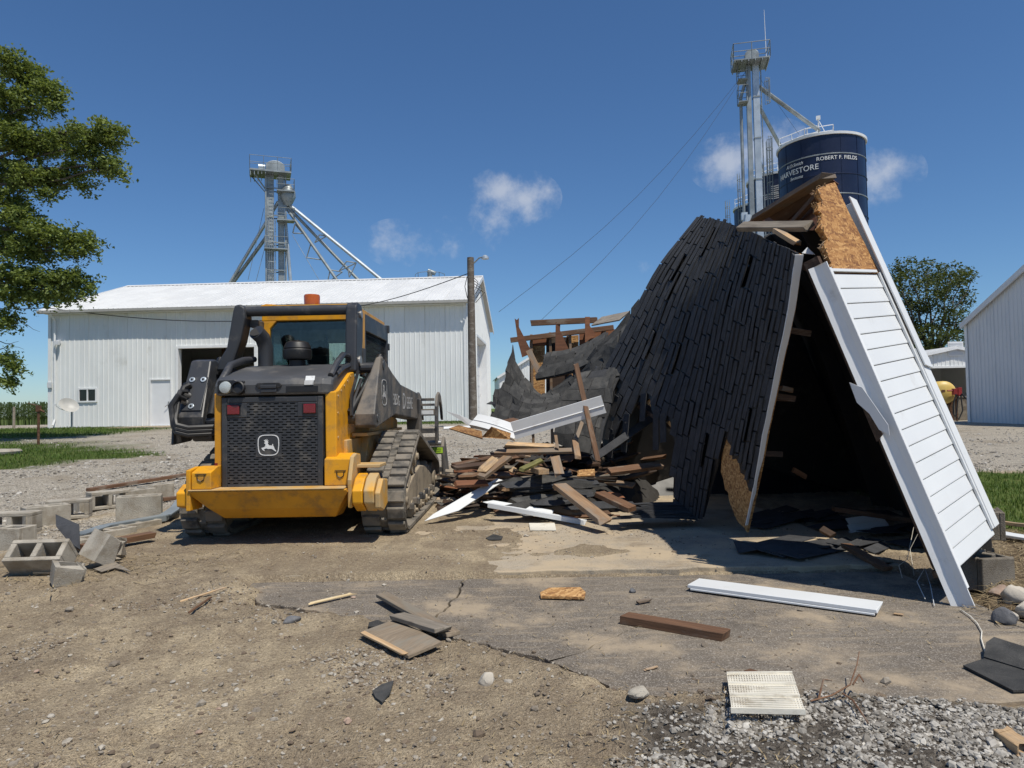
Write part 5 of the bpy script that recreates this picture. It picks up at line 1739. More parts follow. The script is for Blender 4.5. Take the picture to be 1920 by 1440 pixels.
rp = random.Random(77)
place = lambda x, y: ('near the loader end' if x < 0 else 'in the middle' if x < .75 else 'at the shaded right') + (', at the foot' if y < 7.3 else ', higher up' if y < 8.1 else ', at the back')
kinds = ((BROWN, 'brown two-by-four piece'), (DARKW, 'dark soaked board'), (TANW, 'tan split board'), (GREYW, 'grey weathered board'), (REDPLY, 'red-brown board'), (PINE, 'pale splintered stick'))
def pile_spot():
    for _ in range(60):
        x = rp.uniform(-1.0, 1.6); y = rp.uniform(6.8, 9.2)
        if ((x - .4) / 1.4) ** 2 + ((y - 8.5) / 1.75) ** 2 < 1 and not (x < .25 and y < 7.45) and not (x > .8 and y < 7.7) and x < 1.25: break
    return x, y
for k in range(230):
    x, y = pile_spot()
    z = mound_z(x, y) + rp.uniform(-.06, .07)
    small = k % 3 > 0
    L = rp.uniform(.12, .5) if small else rp.uniform(.7, 1.5); an = rp.gauss(0, 1.0 if small else .5); el = rp.gauss(0, .4 if small else .13)
    d = Vector((math.cos(an) * math.cos(el), math.sin(an) * math.cos(el), math.sin(el))) * L / 2
    w, t = rp.choice(((.085, .034), (.05, .018), (.035, .025), (.025, .012), (.09, .010))) if small else rp.choice(((.06, .03), (.075, .026), (.035, .025), (.045, .015), (.09, .010)))
    m, word = kinds[rp.choice((0, 1, 1, 1, 1, 2, 3, 4, 5) if small else (0, 0, 1, 1, 1, 1, 2, 3, 4))]
    plank('broken_lumber', ('short ' if small else 'long ') + word + ' in the jumbled pile ' + place(x, y), 'lumber', Vector((x, y, z)) - d, Vector((x, y, z)) + d, w, t, m, up=(rp.gauss(0, .7), rp.gauss(0, .7), 1), group='jumbled lumber in the pile', ragged=rp.uniform(.8, 3.0), bevel=.002, bend=rp.gauss(0, .01), twist=rp.gauss(0, .2))
for k in range(46):
    x, y = pile_spot(); z = mound_z(x, y) + rp.uniform(-.03, .10)
    a = rp.uniform(0, 6.28); q = []
    for j in range(5):
        aj = a + j * 1.256 + rp.uniform(-.3, .3); r_ = rp.uniform(.08, .24)
        q.append(Vector((x + math.cos(aj) * r_ * 1.4, y + math.sin(aj) * r_, z + rp.uniform(-.06, .06) - math.sin(aj) * .02)))
    MB_q = [tuple(v) for v in q] + [tuple(v - Vector((0, 0, .007))) for v in q]
    o = MB().add(MB_q, [(0, 1, 2), (0, 2, 3), (0, 3, 4), (7, 6, 5), (8, 7, 5), (9, 8, 5)] + [(i_, (i_ + 1) % 5, 5 + (i_ + 1) % 5, 5 + i_) for i_ in range(5)]).build('torn_shingle', SHINGLE if k % 3 else SHINGLE_G)
    tag(o, ('black' if k % 3 else 'grey') + ' torn shingle scrap in the jumbled pile ' + place(x, y), 'shingle', 'torn shingles in the pile')
hero = (
    ('split_board', 'long orange split board across the top of the pile', (945, 833, 7.6), (1045, 838, 7.4), .07, .03, PINE, (0, -.6, 1)),
    ('split_board', 'brown warped board below the orange split board', (925, 848, 7.3), (1085, 845, 7.2), .07, .03, TANW, (0, -.6, 1)),
    ('two_by_four', 'tan stick end poking forward left in the pile', (900, 896, 6.75), (955, 855, 7.3), .085, .038, TANW, (0, -.5, 1)),
    ('two_by_four', 'light-ended stick pointing at the camera in the pile', (930, 860, 7.2), (902, 885, 6.8), .09, .038, PINE, (.3, -.5, 1)),
    ('two_by_four', 'pale sawn end of a board in the middle of the pile', (1020, 885, 6.7), (1003, 880, 7.3), .10, .05, PINE, (0, -.2, 1)),
    ('two_by_four', 'upright broken stick with bright tip in the pile', (1040, 855, 6.9), (1050, 893, 6.75), .09, .03, TANW, (0, -1, .2)),
    ('mossy_board', 'greenish painted board lying in the pile', (975, 882, 6.9), (1018, 862, 7.2), .06, .03, mat_wood('mossy_wood', (.11, .10, .03), (.2, .19, .06), (.3, .28, .1), .3), (0, -.5, 1)),
    ('thin_board', 'long thin board on the left of the pile', (848, 873, 7.1), (925, 858, 7.6), .06, .03, BROWN, (0, -.5, 1)),
    ('thin_board', 'lower thin board at the left foot of the pile', (846, 878, 6.9), (935, 868, 7.3), .08, .03, DARKW, (0, -.5, 1)),
    ('long_board', 'dark board low at the back left of the pile', (855, 893, 7.2), (960, 890, 7.4), .09, .03, BROWN, (0, -.5, 1)),
    ('long_board', 'reddish board lying low behind the grapple', (850, 908, 6.9), (920, 905, 7.0), .09, .03, REDPLY, (0, -.5, 1)),
    ('broken_board', 'steep thin splinter standing above the pile', (1041, 810, 7.3), (1046, 845, 7.2), .03, .02, TANW, (0, -1, 0)),
    ('broken_board', 'steep pale splinter beside the hanging shingles', (1092, 790, 7.5), (1078, 830, 7.3), .04, .02, TANW, (0, -1, 0)),
    ('broken_board', 'tan stub leaning at the right of the pile', (1078, 826, 7.3), (1084, 860, 7.0), .06, .03, TANW, (0, -1, 0)),
    ('dark_board', 'dark shingled board lying deep in shade right of the pile', (1110, 862, 7.3), (1240, 772, 7.8), .09, .02, SHINGLE, (0, -.8, .8)),
    ('dark_board', 'brown board low in shade right of the pile', (1140, 885, 7.0), (1240, 872, 7.3), .10, .04, BROWN, (0, -.5, 1)),
    ('long_timber', 'heavy tan timber sloping from the pile onto the slab', (1046, 908, 6.75), (1138, 980, 5.98), .13, .045, TANW, (.1, -.3, 1)),
    ('shaded_timber', 'brown timber half in shade beside the curled shingles', (1122, 925, 6.6), (1188, 956, 6.05), .10, .045, BROWN, (0, -.3, 1)),
    ('osb_end', 'bright broken strand board end at the right of the pile', (1080, 888, 6.75), (1122, 886, 6.7), .07, .02, OSB, (0, -.8, .6)),
    ('thin_pole', 'tall rusty brown post leaning in front of the black roof', (1079, 680, 7.35), (1122, 868, 7.0), .05, .04, BROWN, (0, -1, .1)),
)
for (nm, lab, a, b, w, t, m, up) in hero:
    plank(nm, lab, 'lumber', at(*a), at(*b), w, t, m, up=up, ragged=.8)


def sheet_poly(name, label, cat, pts, mat, th=.008, bevel=0.0, curl=0.0):
    """thin solid piece through given 3D corner points"""
    q = [Vector(p) for p in pts]; n = len(q)
    nn = Vector((0, 0, 0))
    for i in range(n): nn += (q[i] - q[0]).cross(q[(i + 1) % n] - q[0])
    nn.normalize()
    if nn.z < 0: nn = -nn
    c = sum(q, Vector()) / n
    Mx_ = frame(c, (q[1] - q[0]), nn)
    inv = Mx_.inverted()
    l = [inv @ p for p in q]
    vs = [tuple(v) for v in l] + [(v.x, v.y, v.z - th) for v in l]
    o = MB().add(vs, [tuple(range(n)), tuple(range(2 * n - 1, n - 1, -1))] + [(i, (i + 1) % n, n + (i + 1) % n, n + i) for i in range(n)]).build(name, mat, bevel=bevel)
    o.matrix_world = Mx_
    return tag(o, label, cat)


# white metal pieces on the pile
def channel(name, label, A, B, w, up, mat, dep=.05, bend=0.0):
    """white fascia cover with folded edges and a pressed rib"""
    A = Vector(A); B = Vector(B); L = (B - A).length
    S = 8; vs = []; prof = [(-w / 2, -dep), (-w / 2, 0), (-w * .1, .0), (-w * .07, .008), (-w * .04, 0), (w / 2, 0), (w / 2, -dep * .5)]
    m = len(prof)
    pr2 = prof + [(y * .97, z - .003) for y, z in prof[::-1]]
    mm = len(pr2)
    for i in range(S + 1):
        f = i / S
        for (y, z) in pr2: vs.append((-L / 2 + L * f, y, z + bend * math.sin(math.pi * f)))
    fs = [tuple(range(mm))[::-1], tuple(S * mm + j for j in range(mm))]
    for i in range(S):
        for j in range(mm): fs.append((i * mm + j, i * mm + (j + 1) % mm, (i + 1) * mm + (j + 1) % mm, (i + 1) * mm + j))
    o = MB().add(vs, fs).build(name, mat); o.matrix_world = frame((A + B) / 2, B - A, up)
    return tag(o, label, 'metal trim')


channel('fascia_cover', 'long white metal fascia cover sloping up to the leaning post', at(962, 808, 7.3), at(1132, 758, 7.15), .18, (0, -1, -.12), TRIM_WHITE, .05)
channel('fascia_cover', 'bent white metal fascia cover lying on the left of the pile', at(888, 786, 8.0), at(972, 812, 7.6), .17, (0, -.9, .6), TRIM_WHITE, .05, .03)
sheet_poly('curled_vinyl', 'pale curled vinyl strip pointing at the grapple tines', 'vinyl scrap', [at(835, 770, 8.2), at(862, 778, 8.1), at(892, 792, 8.0), at(886, 802, 8.0), at(868, 790, 8.1)], VINYL, .004)
sheet_poly('osb_shard', 'torn orange strand board shard under the white fascia', 'board scrap', [at(903, 820, 7.3), at(921, 800, 7.25), at(957, 812, 7.3), at(955, 824, 7.2)], OSB_D, .012)
sheet_poly('osb_shard', 'flat brown board spread left under the white fascia', 'board scrap', [at(842, 803, 8.0), at(905, 822, 7.3), at(903, 808, 7.6), at(860, 797, 8.2)], OSB_D, .012)
sheet_poly('white_sill', 'long thin white strip behind the grapple tines', 'vinyl scrap', [at(832, 800, 8.4), at(905, 797, 8.6), at(905, 800.5, 8.55), at(832, 804, 8.35)], VINYL, .01)
sheet_poly('rolled_felt', 'dark curled felt lump on the grey roof sheet', 'felt', [at(931, 790, 8.5), at(962, 783, 8.5), at(972, 786, 8.4), at(968, 793, 8.3), at(938, 797, 8.3)], BROWN, .03)
sheet_poly('bent_flashing', 'small dark curled flashing at the left tip of the roof sheet', 'flashing', [at(912, 757, 9.4), at(921, 752, 9.4), at(929, 757, 9.3), at(927, 765, 9.3), at(922, 758, 9.35)], SHINGLE, .01)

# pieces lying on the slab in front of the pile
def on_slab(px, py, h=0.0):
    p = pt(px, py); p.z = surf(p.x, p.y) + h
    return p


def flat(name, label, cat, pts, mat, th=.01, h=.012, hs=None, bevel=0):
    q = []
    for i, (a, b) in enumerate(pts):
        p = on_slab(a, b); p.z += (hs[i] if hs else h) ; q.append(p)
    return sheet_poly(name, label, cat, q, mat, th, bevel)


def on_pile(px, py, dy=0.0): return at(px, py, 6.47 + (985 - py) * .0075 + dy)


sheet_poly('white_soffit', 'white triangular soffit strip lying before the loader track', 'vinyl scrap', [on_pile(*q) for q in ((796, 977), (860, 957), (905, 928), (945, 901), (932, 897), (870, 930), (812, 964))], VINYL, .006)
sheet_poly('white_soffit', 'white torn strip under the dark shingle layers', 'vinyl scrap', [on_pile(*q) for q in ((905, 941), (925, 938), (1038, 957), (1035, 964), (985, 966))], VINYL, .006)
plank('gutter_length', 'straight grey-white gutter length before the shingle layers', 'metal trim', on_pile(912, 946, -.03), on_pile(1100, 980, -.03), .045, .045, GREY_STEEL)
flat('white_card', 'small white board with dark marks lying on the slab', 'vinyl scrap', [(992, 983), (1040, 983), (1043, 996), (994, 996)], VINYL_DIRTY, .008, .012)
rs = random.Random(31)
for k in range(15):
    px = 1035 + rs.uniform(-70, 95); py = 898 + rs.uniform(0, 52); w = rs.uniform(28, 70); e_ = rs.uniform(-6, 6)
    q = [(px - w, py + e_), (px - w * .1, py - 9), (px + w * .9, py - 5 - e_), (px + w, py + 2), (px + w * .1, py + 8), (px - w * .8, py + 7)]
    o = sheet_poly('shingle_scrap', ('black' if k % 2 else 'grey') + ' shingle piece in the layered heap at the pile foot, ' + ('left side' if px < 1020 else 'middle' if px < 1080 else 'right side') + (', upper' if py < 922 else ', lower'), 'shingle', [on_pile(a, b, rs.uniform(-.05, .05) - .004 * k) for a, b in q], SHINGLE_G if k % 2 == 0 else SHINGLE, .006)
    o['group'] = 'layered shingles at the pile foot'
for k in range(12):
    a = (1172 + 26 * math.sin(k), 946 + 2.3 * k); b = (1308 + 6 * math.sin(k * 2), 945 + 2.5 * k)
    yy = 6.12 + (975 - a[1]) * .011
    plank('curled_shingle_strip', 'black shingle strip fanned out at the foot of the roof section, ' + ('rearmost' if k < 4 else 'middle' if k < 8 else 'front') + ' layer', 'shingle', at(*a, yy), at(*b, yy + .12), .10, .007, SHINGLE, bend=.012, group='fanned shingle strips at the roof foot', bevel=0, seg=8, ragged=.6, twist=.2)
flat('shingle_flake', 'dark flat flake of shingle on the sunny slab', 'shingle', [(911, 1010), (925, 1003), (943, 1007), (940, 1013), (916, 1014)], SHINGLE_G, .005, .008)

# inside the hollow
rh = random.Random(5)
for k, (pts, m) in enumerate(((((1400, 1030), (1480, 1012), (1530, 1018), (1440, 1045)), SHINGLE), (((1450, 1045), (1560, 1020), (1600, 1030), (1500, 1055)), SHINGLE), (((1375, 1025), (1430, 1030), (1420, 1042), (1385, 1040)), SHINGLE))):
    flat('loose_felt', ('flat dark shingle sheet inside the hollow, left', 'flat dark shingle sheet inside the hollow, right', 'small dark shingle flap at the hollow mouth')[k], 'shingle', pts, m, .006, .0, [rh.uniform(.01, .05) for _ in pts])
for k in range(26):  # extra shingle litter, spread also to darken the floor of the hollow
    a = rh.uniform(1420, 1720); b = rh.uniform(955, 1045) - max(0, (a - 1640) * .12); w_ = rh.uniform(25, 60); e_ = rh.uniform(-6, 6)
    flat('torn_shingle', 'dark torn shingle littering the floor of the hollow, ' + ('left part' if a < 1520 else 'middle' if a < 1620 else 'right part') + (', front' if b > 1015 else ', deeper in' if b > 985 else ', far back'), 'shingle', [(a - w_, b + e_), (a + w_ * .3, b - 8), (a + w_, b - e_), (a - w_ * .2, b + 9)], SHINGLE, .006, .0, [rh.uniform(.005, .05) for _ in range(4)])['group'] = 'shingle litter in the hollow'
plank('plank', 'dim board lying on the floor inside the dark hollow', 'lumber', on_slab(1585, 1035, .05), on_slab(1668, 1078, .03), .07, .03, BROWN)
plank('plank', 'long dim board at the back of the dark hollow', 'lumber', on_slab(1560, 1000, .2), on_slab(1730, 1010, .1), .09, .04, DARKW)
plank('nailer_block', 'small orange block high inside the dark hollow', 'lumber', at(1463, 727, 5.6), at(1485, 732, 5.7), .04, .03, TANW, up=(0, -1, 0))  # nailer blocks get darker wood colours to look dim in the hollow
plank('nailer_block', 'dim grey block halfway down inside the hollow', 'lumber', at(1486, 880, 5.9), at(1514, 896, 6.0), .04, .03, BROWN, up=(0, -1, 0))
plank('nailer_block', 'dim splintered block low inside the hollow', 'lumber', at(1537, 990, 5.6), at(1565, 1006, 5.5), .05, .04, DARKW, up=(0, -1, .3))
sr = empty('siding_remnant', M=frame(at(1600, 1022, 5.9), (1, .25, .06), (-.1, .6, .8)), label='fallen piece of white lap siding inside the dark hollow', cat='siding')
for k in range(4): MB().prism([(0, k * .06), (-.012, k * .06), (-.004, k * .06 + .06), (0, k * .06 + .06)], 'x', 0.02 * k, .42).build('siding_board', VINYL, sr)


# ---- concrete blocks -----------------------------------------------------------------
def block_mesh(L=.395, W=.195, H=.195, seed=0, broken=0.0):
    mb = MB(); s = .034
    mb.rng(-L / 2, L / 2, -W / 2, -W / 2 + s, 0, H); mb.rng(-L / 2, L / 2, W / 2 - s, W / 2, 0, H)
    for x in (-L / 2 + s * .6, 0, L / 2 - s * .6):
        mb.rng(x - s * .6, x + s * .6, -W / 2 + s + .0005, W / 2 - s - .0005, .001, H - .001)
    if broken:
        r = random.Random(seed); cut = L / 2 - broken * L
        nv = []
        for (x, y, z) in mb.v:
            if x > cut: x = cut + r.uniform(-.04, .03)
            nv.append((x, y, z * (1 if x < cut - .05 else r.uniform(.75, 1))))
        mb.v = nv
    return mb


BLK = block_mesh().build('proto', CONC, bevel=.006)
BLK_ME = BLK.data; bpy.data.objects.remove(BLK)


def block(label, M_, mat=None, broken=0, seed=0, group=None):
    if broken or mat:
        o = block_mesh(seed=seed, broken=broken).build('concrete_block', mat or CONC, bevel=.006)
    else:
        o = obj('concrete_block', BLK_ME, None, None, None, .006)
    o.matrix_world = M_
    return tag(o, label, 'concrete block', group)


def bm_(px, py, yaw, tilt=(0, 0), dz=0.0, Y=None):
    """block frame: base centre under pixel, yaw of its long side from +x"""
    p = pt(px, py); p.z = surf(p.x, p.y) + dz - .01
    return Matrix.Translation(p) @ Matrix.Rotation(R(yaw), 4, 'Z') @ Matrix.Rotation(R(tilt[0]), 4, 'X') @ Matrix.Rotation(R(tilt[1]), 4, 'Y')


block('concrete block lying at the near left end of the block row', bm_(10, 1030, -5))
block('concrete block second in the left row with one dark core facing out', bm_(38, 998, 8, (90, 0), .10))
block('solid-faced concrete block third in the left row', bm_(86, 984, 48))
block('concrete block fourth in the left row with two dark cores', bm_(134, 968, 20, (90, 0), .10))
block('concrete block fifth in the left row, low and half buried', bm_(172, 956, 62, dz=-.05))
block('tipped concrete block with two slots beside the brown board', bm_(196, 954, 48, (90, 0), .11))
block('tall concrete block standing alone between the two block rows', bm_(262, 978, 22) @ Matrix.Diagonal((1, 1, 1.4, 1)))
block('second-last concrete block of the far row by the loader', bm_(255, 946, 66))
block('last concrete block of the far row nearest the loader', bm_(292, 936, 66))
block('big concrete block lying open with two wide cores, lower left', bm_(86, 1074, 4, (42, 0), .06) @ Matrix.Diagonal((.92, .88, .88, 1)))
block('broken concrete block chunk in front of the open block', bm_(146, 1088, 40, (8, 6)) @ Matrix.Diagonal((.75, .75, .65, 1)), CONC, .45, 3)
block('upright broken concrete block half behind the open block', bm_(232, 1044, 20, (78, 0), .07) @ Matrix.Diagonal((.8, .8, .8, 1)), CONC, .5, 5)
block('small concrete block fragment right of the broken half', bm_(205, 1060, 60, (10, 30)), CONC, .65, 6)
for k, (a, b) in enumerate((((90, 1043), 62), ((150, 1022), 64), ((205, 1004), 66), ((256, 988), 66), ((306, 973), 68))):
    o = block(('nearest', 'second', 'middle', 'fourth', 'farthest')[k] + ' block of the sunken foundation row at left', bm_(*a, b, dz=-.13))
# right-hand blocks under the pier
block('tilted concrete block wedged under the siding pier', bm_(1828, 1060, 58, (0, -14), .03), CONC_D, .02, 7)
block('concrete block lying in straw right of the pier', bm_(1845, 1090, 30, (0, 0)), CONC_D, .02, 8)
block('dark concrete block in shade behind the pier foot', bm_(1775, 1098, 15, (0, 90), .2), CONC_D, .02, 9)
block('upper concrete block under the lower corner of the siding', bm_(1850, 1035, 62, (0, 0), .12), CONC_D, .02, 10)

# ---- left side boards and flashing
plank('board', 'long dark brown board lying behind the left blocks', 'lumber', on_slab(163, 924, .05), on_slab(352, 897, .06), .10, .045, BROWN)
plank('board', 'short brown board end beside the loader bumper', 'lumber', on_slab(303, 943, .04), on_slab(345, 938, .04), .09, .04, BROWN)
plank('board', 'reddish brown board under the flashing at left', 'lumber', on_slab(150, 1040, .05), on_slab(290, 1014, .05), .10, .045, BROWN)
plank('board', 'tan thin stick under the open concrete block', 'lumber', on_slab(62, 1078, .02), on_slab(112, 1079, .02), .03, .015, PINE)
mb = MB()
fp = [on_slab(148, 1016, .06), on_slab(200, 1000, .07), on_slab(260, 986, .06), on_slab(310, 979, .07), on_slab(330, 970, .10), on_slab(345, 955, .14)]
for a, b in zip(fp[:-1], fp[1:]): mb.beam(a, b, .11, .012); mb.beam(a + Vector((.03, -.055, -.025)), b + Vector((.03, -.055, -.025)), .012, .05)
tag(mb.build('metal_flashing', GALV), 'long bent grey metal flashing on the left foundation', 'flashing')
flat('tar_paper', 'crumpled black tar paper behind the open block', 'tar paper', [(104, 1018), (148, 1032), (150, 1044), (128, 1040), (105, 1030)], SHINGLE, .006, .0, [.24, .2, .06, .1, .18])
flat('plastic_scrap', 'small torn translucent scrap beside the block chunk', 'scrap', [(176, 1072), (214, 1062), (246, 1077), (215, 1070), (190, 1078)], GREYW, .004, .0, [.02, .04, .02, .02, .02])

# ---- foreground pieces -----------------------------------------------------------------
plank('trim_board', 'long white trim board lying on the apron before the hollow', 'trim', on_slab(1299, 1102, .03), on_slab(1652, 1150, .03), .185, .02, VINYL, ragged=.1, lip=.012)
plank('two_by_four', 'brown two-by-four lying on the apron in the foreground', 'lumber', on_slab(1168, 1165, .02), on_slab(1366, 1200, .02), .088, .042, BROWN, ragged=.3)
plank('two_by_four', 'short brown offcut behind the vented soffit panel', 'lumber', on_slab(1397, 1264, .012), on_slab(1470, 1289, .012), .04, .022, BROWN, ragged=.2)
flat('osb_scrap', 'orange strand board scrap on the apron', 'board scrap', [(1013, 1117), (1030, 1108), (1088, 1107), (1098, 1116), (1096, 1126), (1014, 1124)], OSB, .014, .02)
flat('plywood_square', 'weathered plywood square lying on the dirt edge', 'plywood', [(677, 1196), (742, 1172), (829, 1216), (766, 1243)], PLY, .012, .03)
plank('thin_board', 'thin splintered board along the left edge of the plywood square', 'lumber', on_slab(677, 1198, .035), on_slab(764, 1242, .03), .028, .012, PINE, ragged=.6)
plank('weathered_board', 'longer grey board crossing behind the plywood square', 'lumber', on_slab(715, 1127, .04), on_slab(853, 1202, .03), .075, .02, PLY)
plank('weathered_board', 'shorter grey board resting on the plywood square', 'lumber', on_slab(742, 1172, .05), on_slab(836, 1206, .05), .085, .022, GREYW)
plank('splinter', 'pale yellow splinter on the dirt near the crack', 'lumber', on_slab(574, 1138, .015), on_slab(670, 1116, .015), .028, .008, mat_wood('fresh_split_wood', (.6, .45, .24), (.74, .6, .37)), ragged=1.2)
plank('stick', 'thin bent stick on the dirt at left', 'lumber', on_slab(335, 1130, .015), on_slab(428, 1107, .02), .012, .01, PINE)
plank('stick', 'thin dark stick below the pale stick at left', 'lumber', on_slab(352, 1155, .012), on_slab(398, 1124, .012), .012, .01, BROWN)
plank('wood_wedge', 'small brown wedge of wood behind the two-by-four', 'lumber', on_slab(1190, 1134, .012), on_slab(1222, 1128, .012), .025, .012, TANW, ragged=.9)
flat('shingle_scrap', 'small blue-grey shingle scrap in the bare dirt', 'shingle', [(698, 1302), (716, 1289), (738, 1282), (731, 1305), (716, 1323), (704, 1314)], SHINGLE_G, .006, .014)
flat('shingle_scrap', 'tiny grey shingle chip beside the plywood square', 'shingle', [(692, 1172), (708, 1170), (724, 1174), (716, 1180), (690, 1180)], SHINGLE_G, .006, .014)
flat('folded_shingle', 'front half of a folded grey shingle strip at right edge', 'shingle', [(1806, 1254), (1846, 1241), (1995, 1286), (1960, 1300), (1900, 1302)], SHINGLE_G, .008, .015)
flat('folded_shingle', 'raised rear flap of the folded shingle strip at right edge', 'shingle', [(1845, 1240), (1850, 1226), (1865, 1220), (1990, 1262), (1985, 1284)], SHINGLE_G, .008, .0, [.02, .05, .06, .06, .02])
plank('wood_chunk', 'splintered orange wood chunk at the bottom right corner', 'lumber', on_slab(1870, 1378, .02), on_slab(1935, 1425, .02), .06, .03, PINE, ragged=1.5)
plank('wood_shaving', 'thin orange shaving on the apron', 'lumber', on_slab(1205, 1260, .008), on_slab(1238, 1252, .008), .015, .004, PINE, ragged=1)
plank('wood_shaving', 'small tan chip near the foot of the pier', 'lumber', on_slab(1675, 1153, .008), on_slab(1697, 1156, .008), .025, .004, PINE, ragged=1)


def soffit():
    A, B, C_, D = (on_slab(*q, .045) for q in ((1363, 1283), (1486, 1279), (1509, 1357), (1372, 1355)))
    root = empty('vented_soffit_panel', A, 0, 'weathered cream vented soffit panel lying on the gravel edge', 'soffit')
    L = (B - A).length; Wd = ((D - A).length + (C_ - B).length) / 2
    def put(mb, nm):
        # bent and slightly skewed panel: map (x along, y across) onto its four corners
        nv = []
        for (x, y, z) in mb.v:
            f = x / L; g = -y / Wd
            q = (A.lerp(B, f)).lerp(D.lerp(C_, f), g) - A
            nv.append((q.x, q.y, q.z + z + .006 * math.sin(f * 5 + g * 2)))
        mb.v = nv
        return mb.build(nm, VINYL_DIRTY, root)
    n = 3; bw = Wd / n
    for k in range(n):
        y0 = -k * bw; mb = MB()
        mb.rng(0, L, y0 - .012, y0, -.006, .004); mb.rng(0, L, y0 - .03, y0 - .0125, -.010, -.004)
        if k == n - 1: mb.rng(-.002, L + .003, -Wd - .010, -Wd, -.016, .002)
        put(mb, 'panel_seam')
    for k in range(n):
        y0 = -k * bw - .0305; y1 = -(k + 1) * bw + .001
        rows, cols = 5, 26
        mb = MB(); h = (y0 - y1) / rows
        for r_ in range(rows + 1):
            yy = y0 - r_ * h
            mb.rng(0, L, max(yy - .0045, y1), min(yy + .0045, y0), -.006, 0)
        cw = L / cols
        for r_ in range(rows):
            for c in range(cols + 1):
                x = c * cw
                mb.rng(max(0, x - cw * .27), min(L, x + cw * .27), y0 - (r_ + 1) * h + .0045, y0 - r_ * h - .0045, -.006, -.0002)
        put(mb, 'perforated_board')


soffit()


def rock(name, label, px, py, s, mat, seed, sc=(1, .8, .65), cat='rock'):
    p = on_slab(px, py)
    bm = bmesh.new(); bmesh.ops.create_icosphere(bm, subdivisions=3, radius=1)
    r = random.Random(seed); o_ = Vector((r.uniform(0, 50), r.uniform(0, 50), 0))
    for v in bm.verts:
        d = 1 + .35 * mnoise.noise(v.co * 1.1 + o_) + .12 * mnoise.noise(v.co * 3 + o_)
        c = v.co * d
        c = Vector((c.x * sc[0], c.y * sc[1], c.z * sc[2]))
        for nrm in (Vector((.6, -.5, .6)), Vector((-.5, -.6, .6)), Vector((.1, .8, .5))):
            nn = nrm.normalized(); k = c.dot(nn) - .62
            if k > 0: c -= nn * k * .8
        v.co = c * s
    me = bpy.data.meshes.new(name); bm.to_mesh(me); bm.free()
    o = obj(name, me, mat, smooth=35); o.location = (p.x, p.y, p.z + s * sc[2] * .55); o.rotation_euler = (0, 0, r.uniform(0, 6))
    return tag(o, label, cat)


rock('field_stone', 'largest pale field stone right of the siding pier', 1905, 1130, .085, ROCK, 1)
rock('field_stone', 'pinkish flat field stone beside the pale one', 1878, 1140, .065, ROCK_R, 2, (1, .8, .5))
rock('field_stone', 'black and white field stone at the apron edge', 1884, 1168, .055, ROCK_D, 3, (1, .9, .9))
rock('field_stone', 'small grey stone between the field stones', 1890, 1150, .045, ROCK, 4)
rock('field_stone', 'dark red stone behind the black and white stone', 1912, 1152, .055, ROCK_R, 5)
rock('field_stone', 'low grey stone at the right edge among the stones', 1935, 1150, .07, ROCK, 6)
rock('rubble_lump', 'angular grey stone lying alone on the bare dirt', 912, 1282, .035, ROCK, 7, (1, .8, .8))
rock('rubble_lump', 'dark lump on the apron behind the two-by-four', 1186, 1110, .022, ROCK_D, 8)
rock('rubble_lump', 'broken pale concrete lump at the apron corner near the gravel', 1197, 1312, .05, CONC, 9, (1, .6, .4))
rock('rubble_lump', 'grey lump on the dirt below the crack', 545, 1165, .04, ROCK_D, 12, (1.3, .7, .5))
for k in range(34):
    r = random.Random(200 + k)
    rock('rubble_lump', 'small pale rubble lump strewn over the bare dirt', r.choice((r.uniform(380, 470), r.uniform(640, 760), r.uniform(60, 500), r.uniform(480, 1100))), r.uniform(1090, 1400), r.uniform(.006, .016), r.choice((ROCK, CONC, ROCK_R)), 30 + k, (1, .75, .45))['group'] = 'rubble lumps strewn over the dirt'
# thin cable by the pier foot
mb = MB(); mb.path([on_slab(*q, h) for q, h in (((1735, 1130), .02), ((1720, 1110), .06), ((1735, 1092), .10), ((1745, 1110), .04), ((1752, 1140), .012))], .0022, 5)
tag(mb.build('wire_loop', VINYL, smooth=1), 'small loop of white wire in the shade by the pier foot', 'wire')
mb = MB(); mb.path([on_slab(*q, .01) for q in ((1800, 1146), (1818, 1158), (1832, 1172), (1841, 1188), (1840, 1202), (1846, 1222), (1850, 1232))], .0032, 5)
tag(mb.build('loose_cable', VINYL_DIRTY, smooth=1), 'thin cream cable running from the pier to the folded shingle', 'cable')
mb = MB()
for (pts) in ([(1520, 1325, .02), (1560, 1318, .03), (1595, 1310, .05), (1608, 1292, .09), (1613, 1280, .12)], [(1600, 1306, .05), (1612, 1300, .07), (1620, 1304, .05)], [(1580, 1316, .03), (1600, 1330, .03), (1628, 1362, .01)], [(1535, 1322, .02), (1545, 1305, .06), (1560, 1302, .05)]):
    mb.path([on_slab(a, b, h) for a, b, h in pts], [.0035, .0035, .003, .0025, .002][:len(pts)], 5)
tag(mb.build('dead_twig', BROWN, smooth=1), 'dead brown branching twig at the front edge of the apron', 'twig')
plank('white_plank', 'white board lying on the lawn at the right edge', 'trim', on_slab(1843, 1004, .04), on_slab(1990, 1030, .04), .13, .02, VINYL, ragged=.2)
plank('tan_plank', 'thin tan stick on the lawn above the white board', 'lumber', on_slab(1880, 992, .04), on_slab(1960, 1002, .04), .04, .03, PINE)
mb = MB()
for x, y, s in ((1738, 1058, 0), (1716, 1068, 1)):
    mb.path([on_slab(x, y, .2), on_slab(x - 14, y + 4, .16), on_slab(x - 30, y + 10, .06), on_slab(x - 24, y + 25, .03)], .0018, 4)
tag(mb.build('wire_loop', VINYL_DIRTY), 'fine wires hanging in the dark behind the pier', 'wire')

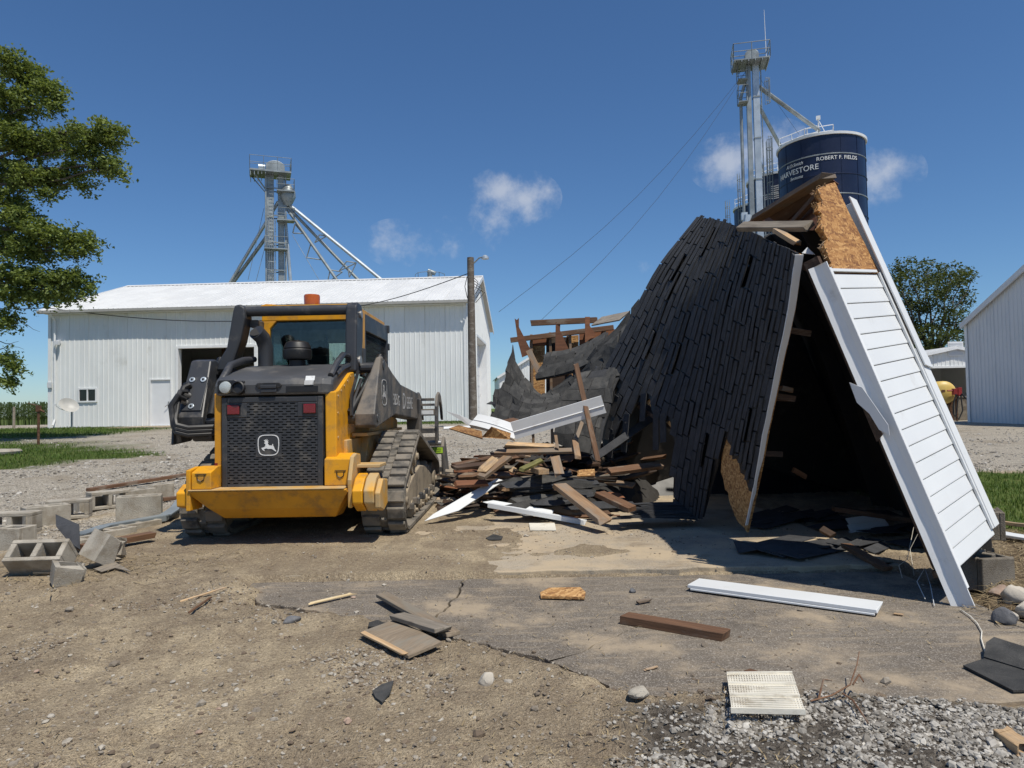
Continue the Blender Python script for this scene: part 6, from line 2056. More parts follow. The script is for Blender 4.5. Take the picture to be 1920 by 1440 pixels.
# ================================================================== TRACK LOADER
def deer_poly():
    P = [(905, 497), (903, 489), (915, 486), (908, 478), (900, 466), (905, 464), (915, 476), (913, 460), (918, 459), (923, 474), (927, 457), (932, 458), (930, 476), (938, 468), (942, 470), (936, 484), (943, 487), (936, 494), (940, 506), (948, 514),
         (975, 516), (978, 502), (984, 503), (985, 518), (992, 530), (998, 548), (1014, 568), (1010, 572), (990, 558), (976, 548), (958, 545), (940, 547), (922, 541), (908, 545), (898, 556), (909, 561), (905, 566), (889, 556), (878, 541), (880, 534), (892, 534), (908, 526), (915, 512), (914, 499)]
    return [((x - 942) / 200.0, (512 - y) / 200.0) for x, y in P]


def emblem(parent, M_, w, ink):
    """leaping deer in a rounded shield outline, flat print on a dark plate"""
    k = w
    out = []
    for a in range(0, 360, 12):
        c, s = math.cos(R(a)), math.sin(R(a))
        x = .5 * math.copysign(abs(c) ** .45, c); y = .46 * math.copysign(abs(s) ** .45, s)
        y *= 1 + .06 * (1 - (2 * x) ** 2); x *= 1 - .10 * max(0, -y * 1.6)
        out.append((x * k, y * k))
    n = len(out); vs = []; fs = []
    for d in (0, .002):
        for f in (1, .92): vs += [(x * f, y * f, d) for x, y in out]
    for i in range(n):
        j = (i + 1) % n
        fs += [(2 * n + i, 2 * n + j, 3 * n + j, 3 * n + i), (i, n + i, n + j, j), (i, j, 2 * n + j, 2 * n + i), (n + i, 3 * n + i, 3 * n + j, n + j)]
    MB().add(vs, fs).build('emblem_ring', ink, parent, M=M_)
    MB().prism([(x * k * 1.02, y * k * 1.02) for x, y in deer_poly()], 'z', 0, .002).build('emblem_deer', ink, parent, M=M_)


def hull(pts):
    pts = sorted(set((round(a, 5), round(b, 5)) for a, b in pts))
    def half(P):
        h = []
        for p in P:
            while len(h) >= 2 and (h[-1][0] - h[-2][0]) * (p[1] - h[-2][1]) - (h[-1][1] - h[-2][1]) * (p[0] - h[-2][0]) <= 0: h.pop()
            h.append(p)
        return h
    a = half(pts); b = half(pts[::-1])
    return a[:-1] + b[:-1]


def resample(poly, n):
    P = [Vector(p) for p in poly] + [Vector(poly[0])]
    L = [0]
    for a, b in zip(P[:-1], P[1:]): L.append(L[-1] + (b - a).length)
    out = []
    for k in range(n):
        d = L[-1] * k / n
        i = max(j for j in range(len(L) - 1) if L[j] <= d + 1e-9)
        out.append(P[i].lerp(P[i + 1], (d - L[i]) / max(L[i + 1] - L[i], 1e-9)))
    return out, L[-1]


def build_track(root, x0, x1, sgn):
    wheels = ((.43, .275, .245), (2.5, .265, .235), (1.13, .615, .225))
    cs = []
    for (y, z, r) in wheels:
        cs += [(y + r * math.cos(R(a)), z + r * math.sin(R(a))) for a in range(0, 360, 10)]
    path, per = resample(hull(cs), 88)
    n = len(path); tr = None
    vs = []; fs = []
    nrm = []
    for i in range(n):
        t = (path[(i + 1) % n] - path[i - 1]).normalized(); nrm.append(Vector((t.y, -t.x)))
    for i in range(n):
        p, q = path[i], nrm[i]
        for (x, o) in ((x0, .0), (x1, 0), (x1, -.028), (x0, -.028)): vs.append((x, p.x + q.x * o, p.y + q.y * o))
    for i in range(n):
        j = (i + 1) % n
        for e in range(4): fs.append((4 * i + e, 4 * i + (e + 1) % 4, 4 * j + (e + 1) % 4, 4 * j + e))
    tr = MB().add(vs, fs).build('track', RUBBER, root)
    # tread blocks: wide pads, two staggered rows with cord lugs in the gap
    xm = (x0 + x1) / 2; w = (x1 - x0)
    pads = []
    for (a, b, ph, ln, ht) in ((x0 + .004, xm - .03, 0, .100, .030), (xm + .03, x1 - .004, 1, .100, .030)):
        mb = MB(); mb.box(((a + b) / 2, 0, ht / 2), (b - a, ln, ht), None, .93); pads.append((mb, ph))
    mb = MB(); mb.tube((xm - .026, 0, .0), (xm + .026, 0, .0), .018, n=6); pads.append((mb, 2))
    for mb, ph in pads:
        first = None
        for i in range(0, n, 2):
            k = (i + (1 if ph == 1 else 0)) % n
            p, q = path[k], nrm[k]
            z = Vector((0, q.x, q.y)); y = Vector((0, -q.y, q.x))
            M_ = Matrix(((1, 0, 0, 0), (0, y.y, z.y, p.x), (0, y.z, z.z, p.y), (0, 0, 0, 1)))
            if first is None:
                o = mb.build('tread_block' if ph < 2 else 'drive_lug', RUBBER, tr, bevel=.006 if ph < 2 else 0, seg=1); first = o
            else:
                o = first.copy(); COL.objects.link(o); o.parent = tr
            o.matrix_local = M_
    xo = x1 if sgn > 0 else x0   # outer side
    inn = -sgn
    def wheel(nm, y, z, r, xa, xb, mat):
        mb = MB(); Mw = Matrix.Translation((0, y, z)) @ Matrix.Rotation(R(90), 4, 'Y')
        mb.lathe([(r, min(xa, xb)), (r, max(xa, xb))], n=22, M=Mw)
        e = max(xa, xb) if sgn > 0 else min(xa, xb)
        mb.lathe([(r * .55, e - .004), (r * .5, e + sgn * .025), (r * .2, e + sgn * .03), (r * .18, e + sgn * .05)], n=16, M=Mw)
        return mb.build(nm, mat, root, smooth=1)
    wheel('idler_wheel', *wheels[0][:2], .195, x0 + .06, x1 - .06, DUSTY)
    wheel('idler_wheel', *wheels[1][:2], .195, x0 + .06, x1 - .06, DUSTY)
    sp = wheel('drive_sprocket', *wheels[2][:2], .17, x0 + .07, x1 - .07, DUSTY)
    for k in range(4): wheel('roller', .92 + k * .42, .13, .085, x0 + .05, x1 - .05, DUSTY)
    # undercarriage frame heaped with sand
    mb = MB(); a, b = (x1 - .22, x1 - .06) if sgn > 0 else (x0 + .06, x0 + .22)
    mb.prism([(.62, .16), (2.45, .16), (2.52, .30), (2.25, .44), (1.5, .50), (1.0, .42), (.66, .32)], 'x', a, b)
    mb.build('track_frame', DUSTY, root, bevel=.012)
    mb = MB()
    r = random.Random(3 if sgn > 0 else 4)
    vs = []; S = 24
    for i in range(S + 1):
        y = .75 + 1.7 * i / S
        h = .47 + .07 * math.sin(i * .7) + r.uniform(0, .035) - .16 * abs(i / S - .5)
        vs += [(a + .005, y, .36), (b - .005, y, .36), (b - .02, y, h - .02), ((a + b) / 2, y, h), (a + .02, y, h - .02)]
    fs = [(0, 1, 2, 3, 4), tuple(5 * S + j for j in (4, 3, 2, 1, 0))]
    for i in range(S):
        for j in range(5): fs.append((5 * i + j, 5 * i + (j + 1) % 5, 5 * i + 5 + (j + 1) % 5, 5 * i + 5 + j))
    MB().add(vs, fs).build('packed_sand', SAND, root)
    # lumps along the lower frame edge, like bolts and mud
    mb = MB()
    for k in range(9):
        mb.box((xo - sgn * .05, .85 + k * .19, .17 + .03 * (k % 2)), (.05, .07, .06))
    tag(mb.build('frame_bolts', CHAR_D, root, bevel=.008), kind='stuff')


HOODM = mat_plain('dusty_hood_plastic', (.062, .064, .068), .5, 0, .12, 3, (.16, .15, .135), .35, 4, .06, 120)
DUSTY = mat_plain('dust_caked_steel', (.15, .125, .095), .9, 0, .2, 4, (.34, .28, .20), .85, 5, .5, 60)
SAND = mat_plain('packed_sand', (.36, .30, .22), .95, 0, .2, 8, (.26, .21, .15), .4, 10, .8, 90)


def build_loader():
    root = empty('track_loader', (-1.95, 5.80, 0.035), -R(.8), 'yellow and charcoal compact track loader seen from behind beside the wreck', 'loader')
    B = lambda nm, mb, mat, bev=.008, par=None, sm=None: mb.build(nm, mat, par or root, sm, bev)
    # ---- chassis
    mb = MB(); mb.rng(-.54, .54, .25, 2.35, .26, .82); B('chassis', mb, YELLOW_D)
    mb = MB(); mb.prism([(.7, .6), (2.3, .6), (2.35, .95), (2.0, 1.05), (.95, 1.05)], 'x', .44, .60); B('side_tank', mb, YELLOW_D)
    mb = MB(); mb.prism([(.7, .6), (2.3, .6), (2.35, .95), (2.0, 1.05), (.95, 1.05)], 'x', -.60, -.44); B('side_tank', mb, YELLOW_D)
    mb = MB(); mb.rng(-.42, .42, .06, 1.0, .5, 1.2); B('engine_block', mb, BLACKP, 0)
    # ---- engine bay sides
    prof = [(.0, .50), (.0, 1.225), (.10, 1.24), (.50, 1.40), (.66, 1.42), (.66, .50)]
    mb = MB(); mb.prism(prof, 'x', .425, .515); sp = B('side_panel', mb, YELLOW)
    mb = MB()
    for (y, z) in ((.05, .62), (.05, .85), (.05, 1.05), (.06, 1.19), (.16, 1.235), (.27, 1.28), (.38, 1.325), (.5, 1.37)):
        mb.tube((.514, y, z), (.521, y, z), .011, n=8)
    tag(B('panel_bolts', mb, YELLOW_D, 0, sp), kind='stuff')
    mb = MB(); mb.prism(prof, 'x', -.485, -.425); B('side_panel', mb, YELLOW_R)
    mb = MB(); mb.rng(.452, .505, -.004, 0, .52, .665); B('red_reflector', mb, RED_TAPE, 0)
    mb = MB(); mb.rng(-.482, -.458, -.004, 0, .53, .66); B('red_reflector', mb, RED_TAPE, 0)
    mb = MB(); mb.rng(.425, .455, .02, .05, .40, .50); B('latch', mb, BLACKP)
    # ---- grille door: frame, slotted screen, lamps, emblem
    y0 = -.03
    mb = MB(); X0, X1, Z0, Z1 = -.412, .412, .455, 1.19
    mb.rng(X0, X0 + .045, y0, .03, Z0, Z1); mb.rng(X1 - .045, X1, y0, .03, Z0, Z1); mb.rng(X0 + .045, X1 - .045, y0, .03, Z0, Z0 + .03); mb.rng(X0 + .045, X1 - .045, y0, .03, Z1 - .045, Z1)
    mb.rng(X0 + .045, X0 + .205, y0 + .0, .03, Z1 - .165, Z1 - .045); mb.rng(X1 - .205, X1 - .045, y0 + .0, .03, Z1 - .165, Z1 - .045)
    gd = B('grille_door', mb, CHAR, .006)
    mb = MB(); rows = 31; zb, zt = Z0 + .03, Z1 - .045; h = (zt - zb) / rows; pit = .0665
    cx0, cz0, ew, eh = -.03, .80, .105, .095
    for r_ in range(rows + 1):
        z = zb + r_ * h
        top = z > Z1 - .168
        xa, xb = (X0 + .205, X1 - .205) if top else (X0 + .045, X1 - .045)
        mb.rng(xa, xb, y0 + .004, y0 + .012, max(z - .0062, zb), min(z + .0062, zt))
    for r_ in range(rows):
        z = zb + (r_ + .5) * h
        top = z > Z1 - .168
        xa, xb = (X0 + .205, X1 - .205) if top else (X0 + .045, X1 - .045)
        k = math.floor(xa / pit) - 1
        while k * pit < xb + pit:
            c = k * pit + (.5 * pit if r_ % 2 else 0); a = max(xa, c - .0125); b = min(xb, c + .0125); k += 1
            if b - a < .004: continue
            mb.rng(a, b, y0 + .0045, y0 + .0115, z - h / 2 + .0062, z + h / 2 - .0062)
    B('slotted_screen', mb, CHAR, 0, gd)
    mb = MB(); mb.rng(X0 + .05, X1 - .05, .012, .02, zb, zt); B('radiator', mb, BLACKP, 0, gd)
    mb = MB(); mb.rng(cx0 - ew, cx0 + ew, y0 + .0, y0 + .0035, cz0 - eh, cz0 + eh); B('emblem_plate', mb, CHAR, .002, gd)
    Me = Matrix.Translation((cx0, y0 - .001, cz0)) @ Matrix.Rotation(R(90), 4, 'X')
    emblem(gd, Me, .175, WHITE_INK)
    for x in (-.315, .305):
        mb = MB(); mb.rng(x - .06, x + .06, y0 - .004, y0 + .003, 1.045, 1.135); B('lamp_recess', mb, BLACKP, .004)
        mb = MB(); mb.rng(x - .047, x + .052, y0 - .016, y0 - .004, 1.052, 1.128); B('tail_lamp', mb, RED_LENS, .014)
    # ---- hood
    hp = [(-.035, 1.205), (-.04, 1.29), (-.015, 1.335), (.06, 1.365), (.50, 1.470), (.78, 1.50), (.78, 1.205)]
    mb = MB()
    vs = []; m = len(hp)
    for (x, f) in ((-.485, .92), (-.41, 1), (.41, 1), (.485, .92)):
        for (y, z) in hp: vs.append((x, y + (.05 if f < 1 and y < 0 else 0), 1.205 + (z - 1.205) * f))
    fs = [tuple(range(m))[::-1], tuple(3 * m + j for j in range(m))]
    for i in range(3):
        for j in range(m): fs.append((i * m + j, i * m + (j + 1) % m, (i + 1) * m + (j + 1) % m, (i + 1) * m + j))
    hood = B('hood', MB().add(vs, fs), HOODM, .016)
    mb = MB(); mb.rng(-.44, -.22, -.048, -.02, 1.225, 1.325); B('lamp_recess', mb, BLACKP, .008, hood)
    mb = MB(); mb.lathe([(.05, 0), (.052, .012), (.045, .028), (.02, .036)], n=18, M=Matrix.Translation((-.372, -.035, 1.272)) @ Matrix.Rotation(R(90), 4, 'X')); B('headlight', mb, CLEAR_LENS, 0, None, 1)
    mb = MB(); mb.lathe([(.052, 0), (.055, .05), (.045, .055), (.040, .03)], n=18, M=Matrix.Translation((-.262, -.03, 1.262)) @ Matrix.Rotation(R(80), 4, 'X')); B('rear_camera', mb, BLACKP, 0, None, 1)
    mb = MB(); mb.path([(-.43, -.042, 1.328), (-.30, -.047, 1.33), (-.215, -.045, 1.295), (-.212, -.045, 1.225)], .004, 5); B('lamp_rim', mb, CHAR, 0)
    mb = MB(); mb.prism([(-.13, 1.285), (-.11, 1.305), (.07, 1.305), (.09, 1.285), (.07, 1.262), (-.11, 1.262)], 'y', -.05, -.042); B('handle_recess', mb, BLACKP, .004, hood)
    mb = MB(); mb.rng(-.085, .045, -.066, -.05, 1.258, 1.288); mb.rng(-.085, .045, -.058, -.045, 1.225, 1.258); B('hood_handle', mb, CHAR, .006, hood)
    mb = MB(); mb.rng(.12, .38, -.044, -.0405, 1.225, 1.275); B('vent_panel', mb, BLACKP, .003, hood)
    mb = MB(); mb.prism([(.275, .0), (.35, .0), (.35, .042), (.275, .042)], 'z', 0, .003, Matrix.Translation((0, -.036, 1.318)) @ Matrix.Rotation(R(62), 4, 'X')); B('white_decal', mb, WHITE_INK, 0, hood)
    mb = MB(); mb.prism([(.27, .0), (.345, .0), (.345, .038), (.27, .038)], 'z', 0, .003, Matrix.Translation((0, -.048, 1.282)) @ Matrix.Rotation(R(72), 4, 'X')); B('warning_decal', mb, FADED_INK, 0, hood)
    # right corner grab bar and left pipe
    mb = MB(); mb.path([(.46, .05, 1.36), (.47, .20, 1.47), (.47, .42, 1.56), (.47, .58, 1.56), (.47, .64, 1.50)], .026, 8); B('grab_bar', mb, CHAR, 0, None, 1)
    mb = MB(); mb.path([(.47, .16, 1.37), (.475, .35, 1.43), (.475, .58, 1.47)], .028, 8); B('grab_bar', mb, CHAR, 0, None, 1)
    mb = MB(); mb.path([(-.46, .03, 1.12), (-.46, .05, 1.30), (-.455, .25, 1.47), (-.44, .5, 1.53), (-.40, .66, 1.55)], [.03, .032, .032, .032, .026], 10); B('air_pipe', mb, CHAR, 0, None, 1)
    # ---- exhaust stack, precleaner
    mb = MB(); mb.path([(-.30, .66, 1.47), (-.30, .66, 1.66), (-.315, .63, 1.74), (-.345, .56, 1.79)], [.066, .066, .068, .07], 16); ex = B('exhaust_stack', mb, CHAR, 0, None, 1)
    mb = MB(); mb.tube((-.346, .558, 1.791), (-.3462, .5565, 1.7925), .058, n=16); B('exhaust_bore', mb, DARKHOLE, 0, ex)
    mb = MB(); mb.lathe([(.07, 1.47), (.07, 1.53), (.055, 1.535), (.12, 1.54), (.128, 1.56), (.128, 1.62), (.118, 1.632), (.122, 1.64), (.115, 1.66), (.10, 1.69), (.07, 1.702), (.02, 1.705), (.018, 1.715), (.0, 1.716)], (.005, .62, 0), 26); B('air_precleaner', mb, BLACKP, 0, None, 1)
    # ---- rear bumper
    bq = [(-.20, .455), (-.205, .445), (-.19, .43), (-.11, .30), (-.02, .215), (.25, .20), (.25, .455)]
    bx0 = lambda z: -.60 + max(0, .43 - z) / .23 * .22; bx1 = lambda z: .64 - max(0, .43 - z) / .23 * .14
    mb = MB(); nq = len(bq)
    mb.add([(bx0(z), y, z) for y, z in bq] + [(bx1(z), y, z) for y, z in bq], [tuple(range(nq))[::-1], tuple(range(nq, 2 * nq))] + [(i, (i + 1) % nq, nq + (i + 1) % nq, nq + i) for i in range(nq)]); bp = B('rear_bumper', mb, YELLOW_R, .006)
    mb = MB(); mb.rng(-.605, .625, -.215, .02, .456, .466); B('bumper_lip', mb, YELLOW_D, .004, bp)
    mb = MB(); mb.prism([(-.19, .468), (-.19, .60), (-.06, .64), (.02, .64), (.02, .468)], 'x', -.585, -.43); B('bumper_ear', mb, YELLOW, .006, bp)
    mb = MB(); mb.prism([(-.20, .30), (-.20, .62), (-.04, .64), (.02, .60), (.02, .30)], 'x', -.625, -.59); B('bumper_ear', mb, YELLOW, .006, bp)
    mb = MB(); mb.prism([(-.06, .468), (-.06, .68), (.10, .72), (.3, .70), (.3, .468)], 'x', .43, .64); B('bumper_ear', mb, YELLOW, .006, bp)
    mb = MB(); mb.prism([(-.16, .30), (-.17, .52), (-.08, .70), (.02, .72), (.16, .70), (.16, .62), (.08, .52), (.10, .30)], 'x', .642, .675); B('bumper_ear', mb, YELLOW_D, .008, bp)
    mb = MB(); mb.rng(.64, .86, .02, .30, .60, .625); B('step_plate', mb, YELLOW_D, .004, bp)
    for k, x in enumerate((.685, .775)):
        mb = MB(); mb.prism([(-.20, .34), (-.21, .44), (-.10, .53), (.02, .56), (.10, .50), (.08, .30), (-.06, .26)], 'x', x, x + .082); B('tow_block', mb, YELLOW_D if k else YELLOW, .01, bp)
    mb = MB(); mb.prism([(-.19, .30), (-.20, .42), (-.06, .52), (.12, .50), (.12, .30), (-.04, .26)], 'x', .861, .905); B('tow_block', mb, YELLOW_D, .01, bp)
    mb = MB(); mb.prism([(-.16, .33), (-.17, .44), (-.05, .50), (.08, .46), (.06, .28)], 'x', -.72, -.632); B('tow_block', mb, YELLOW, .01, bp)
    for x in (.56, -.51):
        mb = MB(); mb.path([(x - .03, -.195 if x < 0 else -.065, .58), (x - .025, -.195 if x < 0 else -.065, .545), (x, -.195 if x < 0 else -.065, .53), (x + .025, -.195 if x < 0 else -.065, .545), (x + .03, -.195 if x < 0 else -.065, .58)], .004, 4)
        mb.rng(x - .045, x + .045, (-.197 if x < 0 else -.067), (-.19 if x < 0 else -.06), .586, .590); B('tie_down_mark', mb, BLACK_INK, 0, bp)
    # ---- cab
    cab = empty('cab'); cab.parent = root
    Bc = lambda nm, mb, mat, bev=.008, sm=None: mb.build(nm, mat, cab, sm, bev)
    yb, yf = .98, 2.45
    mb = MB(); mb.rng(-.445, .445, yb - .04, yf, 2.03, 2.085); mb.prism([(-.445, 2.085), (-.40, 2.10), (-.30, 2.092), (-.30, 2.085)], 'y', yb - .03, yb + .25); Bc('cab_roof', mb, YELLOW)
    mb = MB(); mb.rng(-.445, .445, yb - .02, yb + .05, 1.935, 2.03); Bc('rear_header', mb, YELLOW)
    mb = MB(); mb.prism([(-.445, 1.50), (-.445, 1.935), (-.30, 1.935), (-.365, 1.86), (-.385, 1.50)], 'y', yb - .02, yb + .06); Bc('rear_pillar', mb, YELLOW)
    mb = MB(); mb.prism([(.445, 1.45), (.445, 1.935), (.36, 1.935), (.37, 1.45)], 'y', yb - .02, yb + .06); Bc('rear_pillar', mb, CHAR)
    mb = MB(); mb.prism([(yb + .0, 1.42), (yb + .0, 2.03), (yb + .20, 2.03), (yb + .16, 1.42)], 'x', .447, .50); Bc('side_pillar', mb, YELLOW)
    mb = MB(); mb.rng(-.42, .42, yb - .01, yb + .05, 1.44, 1.515); Bc('rear_sill', mb, CHAR)
    mb = MB(); mb.rng(-.37, .37, yb + .004, yb + .010, 1.515, 1.935); Bc('rear_window', mb, GLASS, 0)
    vs, fs = text_geo('RI A', .05, .0005)
    MB().add(vs, fs).build('window_sticker', BLACK_INK, cab, M=Matrix.Translation((.27, yb + .0, 1.56)) @ Matrix.Rotation(R(90), 4, 'X'))
    # side frames with wire screens
    for s in (-1, 1):
        x = s * .46
        mb = MB(); mb.rng(x - .025, x + .025, yb + .21, yb + .29, 1.40, 2.03); mb.rng(x - .025, x + .025, yf - .07, yf, 1.05, 2.03); mb.rng(x - .025, x + .025, yb + .29, yf - .07, 1.86, 2.03); mb.rng(x - .025, x + .025, yb + .29, yf - .07, 1.05, 1.22)
        Bc('side_frame', mb, CHAR)
        mb = MB()
        for k in range(18): mb.rng(x - .003, x + .003, yb + .30 + k * .0605, yb + .306 + k * .0605, 1.22, 1.86)
        for k in range(12): mb.rng(x - .004, x - .001, yb + .29, yf - .07, 1.25 + k * .053, 1.256 + k * .053)
        Bc('wire_screen', mb, BLACKP, 0)
        mb = MB(); mb.rng(x + s * -.016, x + s * -.010, yb + .29, yf - .07, 1.22, 1.86); Bc('side_window', mb, GLASS, 0)
    mb = MB(); mb.rng(.44, .50, yf - .02, yf + .03, 1.96, 2.05); mb.rng(.44, .50, yf - .01, yf + .03, 1.76, 1.84); Bc('door_hinge', mb, CHAR)
    mb = MB(); mb.rng(-.44, -.38, yf - .05, yf, 1.05, 2.03); mb.rng(.38, .44, yf - .05, yf, 1.05, 2.03); Bc('front_pillar', mb, CHAR)
    mb = MB(); mb.rng(-.38, .38, yf - .02, yf - .014, .95, 1.98); Bc('front_window', mb, GLASS, 0)
    mb = MB(); mb.beam((-.05, yf - .04, 1.72), (.40, yf - .04, 1.90), .02, .025); mb.beam((.05, yf - .04, 1.45), (.13, yf - .04, 1.86), .015, .02); Bc('wiper', mb, BLACKP, 0)
    mb = MB(); mb.rng(-.40, .40, yb + .05, yf - .1, .95, 1.02); Bc('cab_floor', mb, BLACKP, 0)
    mb = MB(); mb.prism([(yb + .25, 1.1), (yb + .22, 1.62), (yb + .30, 1.78), (yb + .38, 1.76), (yb + .40, 1.3), (yb + .75, 1.25), (yb + .75, 1.1)], 'x', -.27, .10); Bc('seat', mb, BLACKP, .03)
    mb = MB(); mb.prism([(yb + .06, 1.93), (yf - .25, 1.93), (yf - .25, 1.87), (yb + .9, 1.80), (yb + .1, 1.86)], 'x', -.40, .40); Bc('headliner', mb, BLACKP, .02)
    mb = MB(); mb.path([(-.36, yb + .3, 1.85), (-.36, yb + .55, 1.55), (-.2, yb + .9, 1.45)], .025, 6); mb.path([(.05, yb + .5, 1.86), (-.05, yb + .65, 1.72), (-.1, yb + .7, 1.6)], .02, 6); Bc('restraint_bar', mb, BLACKP, 0, 1)
    # beacon
    mb = MB(); mb.lathe([(.095, 2.088), (.10, 2.10), (.085, 2.115)], (-.03, yb + .22, 0), 20); bc_ = B('beacon_base', mb, BLACKP, 0, None, 1)
    mb = MB(); mb.lathe([(.076, 2.116), (.078, 2.205), (.072, 2.218), (.01, 2.220)], (-.03, yb + .22, 0), 24); B('beacon_lens', mb, AMBER, 0, None, 1)
    mb = MB(); mb.path([(-.12, yb + .2, 2.09), (-.2, yb + .02, 2.095), (-.24, yb - .05, 2.06)], .007, 5); B('beacon_cable', mb, HOSE, 0)
    # ---- lift linkage
    mb = MB(); mb.tube((-.53, .74, 2.0), (.47, .74, 2.0), .047, n=16); B('cross_tube', mb, CHAR, 0, None, 1)
    mb = MB(); mb.prism([(-.60, 2.0), (-.585, 2.05), (-.53, 2.06), (-.49, 2.03), (-.485, 1.93), (-.53, 1.72), (-.60, 1.52), (-.66, 1.45), (-.76, 1.45), (-.73, 1.55), (-.66, 1.66)], 'y', .66, .84); B('rear_link', mb, CHAR, .018)
    mb = MB(); mb.rng(-.50, -.42, .80, .98, 1.86, 1.93); B('link_bracket', mb, CHAR_D)
    mb = MB(); mb.prism([(.66, 2.02), (.72, 2.065), (.86, 2.06), (.92, 1.98), (.90, 1.72), (.82, 1.50), (.72, 1.40), (.60, 1.42), (.62, 1.62)], 'x', .435, .54); B('rear_link', mb, CHAR, .018)
    for (y, z, r) in ((.80, 1.96, .035), (.74, 1.52, .05)):
        mb = MB(); mb.tube((.52, y, z), (.555, y, z), r, n=12); B('pivot_pin', mb, STEELW, 0, None, 1)
    mb = MB(); mb.tube((.505, .95, 1.86), (.512, .95, 1.86), .06, n=14); mb.rng(.505, .53, .94, 1.06, 1.5, 1.66); B('valve', mb, CHAR_D)
    # right boom
    bpoly = [(.34, 1.035), (.62, 1.545), (.72, 1.56), (1.22, 1.43), (1.68, 1.335), (2.95, 1.265), (3.0, 1.22), (3.02, .96), (2.9, .945), (1.34, 1.02), (.42, .915), (.35, .93)]
    for s, xa, xb in ((1, .58, .76), (-1, -.965, -.73)):
        mb = MB()
        xin = lambda y, z: (xa if s > 0 else xb) + s * (.135 if s > 0 else .05) * min(1, max(0, (z - 1.05) / .45)) * min(1, max(0, (1.6 - y) / .5))
        if s > 0: vs = [(xin(*q), q[0], q[1]) for q in bpoly] + [(xb, q[0], q[1]) for q in bpoly]
        else: vs = [(xa, q[0], q[1]) for q in bpoly] + [(xin(*q), q[0], q[1]) for q in bpoly]
        nb = len(bpoly)
        mb.add(vs, [tuple(range(nb))[::-1], tuple(range(nb, 2 * nb))] + [(i, (i + 1) % nb, nb + (i + 1) % nb, nb + i) for i in range(nb)]); bm = B('loader_boom', mb, CHAR_D if s > 0 else CHAR, .014)
        mb = MB(); xo_ = xb if s > 0 else xa; mb.tube((xo_ - s * .01, .74, 1.48), (xo_ + s * .008, .74, 1.48), .045, n=14); B('boom_pin', mb, CHAR, .004, bm); mb = MB(); mb.tube((xo_ - s * .01, .45, 1.0), (xo_ + s * .008, .45, 1.0), .04, n=14); B('boom_pin', mb, CHAR, .004, bm)
        xi = xa if s > 0 else xb
        mb = MB(); mb.tube((xi - s * .13, .43, 1.0), (xi + s * .0, .43, 1.0), .05, n=14); B('boom_bushing', mb, CHAR, .005, bm); mb = MB(); mb.tube((xi - s * .10, .78, 1.46), (xi + s * .12, .78, 1.46), .05, n=14); B('boom_bushing', mb, CHAR, .005, bm)
        mb = MB(); mb.tube((xi - s * .0, .58, 1.20), (xi + s * .11, .95, 1.58), .030, n=12); mb.tube((xi - s * .05, .38, 1.04), (xi + s * .02, .64, 1.26), .036, n=12); B('lift_cylinder', mb, BLACKP, 0, root, 1)
        mb = MB(); xa2, xb2 = (.62, .78) if s > 0 else (-.78, -.62)
        mb.prism([(2.8, 1.2), (3.0, 1.2), (3.12, .75), (3.16, .35), (2.98, .32), (2.9, .7)], 'x', xa2, xb2); B('boom_front_leg', mb, CHAR_D, .012, bm)
    # lettering on the right boom
    Ms = lambda y, z: Matrix(((0, 0, 1, .7615), (1, 0, 0, y), (0, 1, 0, z), (0, 0, 0, 1)))
    for (s, y, z, h) in (('D', 1.86, 1.15, .25), ('EERE', 2.23, 1.135, .19), ('325', 1.34, 1.165, .16)):
        vs, fs = text_geo(s, h, .0008); MB().add(vs, fs).build('lettering', FADED_INK, root, M=Ms(y, z) @ Matrix.Diagonal((1.05, 1, 1, 1)))
    vs, fs = text_geo('G', .15, .0008); MB().add(vs, fs).build('lettering', FADED_INK, root, M=Ms(1.53, 1.155))
    emblem(root, Ms(.76, 1.23), .25, FADED_INK)
    # left boom rear face: coupler plate, studs, hose loops
    ang = math.atan2(1.545 - 1.035, .62 - .34)
    Mf = Matrix.Translation((-.82, .05, 1.04)) @ Matrix.Rotation(ang, 4, 'X')   # local y runs up the sloped face, local -z... outward is +z rotated
    def face(u_, v_, d=0.0):
        return Vector((-.85 + u_, .34 + math.cos(ang) * v_ - math.sin(ang) * d, 1.035 + math.sin(ang) * v_ + math.cos(ang) * d))
    mb = MB(); A_ = [face(-.09, .06, .012), face(.09, .06, .012), face(.09, .40, .012), face(-.09, .40, .012)]; Bq = [face(-.09, .06, 0), face(.09, .06, 0), face(.09, .40, 0), face(-.09, .40, 0)]
    mb.add([tuple(v) for v in A_ + Bq], [(0, 1, 2, 3), (7, 6, 5, 4), (0, 4, 5, 1), (1, 5, 6, 2), (2, 6, 7, 3), (3, 7, 4, 0)]); B('coupler_plate', mb, CHAR, .004)
    for (a, b) in ((-.05, .37), (.05, .37), (-.0, .10)):
        mb = MB(); mb.tube(face(a, b, .012), face(a, b, .022), .026, n=14); st = B('stud_washer', mb, GALV_L, .003); mb = MB(); mb.tube(face(a, b, .022), face(a, b, .028), .010, n=8); B('stud_hole', mb, BLACKP, 0, st)
    for k, (a, b) in enumerate(((-.05, .30), (-.04, .21), (-.05, .14))):
        mb = MB(); mb.tube(face(a, b, .012), face(a - .03, b - .01, .07), .022, n=10); B('hydraulic_fitting', mb, STEELW if k else HOSE, 0, None, 1)
